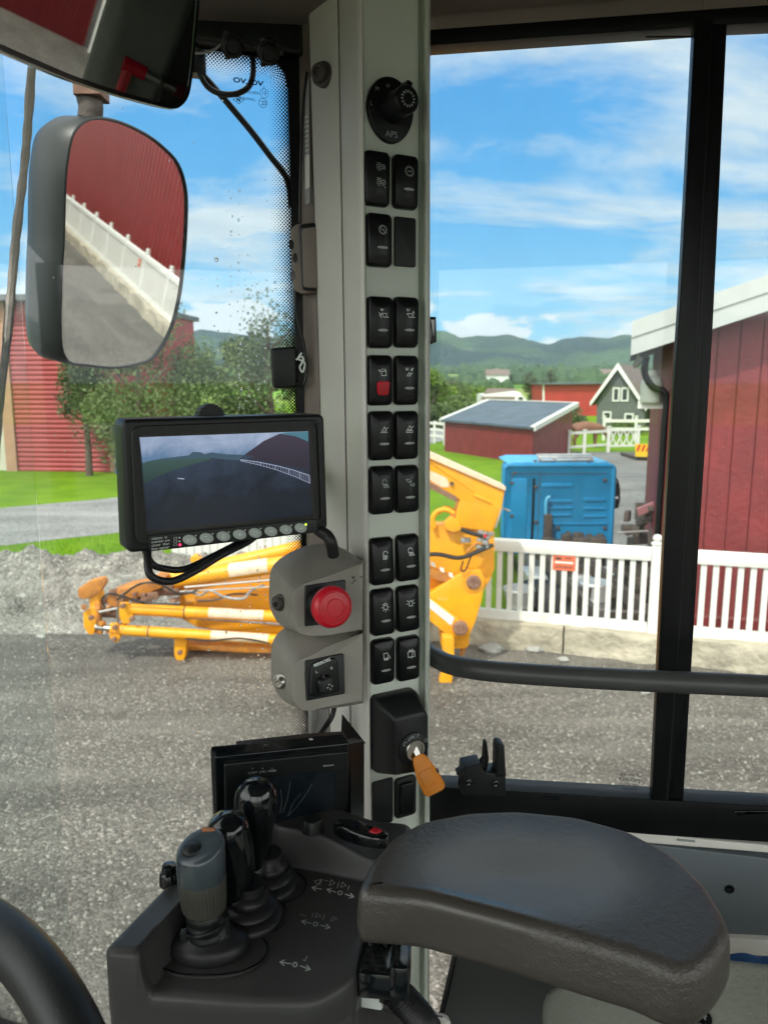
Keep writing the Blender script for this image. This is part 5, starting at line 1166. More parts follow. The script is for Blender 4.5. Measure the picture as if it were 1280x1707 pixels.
for (px, py, sy_, lens, tilt, lb_) in rows:
    o = FP.px(px + 1.5, py, .010) - FP.n*.010
    e = empty('rocker_switch', o, lb_, 'switch', 'rocker switches on the cab pillar')
    M_ = frame(o, FP.x, FP.y)
    q = MB(); q.prism(rrect(2*aw+.0012, 2*bh-.004, .003), 0, .0035, M_); obj('bezel', q, X['black'], e)
    if tilt not in base_mesh:
        rm = rocker_mb(tilt); q = MB(); q.add(rm.v, rm.f, M_); r_ = obj('rocker', q, X['switch'], e, smooth=45); base_mesh[tilt] = r_.data
    else:
        r_ = bpy.data.objects.new('rocker', base_mesh[tilt]); col.objects.link(r_); r_.parent = e; WM[r_.name] = WM[e.name]
    q = MB(); fc = lambda u, v: face(u, v, tilt) + .00018
    for pl in sym[sy_]:
        pl = [(a*.00150, (b - 7.2)*.00150 + .0075) if sy_ != 'regen' else (a*.0015, (b-3.4)*.0013 + .003) for a, b in pl]; q.stroke(pl, .00072, fc, M_)
    obj('symbol', q, X['ink'] if py > 500 and sy_ not in ('lampr', 'coupler') or (sy_ == 'lampr' and px > 660) else X['inkdim'], r_, smooth=0)
    if lens == 'w':
        q = MB(); pts = [(.0062*math.cos(2*math.pi*i/20), -.0085 + .0015*math.sin(2*math.pi*i/20)) for i in range(20)]
        q.loft([[(a, b, fc(a, b) - .0005) for a, b in pts], [(a, b, fc(a, b)+.0003) for a, b in pts], [(a*.7, -.0085+(b+.0085)*.7, fc(a, b)+.0006) for a, b in pts]], M_); obj('indicator', q, X['lens'], r_, smooth=60)
    if lens == 'r':
        q = MB(); pts = rrect(.0142, .0150, .003, 0, -.0085, 3)
        pts = [(x*(1+.1*(y+.0085)/.0075), y) for x, y in pts]
        q.loft([[(a, b, fc(a, b) - .001) for a, b in pts], [(a, b, fc(a, b)+.0012) for a, b in pts], [(a*.9, -.0085+(b+.0085)*.9, fc(a*.9, b)+.0018) for a, b in pts]], M_)
        for k in range(5): q.box((0, -.0135+k*.0024, fc(0, -.0135+k*.0024)+.0019), (.011, .0007, .0006), M_)
        obj('indicator', q, X['red'], r_, smooth=40)
# blank plates and the plain rocker at the foot
for (a, b, c, d, lb_) in ((658, 360, 693, 446, 'flat black blanking plate beside the crossed-out gear switch'), (621, 1305, 655, 1370, 'flat black blanking plate below the ignition housing')):
    u1, v1 = FP.uv(a, b, .002); u2, v2 = FP.uv(c, d, .002); o = FP.pt((u1+u2)/2, (v1+v2)/2); M_ = frame(o, FP.x, FP.y)
    q = MB(); q.prism(rrect(u2-u1, v1-v2, .0025), 0, .0022, M_, bev=.0008); obj('blanking_plate', q, X['black'], label=lb_, cat='plate', group='blanking plates', loc=o)
o = FP.px(678, 1330, .006) - FP.n*.006; M_ = frame(o, FP.x, FP.y); e = empty('rocker_switch', o, 'small unmarked black rocker switch at the foot of the pillar, under the orange key', 'switch')
q = MB(); q.prism(rrect(.029, .052, .005), 0, .005, M_, bev=.002); obj('bezel', q, X['black'], e); q = MB(); q.prism(rrect(.020, .041, .004), .005, .009, M_, bev=.002); obj('rocker', q, X['switch'], e)
# --- rotary gear selector
o = FP.px(651, 184, .003) - FP.n*.003; M_ = frame(o, FP.x, FP.y); e = empty('rotary_selector', o, 'round black gear selector marked L M H and APS at the top of the pillar', 'selector')
pts = [(.0275*math.cos(a)*(1 - .10*max(0, -math.sin(a))), .0325*math.sin(a)) for a in [2*math.pi*i/48 for i in range(48)]]
q = MB(); q.prism(pts, 0, .0045, M_, bev=.002); obj('plate', q, X['switch'], e, smooth=40)
q = MB()
for s_, a, b, z in (('L', 619, 172, .0058), ('M', 629, 148, .0058), ('H', 647, 143, .0058), ('APS', 653, 224, .0088)):
    u, v = FP.uv(a, b, .0055); oo = FP.pt(u, v); put(q, s_, z, frame(oo, FP.x, FP.y), .0052)
obj('marking', q, X['inkdim'], e, smooth=0)
q = MB(); Mk = M_ @ T_((.001, .002, 0)) @ Matrix.Rotation(R(2), 4, 'Y'); q.lathe([(.0155, .004), (.0150, .012), (.0138, .018), (.0138, .032), (.0135, .0345), (.0125, .0356), (.001, .0356)], 40, Mk)
q.prism([(-.0045, 0), (.0045, 0), (.003, .021), (-.003, .021)], .012, .030, Mk @ Matrix.Rotation(R(-20), 4, 'Z'), bev=.002)
kb = obj('knob', q, X['switch'], e, smooth=40)
q = MB(); 
for i in range(14): a = 2*math.pi*i/14; q.stroke([(.0062*math.cos(a), .0062*math.sin(a)), (.0078*math.cos(a+.12), .0078*math.sin(a+.12))], .0013, lambda u, v: .0358, Mk)
obj('symbol', q, X['inkdim'], kb, smooth=0)
# --- ignition housing with the orange key
o = FP.px(662, 1222, .010) - FP.n*.010; M_ = frame(o, FP.x, FP.y); e = empty('ignition_switch', o, 'black faceted ignition housing with a steel key barrel near the foot of the pillar', 'ignition switch')
q = MB(); ob = rpoly([(-.031, -.044), (.026, -.050), (.031, -.038), (.031, .040), (.024, .050), (-.028, .050), (-.031, .044)], .006, 3)
def sh_(k, dx, dy, z): return [(a*k+dx, b*k+dy, z) for a, b in ob]
q.loft([sh_(1, 0, 0, 0), sh_(1, 0, 0, .008), sh_(.97, .0, 0, .014), sh_(.76, .005, -.005, .033), sh_(.70, .005, -.006, .0352)], M_); hsg = obj('housing', q, X['black'], e, smooth=35)
Mk = M_ @ T_((.007, -.010, .0352)); q = MB(); q.lathe([(.020, 0), (.0195, .002), (.0135, .004), (.0130, .0042), (.0128, .004)], 32, Mk); obj('dial_ring', q, X['black'], e)
q = MB(); q.lathe([(.0125, .001), (.0125, .006), (.0115, .0068), (.0095, .0068), (.0092, .005), (.001, .005)], 30, Mk); obj('barrel', q, X['steel'], e)
q = MB(); fz = lambda u, v: .0036
q.stroke(ring_pl(-.0125, .0100, .0022, 10), .0007, fz, Mk); q.stroke([(-.0075, .0155), (-.001, .0175), (-.0018, .0142), (-.0083, .0128), (-.0075, .0155)], .0006, fz, Mk); q.stroke([(-.006, .0155), (-.0025, .0165)], .0018, fz, Mk); q.stroke([(.0035, .015), (.0055, .0185)], .0007, fz, Mk); q.stroke(ring_pl(.0150, .0080, .0020, 8), .0006, fz, Mk)
obj('symbol', q, X['inkdim'], e, smooth=0)
kp = Mk @ Vector((.001, 0, .005)); M_k = frame(kp, (FP.n*.55 + FP.x*.20 + Vector((0, 0, -.80))), FP.x*.80 + FP.n*.5 + Vector((0, 0, .3)))
e2 = empty('ignition_key', kp, 'orange plastic-headed key in the ignition', 'key')
q = MB(); q.box((.004, 0, 0), (.018, .006, .0022), M_k); obj('blade', q, X['steel'], e2)
q = MB(); q.prism(rpoly([(.006, -.006), (.012, -.0095), (.030, -.0135), (.048, -.0135), (.052, -.010), (.052, .010), (.048, .0130), (.030, .0120), (.012, .008), (.006, .005)], .002, 3), -.0035, .0035, M_k, bev=.0012); q.prism(rrect(.018, .016, .002, .033, 0), .003, .0046, M_k, bev=.0008)
obj('head', q, X['orange'], e2, smooth=40)
q = MB(); q.box((.031, .0124, 0), (.005, .0016, .0074), M_k); q.box((.0522, 0, 0), (.0016, .012, .003), M_k); obj('seam', q, X['darkmetal'], e2)

# --- monitor
MN = PF(D(204, 699, .665), D(541, 690, .765), D(213, 922, .684)); MM = MN.M
mo = empty('camera_monitor', MN.px(370, 800, -.02), 'wide black rear-view camera monitor showing a dark road, left of the pillar', 'monitor')
out = rpoly(MN.P([(204, 699), (541, 690), (547, 884), (213, 923)]), .007, 5)
q = MB(); q.prism(out, -.030, 0, MM, bev=.0035); 
hs2 = obj('housing', q, X['black'], mo, smooth=40)
q = MB(); inn = rpoly(MN.P([(217, 710), (531, 699), (538, 872), (226, 908)]), .010, 5); fr2 = rpoly(MN.P([(229, 728), (521, 713), (525, 862), (242, 890)]), .003, 5)
def resamp(o, n):
    P_ = [Vector(p).to_2d() for p in o]; Ls = [(P_[(i+1) % len(P_)] - P_[i]).length for i in range(len(P_))]; T = sum(Ls); r_ = []; i = 0; acc = 0
    for k in range(n):
        t = T*k/n
        while acc + Ls[i] < t: acc += Ls[i]; i += 1
        r_.append(tuple(P_[i].lerp(P_[(i+1) % len(P_)], (t-acc)/max(Ls[i], 1e-9))))
    return r_
a1 = inn; a2 = inset(inn, .0015)
q.loft([[(x, y, -.001) for x, y in a1], [(x, y, .0022) for x, y in a1], [(x, y, .003) for x, y in inset(inn, .0008)], [(x, y, .003) for x, y in inset(inn, .003)]], MM, cap0=False, cap1=False)
q.prism(inset(inn, .003), .0, .0012, MM)
obj('bezel', q, X['black'], mo, smooth=40)
# the picture on the screen
sc_px = [(233, 729), (514, 719), (520, 858), (246, 885)]
q = MB(); q.prism(MN.P([(229, 725), (520, 715), (524.5, 862), (243, 890)], .0014), .0013, .0016, MM); obj('screen_glass', q, X['gloss'], mo, smooth=0)
def em(name, c, k=1.0, c2=None, ax=1, lo=0, hi=1, nz=0):
    m_ = bpy.data.materials.new(name); m_.use_nodes = True; n = m_.node_tree.nodes; l = m_.node_tree.links; b = n['Principled BSDF']
    b.inputs['Base Color'].default_value = (.005, .005, .006, 1); b.inputs['Roughness'].default_value = .12; b.inputs['Emission Color'].default_value = (*c, 1); b.inputs['Emission Strength'].default_value = k
    if c2:
        t = n.new('ShaderNodeTexCoord'); s_ = n.new('ShaderNodeSeparateXYZ'); l.new(t.outputs['Object'], s_.inputs[0]); mr = n.new('ShaderNodeMapRange'); l.new(s_.outputs[ax], mr.inputs[0]); mr.inputs[1].default_value = lo; mr.inputs[2].default_value = hi; mr.clamp = True
        ns = n.new('ShaderNodeTexNoise'); ns.inputs['Scale'].default_value = 38; ns.inputs['Distortion'].default_value = .6; ns.inputs['Detail'].default_value = 8; ns.inputs['Roughness'].default_value = .65; l.new(t.outputs['Object'], ns.inputs[0])
        ad = n.new('ShaderNodeMath'); ad.operation = 'MULTIPLY_ADD'; l.new(ns.outputs['Fac'], ad.inputs[0]); ad.inputs[1].default_value = nz; l.new(mr.outputs[0], ad.inputs[2])
        mx = n.new('ShaderNodeMix'); mx.data_type = 'RGBA'; mx.inputs[6].default_value = (*c, 1); mx.inputs[7].default_value = (*c2, 1); l.new(ad.outputs[0], mx.inputs[0]); l.new(mx.outputs[2], b.inputs['Emission Color'])
    return m_
oz = WM[mo.name].translation
def zof(px, py): return MN.px(px, py).z - oz.z
scr = empty_parent = None
layers = [
 ('screen', [(233, 729), (514, 719), (520, 858), (246, 885)], em('screen_ground', (.0022, .0048, .0095), 1, (.026, .044, .075), 2, zof(380, 900), zof(380, 745), -.9), .0017),
 ('sky_image', [(233, 729), (514, 719), (514, 745), (470, 755), (400, 760), (340, 762), (290, 762), (238, 772)], em('screen_sky', (.055, .10, .17), 1, (.27, .30, .38), 2, zof(300, 800), zof(300, 740), -1.1), .0018),
 ('field_image', [(238, 772), (270, 764), (300, 761), (345, 760), (352, 766), (300, 780), (262, 795), (240, 808)], em('screen_field', (.010, .024, .022), 1, (.02, .045, .04), 2, zof(260, 800), zof(260, 764)), .0019),
 ('hill_image', [(237, 771), (260, 766), (290, 762), (315, 759), (322, 753), (335, 754), (342, 757), (352, 754), (375, 757), (400, 758), (425, 760), (408, 768), (380, 766), (350, 763), (300, 766), (260, 768)], em('screen_hill', (.022, .045, .065)), .0020),
 ('barn_image', [(399, 765), (412, 755), (440, 735), (466, 723), (480, 721.5), (514, 735), (516, 784), (470, 774), (430, 767)], em('screen_barn', (.012, .010, .018), 1, (.022, .018, .03), 2, zof(470, 775), zof(470, 725)), .0020),
 ('roof_image', [(465, 723), (480, 720.6), (514, 719.5), (514, 736), (492, 727)], em('screen_roof', (.03, .09, .12)), .0021),
]
scr = None
for nm, pl, mt, zz in layers:
    q = MB(); q.prism(MN.P(pl, zz), zz - .0001, zz, MM); o_ = obj(nm, q, mt, mo if scr is None else scr, smooth=0)
    if scr is None: scr = o_
q = MB(); fz = lambda u, v: .0022
top = [(400, 766), (430, 770), (460, 776), (490, 784), (514, 792)]; bot = [(401, 768), (430, 774.5), (460, 783), (490, 794), (515, 805)]
q.stroke(MN.P(top), .0006, fz, MM); q.stroke(MN.P(bot), .0004, fz, MM)
for i in range(26):
    t = (i/25)**.8*(len(top)-1.001); k = int(t); f_ = t-k; a = [top[k][j] + (top[k+1][j]-top[k][j])*f_ for j in (0, 1)]; b = [bot[k][j] + (bot[k+1][j]-bot[k][j])*f_ for j in (0, 1)]
    q.stroke(MN.P([a, b]), .0003 if i % 5 else .0007, fz, MM)
q.stroke(MN.P([(296, 797), (306, 798)]), .0008, fz, MM)
obj('fence_image', q, em('screen_fence', (.20, .22, .30)), scr, smooth=0)
# control strip
q = MB(); q.prism(rpoly(MN.P([(246, 893), (527, 865), (529, 887), (249, 919)], .002), .002, 3), .0, .0034, MM, bev=.0005); strip = obj('control_strip', q, X['black'], mo)
for i, (a, b) in enumerate(((317, 900), (345, 897), (373, 894), (400, 891), (426, 888.5), (452, 886), (477, 883), (501.5, 880))):
    u, v = MN.uv(a, b, .004); q = MB(); pts = [(.0068*math.cos(t), .0047*math.sin(t)) for t in [2*math.pi*k/24 for k in range(24)]]
    q.prism(pts, .003, .0046, MM @ T_((u, v, 0)) @ Matrix.Rotation(R(-18), 4, 'Z'), bev=.0008); bt = obj('button', q, mat('button_rubber', (.42, .48, .45), .5) if i == 0 else bpy.data.materials['button_rubber'], mo, smooth=50)
    q = MB(); Ms_ = MM @ T_((u, v, 0)); g = lambda u, v: .00475; k = .0034
    pl = [[[(-.8, .2), (-.8, -.4), (.8, -.4), (.8, .2), (-.8, .2)]], [[(-.6, .6), (-.1, .5)], [(.1, -.5), (.7, -.4)]], [ring_pl(0, 0, .55, 12), [(-.2, .5), (-.2, -.5)]], [ring_pl(0, 0, .3, 8), [(-.7, 0), (.7, 0)], [(0, .6), (0, -.6)]], [ring_pl(0, 0, .6, 12)], [[(-.6, 0), (.6, 0)]], [[(-.5, 0), (.5, 0)], [(0, .5), (0, -.5)]], [[(-.5, -.1), (.5, -.1), (.5, .3)]]][i]
    for p_ in pl: q.stroke([(x*k, y*k) for x, y in p_], .0005, g, Ms_)
    obj('symbol', q, X['ink'], bt, smooth=0)
q = MB()
for i, s_ in enumerate(('objects  in', 'monitor are', 'closer  than', 'they appear')):
    u, v = MN.uv(253, 898.5 + i*5.7, .004); put(q, s_, .0034, MM @ T_((u, v, 0)) @ Matrix.Rotation(R(1), 4, 'Z'), .00365, align='LEFT')
for i in range(3):
    u, v = MN.uv(293, 897.5 + i*5.5, .004); put(q, 'C%d' % (3-i), .0032, MM @ T_((u, v, 0)), .00365); 
for i, (a, b) in enumerate(((327, 893), (355, 890), (382, 887), (409, 884), (435, 881), (486, 876))):
    u, v = MN.uv(a, b, .004); q.prism(ring_pl(u, v, .0007, 8)[:-1], .0034, .0037, MM)
for i in range(2): u, v = MN.uv(300, 896.5 + i*6, .004); q.prism(ring_pl(u, v, .0008, 8)[:-1], .0034, .0037, MM)
obj('lettering', q, X['ink'], strip, smooth=0)
for (a, b, c, k) in ((300.5, 908.3, (1, .02, .08), 2.2), (510, 874.5, (.45, .9, .05), 1.6)):
    u, v = MN.uv(a, b, .004); q = MB(); q.prism(ring_pl(u, v, .0011, 10)[:-1], .0034, .0039, MM); obj('led', q, em('led', c, k), strip)
# mounting wheel on top, bracket and cables
p = D(350, 696, .74); q = MB(); Mx = frame(p, MN.x, MN.y); 
nt_ = 40; q.loft([[((.0125 + (.0012 if i % 2 else 0))*math.cos(2*math.pi*i/nt_), (.0125 + (.0012 if i % 2 else 0))*math.sin(2*math.pi*i/nt_), z) for i in range(nt_)] for z in (-.006, .006)], Mx); obj('clamp_wheel', q, X['black'], mo, smooth=0)
q = MB(); q.tube(spline([MN.px(247, 905, -.012), D(247, 945, .69), D(256, 963, .69), D(285, 969, .70), D(320, 955, .71), D(370, 925, .73), D(415, 902, .76), D(440, 880, .78)], 6), .0036, 10); obj('cable', q, X['rubber'], mo)
q = MB(); q.tube(spline([MN.px(238, 905, -.018), D(252, 938, .70), D(275, 948, .71), D(310, 948, .72), D(360, 925, .74), D(405, 900, .77), D(440, 870, .79)], 6), .0033, 10); obj('cable', q, X['rubber'], mo)
q = MB(); q.tube(spline([D(520, 872, .79), D(532, 884, .785), D(545, 893, .785), D(552, 905, .785), D(556, 925, .795)], 6), .0062, 12); obj('cable', q, X['rubber'], mo)
q = MB(); q.tube([D(400, 800, .76), D(430, 800, .82), D(500, 780, .92)], .012, 12); obj('bracket_arm', q, X['bmetal'], mo)

# --- grey switch boxes on the side of the pillar
def ringP(rows): return spline([D(a, b, d) for a, b, d in rows], 3, closed=True)
def greybox(A_, B_, name, label, fpl):
    n_ = len(A_); q = MB()
    def mix(t, f=1): return [tuple(A_[i][k] + (B_[i][k]-A_[i][k])*t for k in range(3)) for i in range(n_)]
    C2 = [(a, b, d + .05) for a, b, d in B_]
    inner = [tuple(c + (x - c)*.94 for x, c in zip(a, (545, fpl, .785)))[:2] + (a[2]+.0005,) for a in A_]
    rings = [ringP(C2), ringP(B_), ringP(mix(.55)), ringP(mix(.2)), ringP(mix(.06)), ringP([(a, b, d-.0012) for a, b, d in A_]), ringP([(a, b, d-.0016) for a, b, d in inner])]
    q.loft(rings, cap0=True, cap1=True); return q
A1 = [(487, 1010, .763), (489, 990, .763), (500, 977, .766), (520, 969, .770), (545, 961, .777), (572, 951, .786), (600, 940.5, .796), (604, 943, .797), (604, 990, .797), (603, 1045, .797), (600, 1049.5, .796), (575, 1054, .787), (545, 1059, .778), (515, 1060, .769), (497, 1053, .765), (488, 1035, .763)]
B1 = [(449, 980, .800), (452, 950, .800), (466, 932, .806), (490, 918, .815), (520, 908, .825), (560, 909, .830), (602, 934, .835), (606, 938, .835), (605, 990, .835), (605, 1047, .835), (602, 1052, .832), (575, 1057, .828), (545, 1060.5, .822), (505, 1058, .812), (470, 1044, .804), (451, 1015, .80)]
q = greybox(A1, B1, 'x', 'x', 1005); b1 = empty('switch_box', D(530, 1055, .80), 'upper grey textured box on the pillar side, carrying the emergency stop', 'switch box', 'grey switch boxes'); obj('housing', q, X['greybox'], b1, smooth=50)
sh2 = 118
A2 = [(a, (b - 1000)*1.02 + 1000 + sh2 + (6 if a < 540 else 0), d) for a, b, d in A1]; B2 = [(a+3 if a < 520 else a, (b-1000)*1.05 + 1000 + sh2 + (4 if a < 540 else 0), d) for a, b, d in B1]
q = greybox(A2, B2, 'x', 'x', 1125); b2_ = empty('switch_box', D(530, 1180, .80), 'lower grey textured box on the pillar side, carrying the mirror control', 'switch box', 'grey switch boxes'); obj('housing', q, X['greybox'], b2_, smooth=50)
GP = PF(D(500, 977, .7645), D(600, 940.5, .7945), D(500, 1055, .7655)); GM = GP.M
GP2 = PF(D(500, 1100, .7645), D(600, 1060, .7945), D(500, 1180, .7655)); GM2 = GP2.M
q = MB(); q.prism(rpoly(GP.P([(508, 976), (575, 966), (575, 1036), (507, 1044)], .001), .002, 3), 0, .0030, GM, bev=.0008)
es1 = empty('emergency_stop', GP.px(545, 1010, .003), 'red mushroom emergency stop button on the upper grey box', 'stop button'); obj('plate', q, X['black'], es1)
ax0 = GP.px(536, 1006, .003); ax = GP.n
Me = frame(ax0, GP.x, GP.y)
q = MB(); q.lathe([(.0165, 0), (.0165, .010), (.015, .012), (.013, .0125), (.013, .020)], 32, Me); obj('collar', q, X['black'], es1, smooth=40)
q = MB(); q.lathe([(.012, .018), (.0185, .0195), (.0205, .0225), (.0208, .026), (.0200, .0295), (.0180, .0320), (.0165, .0328), (.0163, .0322), (.0155, .0322), (.0150, .0330), (.0095, .0338), (.0092, .0332), (.0085, .0332), (.0082, .0340), (.001, .0342)], 48, Me); bt = obj('button', q, X['red'], es1, smooth=40)
q = MB()
for k in range(3):
    a0 = 120*k + 20; q.stroke(ring_pl(0, 0, .0128, 6, a0, a0+45), .0005, lambda u, v: .03365, Me)
obj('arrow', q, mat('dark_red', (.35, .008, .015), .4), bt, smooth=0)
for bx, (px, py) in ((b1, (466, 1005)), (b2_, (469, 1136))):
    p = D(px, py, .780); nn_ = (Vector((-.35, -.9, .0))).normalized(); Mb = npf(p, nn_).M; q = MB(); q.lathe([(.0085, -.003), (.0085, .0015), (.0065, .0018), (.0065, .0045), (.0045, .0065), (.0028, .0065), (.0028, .004), (.001, .004)], 22, Mb); obj('bolt', q, X['darkmetal'] if bx is b1 else X['steel'], bx, smooth=40)
q = MB()
for a, b, r_ in ((590, 963, .0012), (592, 968, .0009), (589, 972, .0006), (603, 962, .0008)): u, v = GP.uv(a, b, .0026); q.prism(ring_pl(u, v, r_, 7)[:-1], 0, .0024, GM)
obj('paint_chip', q, X['darkmetal'], b1, smooth=0)
mc = empty('mirror_switch', GP2.px(540, 1127, .003), 'black mirror adjusting switch marked MIRRORS on the lower grey box', 'switch')
q = MB(); q.prism(rpoly(GP2.P([(508, 1101), (572, 1089), (574, 1156), (510, 1168)], .001), .002, 3), 0, .0030, GM2, bev=.0008); obj('plate', q, X['black'], mc)
q = MB(); q.prism(rpoly(GP2.P([(518, 1108), (530, 1100), (558, 1096), (562, 1104), (565, 1152), (525, 1162), (514, 1158)], .003), .003, 3), .003, .0055, GM2, bev=.0015); obj('dial_plate', q, X['switch'], mc)
u, v = GP2.uv(543, 1141, .008); q = MB(); q.prism(rrect(.0165, .0165, .004, u, v), .005, .0125, GM2, bev=.0035); q.prism([(u-.008, v+.001), (u, v+.011), (u+.008, v+.001)], .005, .011, GM2, bev=.002); kk = obj('joystick', q, X['black'], mc, smooth=50)
q = MB(); u, v = GP2.uv(537, 1104.5, .0057); put(q, 'MIRRORS', .0046, GM2 @ T_((u, v, 0)), .0057, bold=.02)
u, v = GP2.uv(528, 1120, .0057); put(q, 'L', .004, GM2 @ T_((u, v, 0)), .0057); u, v = GP2.uv(553, 1114, .0057); put(q, 'R', .004, GM2 @ T_((u, v, 0)), .0057)
u, v = GP2.uv(550, 1145, .0127)
for a, b in ((0, .0025), (0, -.0025), (.0025, 0), (-.0025, 0)): q.prism(ring_pl(u+a, v+b, .0008, 3)[:-1], .0125, .0129, GM2)
obj('lettering', q, X['ink'], mc, smooth=0)

# --- lower display with black frame and heat sink
DP = PF(D(360, 1263, .715), D(583, 1240, .780), D(364, 1395, .748)); DM = DP.M
ld = empty('control_display', DP.px(470, 1390, -.02), 'black control display with a cracked dark screen behind the levers', 'display')
q = MB(); q.prism(rpoly(DP.P([(358, 1262), (583, 1239), (586, 1400), (362, 1420)]), .003, 3), -.016, 0, DM, bev=.0015)
obj('frame', q, X['gloss'], ld)
q = MB(); q.prism(rpoly(DP.P([(373, 1271), (580, 1250), (580, 1400), (376, 1415)]), .004, 3), 0, .0032, DM, bev=.0015); obj('bezel', q, X['black'], ld)
q = MB(); q.prism(DP.P([(412, 1297), (557, 1284), (557, 1352), (480, 1372), (414, 1380)], .0034), .0030, .0036, DM); scn = obj('screen', q, mat('dead_screen', (.010, .016, .022), .12, spec=.7), ld)
q = MB(); fz = lambda u, v: .0038
for pl in ([(478, 1356), (492, 1342), (508, 1320), (518, 1303)], [(470, 1350), (478, 1325), (482, 1300)], [(465, 1352), (468, 1330), (466, 1312)], [(478, 1356), (486, 1335), (500, 1318)]): q.stroke(DP.P(pl), .00018, fz, DM)
obj('crack', q, X['inkdim'], scn, smooth=0)
q = MB()
for s_, a, b, z in (('COM', 421, 1288.5, .0038), ('CPU', 438, 1287, .0038), ('PWR', 454, 1285.5, .0038)): u, v = DP.uv(a, b, .0035); put(q, s_, z, DM @ T_((u, v, 0)), .0034)
for i in range(6): u, v = DP.uv(540 + i*3, 1277 - i*.3, .0035); q.box((u, v, .0033), (.0009, .0018, .0003), DM)
for a in (421, 438, 454): u, v = DP.uv(a, 1281, .0035); q.prism(ring_pl(u, v, .0005, 6)[:-1], .003, .0035, DM)
obj('lettering', q, X['inkdim'], ld, smooth=0)
q = MB(); q.prism(DP.P([(400, 1250), (520, 1236), (580, 1232), (580, 1250), (400, 1268)], -.016), -.030, -.0165, DM)
for i in range(22): a = 425 + i*4.8; u, v = DP.uv(a, 1246 - i*.48, -.02); q.box((u, v, -.022), (.0016, .0035, .012), DM)
obj('heat_sink', q, X['darkmetal'], ld)
u, v = DP.uv(518, 1238, -.012); q = MB(); q.lathe([(.0042, 0), (.0042, .002), (.003, .003), (.001, .003)], 16, DM @ T_((u, v, -.014))); obj('screw', q, X['silver'], ld)
q = MB()
pA, pB, pC, pD = D(583, 1240, .785), D(607, 1236, .83), D(607, 1400, .86), D(586, 1400, .81)
nrm = Vector((.0, .0, 0)); off = Vector((-.006, .010, 0))
q.loft([[pA, pB, pC, pD], [p + off for p in (pA, pB, pC, pD)]])
pA, pB, pC = D(570, 1190, .835), D(606, 1235, .838), D(568, 1238, .80)
q.loft([[pA, pB, pC], [p + Vector((.0025, .002, -.004)) for p in (pA, pB, pC)]]); obj('bracket', q, X['bmetal'], ld)
q = MB(); q.tube(spline([D(558, 1176, .84), D(553, 1195, .84), D(540, 1215, .83), D(527, 1232, .80)], 5), .0028, 8); obj('cable', q, X['rubber'], ld)
q = MB(); q.tube([D(522, 1180, .9), D(522, 1260, .92)], .006, 10); q.box(D(533, 1215, .91), (.02, .012, .06)); obj('stay', q, X['greysteel'], ld)
# --- windscreen corner pane
WP = npf(W(480, 400, .985), Vector((.10, -.995, 0))); WMx = WP.M
ws = empty('windscreen', WP.px(300, 1300), 'tall wet windscreen pane with a dotted black border, left of the pillar', 'windscreen')
gl = [(64, -60), (330, 82), (400, 92), (440, 99), (462, 107), (474, 122), (480, 150), (483, 250), (486, 400), (491, 560), (497, 690), (502, 900), (508, 1100), (515, 1240), (524, 1500), (534, 1800), (-90, 1800), (-25, 1000), (0, 690), (28, 400), (52, 130)]
q = MB(); q.prism(WP.P([(60, -200), (540, -200), (590, 1900), (-100, 1900), (-25, 1000), (0, 690), (28, 400), (52, 130)]), -.005, 0, WMx); obj('glass', q, X['glass'], ws, smooth=0)
# black border: ceramic print on the inner face, then a fringe of dots
def dotmat():
    m_ = bpy.data.materials.new('dotted_frit'); m_.use_nodes = True; n = m_.node_tree.nodes; l = m_.node_tree.links; n.clear()
    uvn = n.new('ShaderNodeUVMap'); s_ = n.new('ShaderNodeSeparateXYZ'); l.new(uvn.outputs[0], s_.inputs[0])
    def mt(op, a, b=None):
        k = n.new('ShaderNodeMath'); k.operation = op
        for i, v in enumerate((a, b)):
            if v is None: continue
            if isinstance(v, (int, float)): k.inputs[i].default_value = v
            else: l.new(v, k.inputs[i])
        return k.outputs[0]
    def fr(a): return mt('SUBTRACT', mt('FRACT', a), .5)
    def dist(x, y): return mt('SQRT', mt('ADD', mt('MULTIPLY', x, x), mt('MULTIPLY', y, y)))
    U, V = s_.outputs[0], s_.outputs[1]
    d = mt('MINIMUM', dist(fr(U), fr(V)), dist(fr(mt('ADD', U, .5)), fr(mt('ADD', V, .5))))
    rad = mt('SUBTRACT', .38, mt('MULTIPLY', V, .055)); on = mt('LESS_THAN', d, rad)
    t = n.new('ShaderNodeBsdfTransparent'); b = n.new('ShaderNodeBsdfDiffuse'); b.inputs[0].default_value = (.004, .004, .005, 1)
    mx = n.new('ShaderNodeMixShader'); l.new(on, mx.inputs[0]); l.new(t.outputs[0], mx.inputs[1]); l.new(b.outputs[0], mx.inputs[2]); o = n.new('ShaderNodeOutputMaterial'); l.new(mx.outputs[0], o.inputs[0]); return m_
MD = dotmat()
def frit(PFr, pxs, width, par, period=.0042, sgn=1):
    P_ = [Vector(p) for p in spline([Vector((*p, 0)) for p in PFr.P(pxs)], 8)]; q = MB(); q.uvs = []; L_ = 0; n_ = len(P_); rows_ = 2
    for i, p in enumerate(P_):
        if i: L_ += (p - P_[i-1]).length
        t = (P_[min(i+1, n_-1)] - P_[max(i-1, 0)]).normalized(); nn = Vector((-t.y, t.x, 0))*sgn
        for k in range(2):
            w_ = width*k; c = p + nn*w_; q.v.append(PFr.M @ Vector((c.x, c.y, .0006))); q.uvs.append((L_/period, w_/period))
    for i in range(n_-1): q.f.append([2*i, 2*i+1, 2*i+3, 2*i+2])
    return obj('dot_border', q, MD, par, smooth=0)
edge = gl[1:15]
frit(WP, edge, .0235, ws, sgn=-1)
q = MB()
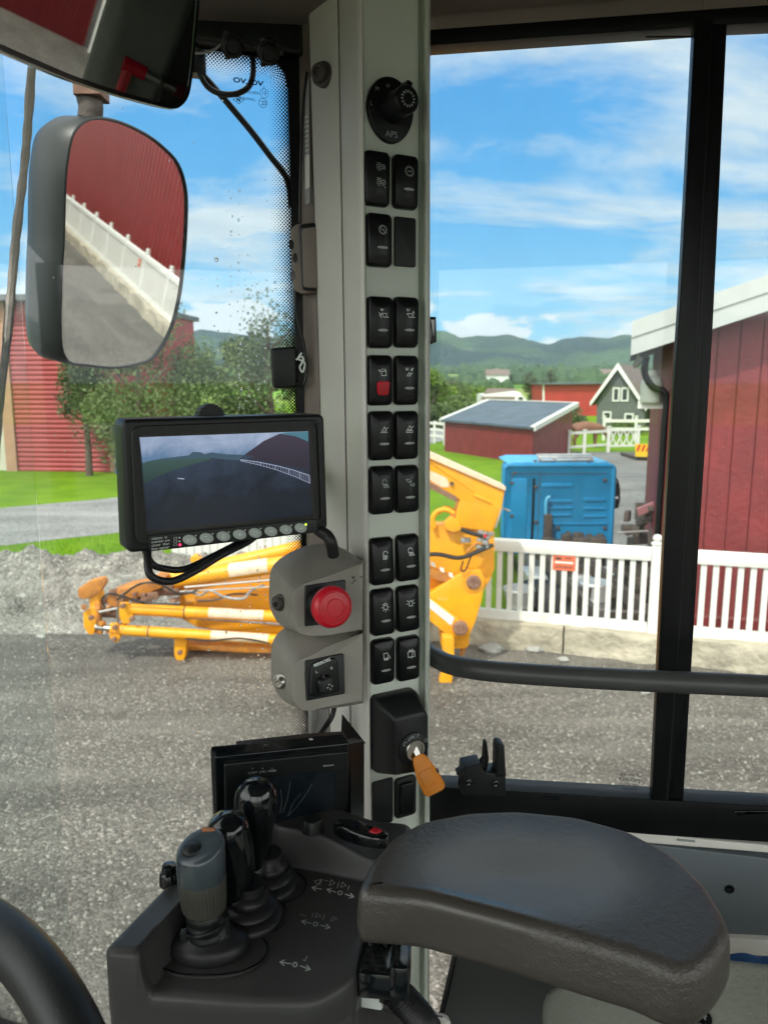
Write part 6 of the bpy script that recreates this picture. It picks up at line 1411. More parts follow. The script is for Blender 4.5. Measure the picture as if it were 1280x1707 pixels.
E = WP.P(edge); outp = WP.P([(330, 40), (400, 45), (440, 48), (470, 50), (520, 60), (530, 150), (534, 250), (538, 400), (545, 560), (550, 690), (556, 900), (562, 1100), (570, 1240), (585, 1500)])
q.loft([[(a, b, .0008) for a, b in E], [(a, b, .0008) for a, b in outp]], WMx, closed=False, cap0=False, cap1=False)
q.loft([[(a, b, .0045) for a, b in E], [(a, b, .0008) for a, b in E]], WMx, closed=False, cap0=False, cap1=False)
hp_ = WP.P([(-300, -140), (325, 81), (335, 84), (520, 60), (520, -200), (-300, -260)])
q.prism(hp_, .001, .006, WMx); obj('black_border', q, X['bmetal'], ws, smooth=0)
q = MB(); jl = [(66, -80), (62, 60), (55, 110), (44, 260), (28, 400), (14, 560), (0, 690), (-12, 850), (-25, 1000), (-60, 1400)]
P_ = [Vector((a, b, .002)) for a, b in WP.P(jl)]; P_ = spline(P_, 8); rd = random.Random(5)
q.tube(P_, [.0052 + rd.uniform(-.0007, .0007) for _ in P_], 8, WMx); obj('joint_seal', q, X['seal'], ws)
# etched maker's marks, read from behind
q = MB()
for s_, a, b, z, bo in (('VOLVO', 414, 137, .0078, .03), ('E1', 440, 156, .0062, 0), ('43R-001093', 415, 154, .0048, 0), ('LAMINATED', 410, 165, .0042, 0), ('II', 440, 146, .0042, 0)):
    u, v = WP.uv(a, b); put(q, s_, z, WMx @ T_((u, v, 0)) @ Matrix.Rotation(R(-6), 4, 'Z'), .0008, mirror=True, sxx=1.35 if s_ == 'VOLVO' else 1, bold=bo)
for a, b, r_ in ((440.5, 156, .0050), (438.5, 172, .0050)): u, v = WP.uv(a, b); q.stroke(ring_pl(u, v, r_, 20), .0005, lambda x, y: .0008, WMx)
for k in range(3): u, v = WP.uv(435.5 + k*3, 172); q.stroke(ring_pl(u-.0003, v, .0022, 8, 90, -90), .0006, lambda x, y: .0008, WMx)
u, v = WP.uv(398, 167); q.stroke([(u-.0065, v), (u, v+.004), (u+.0065, v), (u, v-.004), (u-.0065, v)], .0006, lambda x, y: .0008, WMx); q.stroke([(u-.002, v-.001), (u-.001, v+.0015), (u+.001, v-.0015), (u+.002, v+.001)], .0012, lambda x, y: .0008, WMx)
obj('marking', q, X['bmetal'], ws, smooth=0)
# second pane further left
pj = WP.pt(*WP.uv(28, 400)); M2 = frame(Vector((pj.x, pj.y, 2.1)), Vector((-.42, -.14, 0)), Vector((0, 0, 1)))
w2 = empty('windscreen', M2.translation, 'front windscreen pane left of the grey sealed joint', 'windscreen'); q = MB(); q.prism([(0, 0), (1.6, 0), (1.6, 1.6), (0, 1.6)], -.0025, .0025, M2); obj('glass', q, X['glass'], w2, smooth=0)
# raindrops
md = bpy.data.materials.new('raindrop'); md.use_nodes = True; bb = md.node_tree.nodes['Principled BSDF']; bb.inputs['Transmission Weight'].default_value = 1; bb.inputs['Roughness'].default_value = .02; bb.inputs['IOR'].default_value = 1.33; bb.inputs['Base Color'].default_value = (.97, .99, 1, 1)
q = MB(); rd = random.Random(21)
def drop(px, py, r, el=1.25):
    u, v = WP.uv(px, py, -.005); n_ = 8; rings = []
    for z, k in ((0, 1), (.38, .82), (.6, .45), (.66, .05)): rings.append([(u + r*k*math.cos(2*math.pi*i/n_), v + r*k*el*math.sin(2*math.pi*i/n_) - (1-k)*r*.2, -.0052 - z*r) for i in range(n_)])
    q.loft([list(reversed(r_)) for r_ in rings], WMx)
for x0, ya, yb_, n_ in ((348, 800, 1170, 10), (378, 950, 1160, 12), (401, 980, 1210, 16), (418, 620, 1130, 34), (431, 590, 1170, 40), (441, 560, 1190, 30), (400, 560, 700, 16), (470, 600, 690, 8), (384, 330, 560, 12), (398, 320, 700, 18), (412, 420, 700, 16), (420, 450, 560, 8), (362, 430, 640, 9), (460, 430, 680, 8), (330, 830, 1000, 6)):
    for i in range(n_): drop(x0 + rd.gauss(0, 1.6) + (rd.random() < .1)*rd.uniform(-5, 5), ya + (yb_-ya)*(i+rd.random())/n_, .0006 + .0009*rd.random()**2, rd.choice((1.1, 1.3, 1.7)))
for i in range(110): drop(rd.uniform(60, 480), 100 + 1150*rd.random()**.8, .0004 + .0006*rd.random()**3)
drop(361, 433, .0026, 1.2); drop(333, 1218, .0024, 1.1); drop(399, 318, .0016); drop(326, 1224, .0014); drop(371, 168, .0012)
obj('raindrops', q, md, loc=WP.px(300, 700), kind='stuff', label='raindrops and run marks on the outside of the windscreen', smooth=60)
# sticker, wiper arm outside, sensors and bracket at the pillar edge
q = MB(); q.tube(spline([WP.px(a, b, -.05) for a, b in ((318, 98), (330, 116), (352, 140), (385, 178), (420, 220), (452, 262), (474, 290), (482, 312), (486, 345))], 6), [.0040]*49, 10)
q.tube(spline([WP.px(a, b, -.045) for a, b in ((330, 116), (345, 143), (368, 156), (395, 156), (415, 144), (422, 122), (421, 92), (416, 70))], 6), [.0036 for i in range(43)], 10)
q.box(WP.px(324, 104, -.05), (.028, .02, .03), rz=.3, bev=.006)
obj('wiper_arm', q, X['rubber'], label='black wiper arm and looped washer hose outside the top of the windscreen', cat='wiper arm', loc=WP.px(322, 104, -.05))
hd = empty('header_trim', W(410, 80, .93), 'dark trim above the windscreen with two round grey plugs and a wire', 'trim')
q = MB(); q.prism(npf(W(410, 60, .955), Vector((.1, -.995, 0))).P([(250, -40), (330, 66), (430, 76), (505, 92), (505, -60)]), -.02, 0, npf(W(410, 60, .955), Vector((.1, -.995, 0))).M, bev=.004); obj('panel', q, X['bmetal'], hd)
for px, py in ((388, 80), (448, 92)):
    p = W(px, py-4, .93); Mb = npf(p, Vector((.1, -.8, -.55))).M; q = MB(); q.lathe([(.013, -.012), (.013, 0), (.0105, .002), (.0095, .007), (.0075, .0085), (.0065, .006), (.001, .006)], 24, Mb)
    for k in range(3): q.box((.013*math.cos(2.1*k), .013*math.sin(2.1*k), -.003), (.006, .006, .006), Mb, bev=.001)
    obj('plug', q, X['rubber'], hd)
q = MB(); q.tube(spline([W(a, b, .93) for a, b in ((318, 88), (340, 88), (358, 82), (368, 74))], 5), .0016, 8); obj('wire', q, X['greysteel'], hd)
br = empty('bracket', W(505, 430, .94), 'brown drilled steel bracket at the windscreen side of the pillar', 'bracket')
BP = npf(W(497, 430, .945), Vector((-.1, -.99, 0))); q = MB(); q.prism(rpoly(BP.P([(483, 384), (492, 373), (524, 370), (527, 486), (500, 490), (488, 482)]), .004, 3), -.02, 0, BP.M, bev=.002); obj('plate', q, X['brown'], br)
q = MB(); q.prism(rpoly(BP.P([(499, 376), (528, 372), (530, 486), (505, 484)]), .004, 3), .0005, .006, BP.M, bev=.002); obj('lip', q, X['bmetal'], br); q = MB(); q.prism(rpoly(BP.P([(505, 383), (530, 380), (532, 482), (508, 480)]), .003, 3), .0062, .0085, BP.M, bev=.001); obj('recess', q, X['brown'], br)
q = MB()
for a, b in ((486, 408), (492, 430), (488, 459)): u, v = BP.uv(a, b); q.prism([(u + .0028*math.cos(t), v + .0058*math.sin(t)) for t in [k*math.pi/6 for k in range(12)]], .0001, .0005, BP.M)
obj('hole', q, X['gloss'], br, smooth=0)
sn = empty('sensor_block', W(472, 612, .955), 'small black rounded sensor block stuck to the windscreen beside the pillar', 'sensor')
SP = npf(W(472, 612, .955), Vector((.05, -1, 0))); q = MB(); q.prism(rpoly(SP.P([(450, 580), (494, 577), (495, 646), (454, 648)]), .006, 4), -.012, .0, SP.M, bev=.003); obj('housing', q, X['black'], sn)
q = MB(); q.tube(spline([W(a, b, .955) for a, b in ((494, 600), (502, 594), (506, 600), (500, 612), (505, 620), (508, 605), (498, 598), (503, 588))], 5), .0013, 6); obj('wire', q, X['ink'], sn)
q = MB(); q.tube(spline([W(a, b, .956) for a, b in ((493, 480), (494, 520), (506, 570), (510, 600), (511, 625), (506, 640), (495, 638))], 5), .0018, 6); q.tube(spline([W(a, b, .95) for a, b in ((512, 120), (505, 180), (502, 260), (500, 370))], 5), .0018, 6); obj('wire', q, X['rubber'], sn)
q = MB(); stp = npf(W(512, 240, .950), Vector((-.55, -.83, 0))); q.prism(stp.P([(505, 180), (515, 128), (517, 338), (510, 342), (504, 290)]), 0, .0008, stp.M); st_o = obj('info_label', q, mat('label_paper', (.35, .36, .36), .5, var=(60, .3)), label='narrow grey printed label on the windscreen side of the pillar top', cat='label', smooth=0, loc=stp.px(510, 300))
q = MB()
for i in range(9): q.stroke(stp.P([(507+i*.2, 196+i*8), (514, 194+i*8)], .0009), .0012, lambda a, b: .001, stp.M)
q.prism(stp.P([(508, 262), (516, 258), (516, 312), (509, 316)], .001), .0009, .0012, stp.M); obj('print', q, X['white'], st_o, smooth=0)

# --- interior mirror (upper left)
def mirror_plane(px, py, d, b): p = D(px, py, d); v = (p - CAM).normalized(); return npf(p, b.normalized() - v)
IP = mirror_plane(150, 60, .55, Vector((math.cos(R(3)), math.sin(R(3)), -.125)))
im = empty('interior_mirror', IP.px(150, 60, -.02), 'large black-framed interior mirror in the upper left corner', 'mirror')
io = spline([Vector((*p, 0)) for p in IP.P([(-60, 58), (0, 86), (60, 112), (120, 137), (180, 157), (240, 174), (282, 183), (300, 180), (315, 160), (322, 120), (328, 60), (333, 0), (335, -40), (300, -80), (0, -160), (-120, -170), (-150, -60)])], 4, closed=True); io = [(p.x, p.y) for p in io]
q = MB()
oo = io if area(io) > 0 else list(reversed(io))
q.loft([[(a, b, -.030) for a, b in inset(oo, .015)], [(a, b, -.018) for a, b in inset(oo, .001)], [(a, b, -.002) for a, b in oo], [(a, b, .0015) for a, b in inset(oo, .0012)], [(a, b, .0015) for a, b in inset(oo, .0042)], [(a, b, .0005) for a, b in inset(oo, .0046)]], IP.M); obj('housing', q, X['gloss'], im, smooth=40)
q = MB(); q.prism(inset(oo, .0046), .0004, .0009, IP.M); obj('mirror_glass', q, mat('dim_mirror', (.42, .45, .43), .015, metal=1), im, smooth=0)
q = MB(); q.tube([IP.px(60, 30, -.03), D(20, -80, .62)], .01, 12); obj('stalk', q, X['black'], im)
# wide rear door post to the right of the picture, with the emergency hammer on it (both seen only in that mirror)
def reflect(px, py):
    o = IP.px(px, py, .001); d = (o - CAM).normalized(); return o, d - IP.n*2*d.dot(IP.n)
dpst = empty('door_post', (.88, .76, 1.8), 'wide grey door post filling the right part of the interior mirror', 'post')
q = MB(); q.prism(rpoly([(.94, .70), (.93, .98), (1.12, .98), (1.12, .68), (.98, .67)], .012, 3), 1.8, 3.6); obj('panel', q, X['panelgrey'], dpst)
hmb = T_((.915, .748, 3.288)) @ Matrix.Rotation(R(90), 4, 'Z') @ Matrix.Rotation(R(180), 4, 'Z'); hm_ = empty('emergency_hammer', hmb.translation, 'red emergency hammer clipped to the grey door post, seen in the interior mirror', 'hammer')
q = MB(); q.tube([hmb @ Vector((.012, 0, -.13)), hmb @ Vector((.010, 0, 0))], .010, 12); q.tube([hmb @ Vector((.022, 0, 0)), hmb @ Vector((-.022, 0, 0))], .0135, 12); obj('handle', q, X['red'], hm_)
q = MB(); q.tube([hmb @ Vector((-.022, 0, 0)), hmb @ Vector((-.052, 0, 0))], .009, 12); obj('tip', q, X['steel'], hm_)

# --- wing mirror outside
EP = mirror_plane(200, 400, 1.36, Vector((math.cos(R(12.8)), math.sin(R(12.8)), -.098)))
em_ = empty('wing_mirror', EP.px(200, 600, -.03), 'large dark wing mirror outside the windscreen, reflecting red corrugated wall and white fence', 'mirror')
eg = [(150, 200), (190, 203), (235, 222), (268, 245), (295, 275), (308, 320), (308, 380), (303, 450), (296, 500), (283, 548), (262, 585), (240, 602), (190, 611), (145, 607), (112, 600), (100, 560), (102, 450), (105, 400), (107, 320), (111, 270), (122, 222)]
eg = [(a, b) for a, b in eg]; ei = [(p.x, p.y) for p in spline([Vector((*p, 0)) for p in EP.P(eg)], 4, closed=True)]
if area(ei) < 0: ei = list(reversed(ei))
def grow(o, d): return inset(o, -d)
q = MB(); q.loft([[(a*.8 , b*.86, -.115) for a, b in ei], [(a*.96, b*.98, -.095) for a, b in ei], [(a, b, -.07) for a, b in grow(ei, .004)], [(a, b, .004) for a, b in grow(ei, .004)], [(a, b, .006) for a, b in grow(ei, .002)], [(a, b, .006) for a, b in ei], [(a, b, .001) for a, b in inset(ei, .001)]], EP.M); obj('housing', q, mat('mirror_housing', (.013, .017, .016), .42, bump=(500, .15)), em_, smooth=50)
q = MB(); q.prism(inset(ei, .001), .0012, .0016, EP.M); obj('mirror_glass', q, X['mirror'], em_, smooth=0)
q = MB(); q.tube(spline([W(a, b, 1.38) for a, b in ((150, 200), (152, 178), (148, 160), (146, 130), (150, 60), (160, -60))], 5), .0125*1.6, 14); obj('arm', q, X['darkmetal'], em_)
q = MB(); q.box(W(152, 138, 1.38), (.045, .05, .05), bev=.004); obj('clamp', q, X['rust'], em_)

# --- side window
A_, B_ = W(716, 700, .93), W(1210, 700, .877); SWn = Vector(((B_.y-A_.y), -(B_.x-A_.x), 0)); SW = npf(A_, SWn); SM = SW.M
sw = empty('side_window', SW.px(900, 1330), 'sliding side window with black frame to the right of the pillar', 'window')
q = MB(); q.prism(SW.P([(700, -40), (1175, -40), (1105, 1420), (700, 1420)]), -.006, -.002, SM); obj('glass', q, X['glass'], sw, smooth=0)
q = MB(); q.prism(SW.P([(1185, -40), (2600, -160), (2600, 1600), (1120, 1420)]), -.012, -.008, SM); obj('glass', q, X['glass'], sw, smooth=0)
def fr(pts, z0, z1, name='frame', mt='bmetal', par=None, bev=.0015, PQ=None):
    PQ = PQ or SW; q = MB(); q.prism(PQ.P(pts, max(z0, z1)), z0, z1, PQ.M, bev=bev); return obj(name, q, X[mt], par or sw, smooth=30)
fr([(700, 50), (1300, 6), (2600, -90), (2600, -42), (1300, 36), (1210, 40), (700, 76)], -.02, .008)
fr([(1158, 30), (1187, 30), (1164, 700), (1148, 1100), (1112, 1345), (1085, 1345), (1107, 900), (1133, 500)], -.006, .010)
fr([(1187, 30), (1212, 30), (1187, 560), (1165, 900), (1138, 1345), (1113, 1345), (1136, 1000), (1165, 500)], -.014, .004)
fr([(1108, 1345), (1113, 1345), (1137, 1000), (1166, 500), (1187.5, 30), (1185, 30), (1162, 500), (1134, 1000)], -.002, .0105, 'track', 'black')
fr([(700, 1311), (760, 1314), (1100, 1334), (1300, 1346), (2600, 1430), (2600, 1520), (1300, 1406), (1085, 1392), (900, 1375), (700, 1370)], -.02, .012, 'sill')
fr([(905, 1328), (932, 1329), (932, 1335), (905, 1334)], .012, .014, 'slot', 'gloss'); fr([(1222, 1352), (1228, 1361), (1240, 1362), (1244, 1355), (1300, 1358), (1300, 1352)], .012, .014, 'slot', 'gloss')
fr([(1075, 60), (1158, 60), (1150, 62), (1075, 62)], -.001, .000, 'seal', 'black')
q = MB(); rd = random.Random(3)
for i in range(1): pass
u, v = SW.uv(1048, 1302)
for s_, a, b, z in (('IMADEX', 1045, 1293, .0045), ('INDUVER', 1048, 1301, .0062), ('43R 001583', 1048, 1309, .0045), ('TEMPERED', 1050, 1317, .0040)): u, v = SW.uv(a, b); put(q, s_, z, SM @ T_((u, v, 0)), -.0015, mirror=True)
for a, b in ((1066, 1292), (1069, 1306)): u, v = SW.uv(a, b); q.stroke(ring_pl(u, v, .0028, 14), .0005, lambda x, y: -.0015, SM)
obj('marking', q, X['bmetal'], sw, smooth=0)
lt = empty('window_latch', SW.px(800, 1322), 'black plastic window latch standing on the sill right of the orange key', 'latch')
LP = npf(W(800, 1290, .885), Vector((.1, -.99, 0)))
def lp(pts, z0, z1, nm, bev=.002): q = MB(); q.prism(rpoly(LP.P(pts), .0015, 2), z0, z1, LP.M, bev=bev); return obj(nm, q, X['black'], lt, smooth=35)
lp([(771, 1276), (800, 1270), (806, 1284), (841, 1286), (841, 1325), (768, 1322)], -.02, .006, 'base'); lp([(760, 1289), (772, 1280), (775, 1296), (768, 1298)], -.01, .004, 'knob'); lp([(797, 1280), (806, 1268), (808, 1240), (812, 1238), (816, 1268), (812, 1286)], -.012, -.002, 'prong'); lp([(825, 1240), (830, 1236), (838, 1238), (841, 1290), (824, 1290)], -.012, .008, 'prong')
q = MB()
for a, b in ((781, 1304), (826, 1306)): u, v = LP.uv(a, b, .006); q.lathe([(.0045, 0), (.0045, .002), (.003, .0025), (.001, .0015)], 16, LP.M @ T_((u, v, .006)))
obj('screw', q, X['gloss'], lt)
q = MB(); CP = npf(W(722, 550, .90), Vector((.2, -.98, 0)))
q.prism(rpoly(CP.P([(716, 528), (727, 528), (728, 570), (716, 575)]), .001, 2), -.012, 0, CP.M, bev=.001); cl_ = obj('window_clip', q, X['gloss'], label='small black clip at the pillar edge of the side window', cat='clip', loc=CP.px(720, 570)); q = MB(); q.prism(CP.P([(718, 533), (723.5, 533), (722.5, 561)]), .0001, .001, CP.M); obj('inset', q, X['silver'], cl_, smooth=0)
# handrail across the side window
hr = empty('handrail', W(900, 1130, .83), 'grey tubular handrail crossing the side window', 'handrail'); q = MB()
q.tube(spline([W(a, b, Y) for a, b, Y in ((704, 1080, .945), (716, 1091, .93), (730, 1099, .912), (748, 1107, .893), (780, 1114, .872), (830, 1120, .855), (930, 1127, .835), (1080, 1135, .813), (1280, 1144, .80), (1700, 1165, .78), (2300, 1190, .75))], 8), .0122, 20); obj('rail', q, X['pipe'], hr, smooth=60)

# --- side wall below the window
sp_ = empty('side_panel', SW.px(1180, 1500), 'blue-grey panel with pale metal edge strips below the side window', 'panel')
fr([(760, 1372), (1085, 1390), (2600, 1540), (2600, 1590), (1280, 1422), (1080, 1406)], -.03, .006, 'edge_strip', 'pillar2', sp_); fr([(760, 1398), (1080, 1407), (2600, 1594), (2600, 1800), (1280, 1566), (760, 1540)], -.03, .002, 'door_panel', 'panelblue' if 'panelblue' in X else 'black', sp_)
fr([(1128, 1399), (1158, 1402), (1158, 1405.5), (1128, 1402.5)], .006, .008, 'hinge', 'silver', sp_)
u, v = SW.uv(1215, 1482, .002); q = MB(); q.box((u, v, .003), (.006, .006, .004), SM); q.prism(ring_pl(u, v, .006, 14)[:-1], .002, .0028, SM); obj('socket', q, X['gloss'], sp_)
fr([(760, 1541), (1280, 1567), (2600, 1802), (2600, 1840), (1280, 1594), (760, 1570)], -.03, .010, 'lower_strip', 'pillar2', sp_)
fr([(760, 1571), (1280, 1595), (1280, 1700), (760, 1700)], -.14, -.03, 'recess', 'gloss', sp_)
q = MB(); q.tube(spline([D(a, b, .80) for a, b in ((1205, 1612), (1240, 1606), (1262, 1612), (1285, 1612), (1330, 1620))], 5), .010, 10); obj('rag', q, mat('blue_cloth', (.02, .09, .25), .8, bump=(60, .5)), label='crumpled blue cloth in the gap under the side panel', cat='cloth', loc=D(1250, 1612, .8))
# storage box / seat base under the armrest
FPn = PF(D(740, 1640, .86), D(1300, 1600, .76), D(740, 1800, .80)); q = MB(); q.prism(rpoly(FPn.P([(1010, 1612), (1150, 1590), (1600, 1640), (1600, 2000), (900, 2000), (900, 1650)]), .02, 4), -.1, 0, FPn.M, bev=.008); sb = obj('seat_box', q, X['panelgrey'], label='grey-green moulded box under the right end of the armrest', cat='box', loc=FPn.px(1200, 1800))
u, v = FPn.uv(1172, 1700); q = MB(); q.lathe([(.008, 0), (.008, .003), (.005, .004), (.001, .002)], 18, FPn.M @ T_((u, v, 0))); obj('bolt', q, X['gloss'], sb)
LQ = npf(W(760, 1650, .90), Vector((.05, -1, 0))); q = MB(); q.prism(LQ.P([(768, 1560), (1300, 1560), (1300, 1900), (690, 1900), (735, 1707)]), -.02, 0, LQ.M); lpn = obj('lower_panel', q, X['panelgrey2'], label='dark grey smooth panel under the armrest, right of the lower window corner', cat='panel', loc=LQ.px(900, 1700))
frit(LQ, [(768, 1560), (752, 1640), (735, 1707), (700, 1830)], .018, lpn, .003, sgn=-1)

# --- armrest
ar = empty('armrest', (.10, .52, 2.78), 'thick dark vinyl armrest with a shiny worn top, lower right', 'armrest')
za = 2.84
plan = [(592, 1486), (700, 1494), (841, 1530), (982, 1571), (1066, 1594), (1116, 1618), (1160, 1620), (1195, 1594), (1221, 1556), (1212, 1525), (1180, 1472), (1125, 1420), (1050, 1380), (960, 1356), (860, 1346), (780, 1349), (700, 1364), (650, 1392), (612, 1438)]
pp = [H(a, b, za) for a, b in plan]; oo = rpoly([(p.x, p.y) for p in pp], .008, 5); oo = resamp(oo, 150)
sm_ = oo
for _ in range(1): sm_ = [((sm_[i-1][0] + 2*sm_[i][0] + sm_[(i+1) % 150][0])/4, (sm_[i-1][1] + 2*sm_[i][1] + sm_[(i+1) % 150][1])/4) for i in range(150)]
oo = sm_
if area(oo) < 0: oo = list(reversed(oo))
c0 = (.095, .525); rings = []
def iz(x, y): 
    # the pad is slightly dished along the middle
    d = math.hypot((x-.10)/.10, (y-.515)/.055); return -.0035*max(0, 1-d)**1
th_ = .043
rings.append([(a, b, za-th_) for a, b in inset(oo, .010)]); rings.append([(a, b, za-th_) for a, b in inset(oo, .004)]); rings.append([(a, b, za-th_+.002) for a, b in inset(oo, .0012)]); rings.append([(a, b, za-th_+.006) for a, b in oo])
rings.append([(a, b, za-.030) for a, b in inset(oo, -.0012)]); rings.append([(a, b, za-.020) for a, b in inset(oo, -.0008)])
r_ = .010
for k in range(0, 7): t = R(15*k); rings.append([(a, b, za - r_ + r_*math.sin(t)) for a, b in inset(oo, r_*(1-math.cos(t))*1.0)])
base_o = inset(oo, r_)
for k in (.08, .2, .35, .5, .65, .8, .92): rings.append([(a + (c0[0]-a)*k, b + (c0[1]-b)*k, za + iz(a + (c0[0]-a)*k, b + (c0[1]-b)*k)) for a, b in base_o])
q = MB(); q.loft(rings); obj('pad', q, X['leather'], ar, smooth=70)
q = MB(); q.prism(inset(oo, .02), za-th_-.012, za-th_+.001); obj('base_plate', q, X['black'], ar)
q = MB(); BPn = D(640, 1615, .64); q.box(BPn, (.040, .04, .022), rz=-.1, bev=.004); q.box(D(668, 1608, .635), (.016, .04, .026), rz=-.1, bev=.004); obj('bracket', q, X['gloss'], ar)
q = MB(); q.tube([D(600, 1650, .70), D(650, 1672, .70), D(700, 1690, .72)], .008, 10); q.tube([D(598, 1655, .72), D(560, 1800, .75)], .01, 10); obj('lever_arm', q, X['darkmetal'], ar)
q = MB(); q.box(D(622, 1650, .68), (.020, .02, .020), rz=-.2, bev=.002); cn = obj('connector', q, X['ink'], label='light grey cable connector below the armrest bracket', cat='connector', loc=D(622, 1650, .68))
q = MB(); P_ = spline([D(a, b, d) for a, b, d in ((645, 1645, .665), (668, 1662, .665), (690, 1685, .67), (710, 1712, .68), (730, 1760, .70))], 12)
q.tube(P_, [.0115 + (.0018 if (i % 2) else 0) for i in range(len(P_))], 16); obj('corrugated_conduit', q, X['rubber'], label='black ribbed cable conduit running down below the armrest', cat='conduit', loc=D(690, 1700, .67), smooth=20)
# cover behind the console, lower centre
q = MB(); q.box(D(655, 1780, .80), (.12, .02, .14), rz=-.2, bev=.01); obj('floor_trim', q, X['pillar2'], label='beige trim piece at the bottom centre below the conduit', cat='trim', loc=D(655, 1780, .8))

# --- lever console
cn_ = empty('lever_console', (-.10, .62, 2.6), 'dark grey moulded console carrying three control levers, lower left', 'console')
co = [(-.222, .531), (-.19, .529), (-.10, .522), (-.052, .522), (-.022, .545), (-.015, .60), (-.004, .64), (.03, .66), (.03, .735), (-.06, .745), (-.13, .745), (-.157, .715)]
co = resamp(rpoly(co, .014, 5), 320); 
if area(co) < 0: co = list(reversed(co))
Lx0, Ly0, Lx1, Ly1 = -.222, .531, -.157, .715
def chh(x, y):
    dx, dy = Lx1-Lx0, Ly1-Ly0; ln_ = math.hypot(dx, dy); d = ((x-Lx0)*dy - (y-Ly0)*dx)/ln_
    rim = 1 - sst(.026, .036, d); yb_ = .690 - .32*(x+.09) + (.02*sst(-.10, -.14, x))
    led = sst(yb_ - .006, yb_ + .006, y); f = max(rim*.033, led*(.034 - .016*sst(-.07, .0, x)))
    return 2.730 + f - .004*sst(.57, .525, y)*(1-rim)
rings = []; cc_ = (-.10, .63)
def edge_r(k):
    pass
for z in (2.50, 2.60, 2.692): rings.append([(a, b, z) for a, b in inset(co, .004 if z < 2.69 else .0035)])
rings.append([(a, b, 2.694) for a, b in inset(co, .0045)]); rings.append([(a, b, 2.696) for a, b in inset(co, .0005)]); 
er = .008
for k in range(6):
    t = R(18*k); oi = inset(co, er*(1-math.cos(t))); oi2 = inset(co, er)
    rings.append([(a, b, (chh(*oi2[i]) - er + er*math.sin(t)) if k > 0 else 2.712) for i, (a, b) in enumerate(oi)])
bo = inset(co, er)
for j in range(1, 110):
    k = j/110; rings.append([(a + (cc_[0]-a)*k, b + (cc_[1]-b)*k, chh(a + (cc_[0]-a)*k, b + (cc_[1]-b)*k)) for a, b in bo])
q = MB(); q.loft(rings); obj('housing', q, X['console'], cn_, smooth=60)
# gate plates (flush oval inserts)
def gate(px, py, rx, ry):
    p = H(px, py, 2.731); q = MB(); o = [(p.x + rx*(abs(math.cos(t))**.8)*(1 if math.cos(t) > 0 else -1), p.y + ry*math.sin(t)) for t in [2*math.pi*i/48 for i in range(48)]]
    q.loft([[(a, b, 2.7308) for a, b in inset(o, -.0013)], [(a, b, 2.7312) for a, b in o]], cap0=False, cap1=False); q.prism(o, 2.725, 2.7312)
    g_ = obj('gate_plate', q, X['console'], cn_, smooth=30); q = MB(); q.loft([[(a, b, 2.7316) for a, b in inset(o, -.0012)], [(a, b, 2.7317) for a, b in inset(o, .0002)]], cap0=False, cap1=False); obj('gap', q, X['gloss'], g_, smooth=0)
gate(353, 1586, .046, .026); gate(400, 1528, .042, .027); gate(435, 1478, .042, .027)
def deck_sym(L_, mt, wd):
    q = MB()
    for pl in L_:
        pts = [H(a, b, 2.7312) for a, b in pl]
        for a, b in zip(pts[:-1], pts[1:]): q.stroke([(a.x, a.y), (b.x, b.y)], wd, lambda x, y: chh(x, y) + .0004)
    obj('symbol', q, X[mt], cn_, smooth=0)
def arrow(x0, y0, x1, y1):
    d = Vector((x1-x0, y1-y0)).normalized(); n_ = Vector((-d.y, d.x)); return [[(x0, y0), (x1, y1)], [(x1 - d.x*7 + n_.x*4, y1 - d.y*7 + n_.y*4), (x1, y1), (x1 - d.x*7 - n_.x*4, y1 - d.y*7 - n_.y*4)]]
deck_sym(arrow(536, 1481, 520, 1478) + arrow(560, 1486, 545, 1481) + [ring_pl(567, 1487, 3.3, 10)] + arrow(575, 1489, 590, 1494), 'ink', .0010)
deck_sym([[(524, 1467), (530, 1474), (535, 1465), (524, 1467)], [(533, 1474), (537, 1464)], [(552, 1465), (549, 1475), (558, 1471), (552, 1465)], [(540, 1466), (547, 1467)], [(565, 1469), (562, 1479)], [(568, 1478), (571, 1469), (577, 1475), (568, 1478)], [(582, 1475), (580, 1482)]], 'ink', .0005)
deck_sym(arrow(519, 1538, 503, 1534) + [ring_pl(526, 1539, 3.3, 10)] + arrow(535, 1541, 550, 1545), 'inkdim', .0010)
deck_sym([[(500, 1522), (510, 1526)], [(523, 1520), (520, 1528)], [(526, 1528), (528, 1521), (535, 1525), (526, 1528)], [(541, 1523), (538, 1532)], [(551, 1534), (555, 1527), (562, 1530), (551, 1534)]], 'inkdim', .0004)
deck_sym(arrow(485, 1604, 467, 1601) + [ring_pl(492, 1605, 3.3, 10)] + arrow(501, 1607, 517, 1612), 'inkdim', .0010)
deck_sym([[(505, 1598), (509, 1599), (512, 1592)]], 'inkdim', .0005)
# button on the rim and the thumb wheel on the ledge
p = H(283, 1462, 2.766); q = MB(); q.lathe([(.0092, -.006), (.0085, .004), (.007, .006), (.0062, .0062), (.0066, .008), (.0058, .012), (.001, .0128)], 22, T_((p.x, p.y, 2.766))); obj('push_button', q, X['gloss'], label='small glossy black push button on the left rim of the lever console', cat='button', loc=(p.x, p.y, 2.766), smooth=50)
p = H(521, 1377, 2.768); q = MB(); q.lathe([(.0115, -.004), (.0105, .006), (.009, .0085), (.001, .0095)], 22, T_((p.x, p.y, 2.768))); obj('knob', q, X['black'], label='small dark round knob at the back of the lever console below the cracked screen', cat='knob', loc=(p.x, p.y, 2.768), smooth=50)
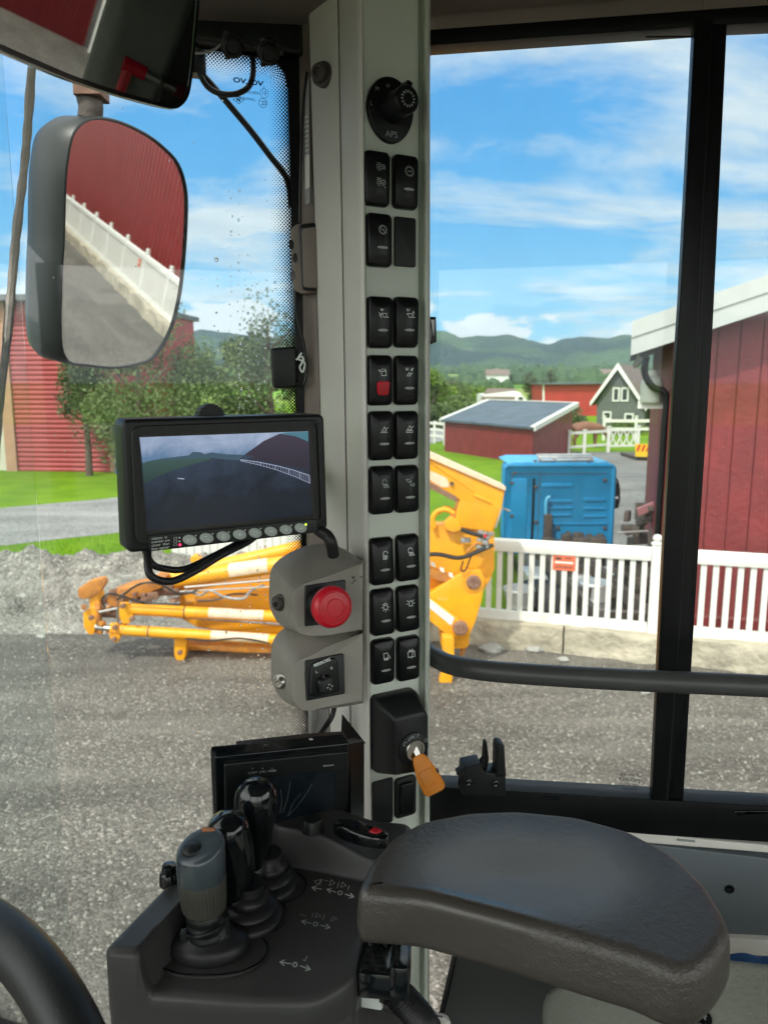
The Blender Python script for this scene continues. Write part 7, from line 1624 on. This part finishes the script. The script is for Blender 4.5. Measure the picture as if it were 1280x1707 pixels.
# remote pod with red button
RP = frame(H(602, 1388, 2.772), Vector((.9, -.45, .0)), Vector((0, 0, 1)).cross(Vector((.9, -.45, 0)))); rp = empty('button_pod', RP.translation, 'flat black button pod with a red key, between the console and the armrest', 'control pod')
q = MB(); o = [(.030*math.cos(t), .011*math.sin(t)) for t in [2*math.pi*i/28 for i in range(28)]]; q.prism(o, -.006, .006, RP, bev=.004, k=3); obj('housing', q, X['gloss'], rp, smooth=50)
q = MB(); q.prism(rpoly([(.010, -.0045), (.019, -.004), (.022, .003), (.012, .0045)], .002, 2), .004, .0075, RP, bev=.0012); obj('red_key', q, X['red'], rp)

# --- the three levers
BOOTP = [(1.0, 0), (1.04, .10), (.98, .22), (.80, .27), (.86, .36), (.80, .46), (.60, .52), (.66, .60), (.62, .70), (.48, .78), (.46, 1.0)]
def boot(e, px, py, r, h, sx_=1.0):
    p = H(px, py, 2.731); q = MB(); Mb = Matrix.Translation((p.x, p.y, 2.730)) @ Matrix.Diagonal((sx_, 1, 1, 1)); q.lathe([(r*a, h*b) for a, b in BOOTP] + [(.001, h)], 36, Mb); return obj('boot', q, X['rubber'], e, smooth=50)
l1 = empty('control_lever', H(450, 1480, 2.731), 'tall glossy black lever knob, furthest back on the console in front of the cracked screen', 'lever')
boot(l1, 449, 1477, .027, .036)
q = MB(); Y1 = H(449, 1477, 2.731).y
kr = [(430, 1438, 24), (430, 1425, 23.5), (429.5, 1410, 23.5), (429, 1395, 25), (428, 1380, 28.5), (427.5, 1365, 32.5), (427, 1350, 35.5), (427, 1337, 36.5), (427, 1325, 36), (427, 1315, 33), (427, 1307, 28), (427, 1301, 20), (427, 1298, 10), (427, 1297, 1)]
def knobl(rows, Y): 
    P_ = spline([Vector((a, b, r)) for a, b, r in rows], 3); q = MB(); ps = [S_(p.x, p.y, Y, max(.4, p.z)) for p in P_]; q.tube([a for a, b in ps], [b for a, b in ps], 36); return q
obj('knob', knobl(kr, Y1), X['gloss'], l1, smooth=70)
l2 = empty('control_lever', H(415, 1535, 2.731), 'glossy black lever knob in the middle, half hidden by the grey-blue one', 'lever')
boot(l2, 416, 1530, .029, .036); Y2 = H(416, 1530, 2.731).y
obj('knob', knobl([(395, 1497, 26), (396, 1480, 27), (397, 1460, 28), (396, 1440, 29), (393, 1420, 30.5), (389, 1405, 32.5), (384, 1392, 34.5), (380, 1381, 35), (376, 1372, 32), (373, 1364, 26), (371, 1358, 17), (370, 1355.5, 6), (370, 1355, 1)], Y2), X['gloss'], l2, smooth=70)
l3 = empty('control_lever', H(352, 1592, 2.731), 'lever with a worn grey-blue button cap over a ribbed grip, nearest on the console', 'lever')
p = H(350, 1581, 2.731); q = MB(); Mb = Matrix.Translation((p.x, p.y, 2.730)) @ Matrix.Diagonal((1.10, .78, 1, 1)); q.lathe([(.0285, 0), (.0300, .002), (.0305, .005), (.0295, .010), (.0265, .0135), (.0200, .0160), (.0168, .020), (.0160, .030), (.0150, .036), (.001, .037)], 40, Mb); obj('boot', q, X['rubber'], l3, smooth=60); Y3 = p.y
obj('neck', knobl([(349, 1572, 33), (348, 1560, 32), (347, 1552, 34), (346, 1544, 31.5), (345.5, 1537, 34), (345, 1530, 31), (344, 1522, 33), (343, 1514, 30)], Y3), X['black'], l3, smooth=40)
q = MB(); ps = [S_(346 + 3*math.sin(t)*0, 1541, Y3, 35) for t in (0,)]; c_, r_ = ps[0]; q.tube([c_ + Vector((r_*math.cos(t), r_*math.sin(t), .006*math.cos(t+.6))) for t in [2*math.pi*i/40 for i in range(41)]], .0013, 6); q.tube(spline([c_ + Vector((r_*.9, -.004, .012)), c_ + Vector((r_*1.02, -.003, -.003)), c_ + Vector((r_*1.1, -.002, -.020)), c_ + Vector((r_*.9, -.006, -.032))], 5), .0034, 8); q.box(c_ + Vector((-r_, -.008, -.004)), (.006, .006, .010), bev=.001); obj('cable_tie', q, X['black'], l3)
gr = knobl([(341, 1514, 33), (340.5, 1510, 37), (340, 1500, 38.5), (338, 1480, 39.5), (336.5, 1464, 40.5), (336, 1458, 41)], Y3)
# fine ribs round the grip
n_ = 36; q = MB(); ps = [S_(a, b, Y3, r) for a, b, r in ((341, 1514, 32), (340.7, 1510, 35.5), (340, 1500, 36.8), (338, 1480, 38), (336.6, 1462, 39), (336.5, 1459, 38))]
nn = 160; rings = []
for p, r in ps:
    rings.append([p + Vector(((r + (.0004 if i % 4 < 2 else 0))*math.cos(2*math.pi*i/nn), (r + (.0004 if i % 4 < 2 else 0))*math.sin(2*math.pi*i/nn), 0)) for i in range(nn)])
q.loft(rings); obj('grip', q, mat('ribbed_grip', (.055, .055, .045), .5), l3, smooth=25)
q = MB(); rings = []; N_ = 48
cp = [S_(336.5, 1460, Y3, 39.6), S_(336.2, 1450, Y3, 40.2), S_(335.5, 1436, Y3, 40.5)]
for p, r in cp: rings.append([p + Vector((r*math.cos(2*math.pi*i/N_), r*math.sin(2*math.pi*i/N_), 0)) for i in range(N_)])
p, r = S_(335, 1424, Y3, 40)
def capz(x, y): return .010*(y/r)*.5 + .004*(x/r)
for k, dz in ((1.0, 0), (.985, .0018), (.95, .0034), (.89, .0045), (.8, .005), (.5, .0052), (.02, .0052)): rings.append([p + Vector((r*k*math.cos(2*math.pi*i/N_), r*k*math.sin(2*math.pi*i/N_), dz + capz(r*k*math.cos(2*math.pi*i/N_), r*k*math.sin(2*math.pi*i/N_)) + .004)) for i in range(N_)])
q.loft(rings); cap = obj('cap', q, X['knobgrey'], l3, smooth=60)
pt_ = p + Vector((-.006, -.004, .0092 + capz(-.006, -.004))); Mb = T_(pt_) @ Matrix.Rotation(R(14), 4, 'X'); q = MB(); q.lathe([(.0082, -.002), (.0078, .0015), (.0066, .0028), (.001, .0032)], 24, Mb); obj('button', q, X['black'], cap, smooth=50)
pt_ = p + Vector((.004, .0135, .0092 + capz(.004, .0135))); q = MB(); q.box(pt_, (.012, .0035, .0035), bev=.0012, rz=-.15); obj('button', q, mat('brown_button', (.30, .11, .035), .5), cap, smooth=50)

# --- steering wheel
ca, sa = math.cos(R(60)), math.sin(R(60)); right = Vector((1, 0, 0)); up = Vector((0, st, ct)); fw = Vector((0, ct, -st))
major = right*ca + up*sa; minor_ip = -right*sa + up*ca; minor = minor_ip*.80 + fw*.60
endp = D(100, 1680, .47); cen = endp - major*.24
sw_ = empty('steering_wheel', cen, 'black rim of the steering wheel in the lower left corner', 'steering wheel'); Mw = frame(cen, major, minor); q = MB(); n1_, n2_ = 96, 20; vs_ = []; 
for i in range(n1_):
    a = 2*math.pi*i/n1_
    for j in range(n2_): b = 2*math.pi*j/n2_; rr = .24 + .0175*math.cos(b); vs_.append((rr*math.cos(a), rr*math.sin(a), .0175*math.sin(b)))
q.add(vs_, [(i*n2_+j, ((i+1) % n1_)*n2_+j, ((i+1) % n1_)*n2_+(j+1) % n2_, i*n2_+(j+1) % n2_) for i in range(n1_) for j in range(n2_)], Mw); obj('rim', q, mat('wheel_grip', (.010, .012, .012), .42, bump=(500, .2)), sw_, smooth=80)
q = MB(); q.lathe([(.001, -.03), (.05, -.03), (.06, -.01), (.055, .0), (.001, .004)], 32, Mw)
for a in (150, 270, 30): q.tube([Mw @ Vector((.03*math.cos(R(a)), .03*math.sin(R(a)), -.012)), Mw @ Vector((.235*math.cos(R(a)), .235*math.sin(R(a)), 0))], .010, 10)
obj('hub', q, X['black'], sw_)
# --- air: thin haze that fades the far hills
hb = MB(); hb.box((0, 650, 160), (6100, 3980, 330)); hm2 = bpy.data.materials.new('haze'); hm2.use_nodes = True; n = hm2.node_tree.nodes; l = hm2.node_tree.links; n.clear()
pv = n.new('ShaderNodeVolumePrincipled'); pv.inputs['Color'].default_value = (.72, .92, 1, 1); pv.inputs['Density'].default_value = .00015; pv.inputs['Anisotropy'].default_value = .2; oo_ = n.new('ShaderNodeOutputMaterial'); l.new(pv.outputs[0], oo_.inputs['Volume'])
obj('haze', hb, hm2, loc=(0, 650, 160), kind='stuff', smooth=0, label='thin pale air that fades the far hills')
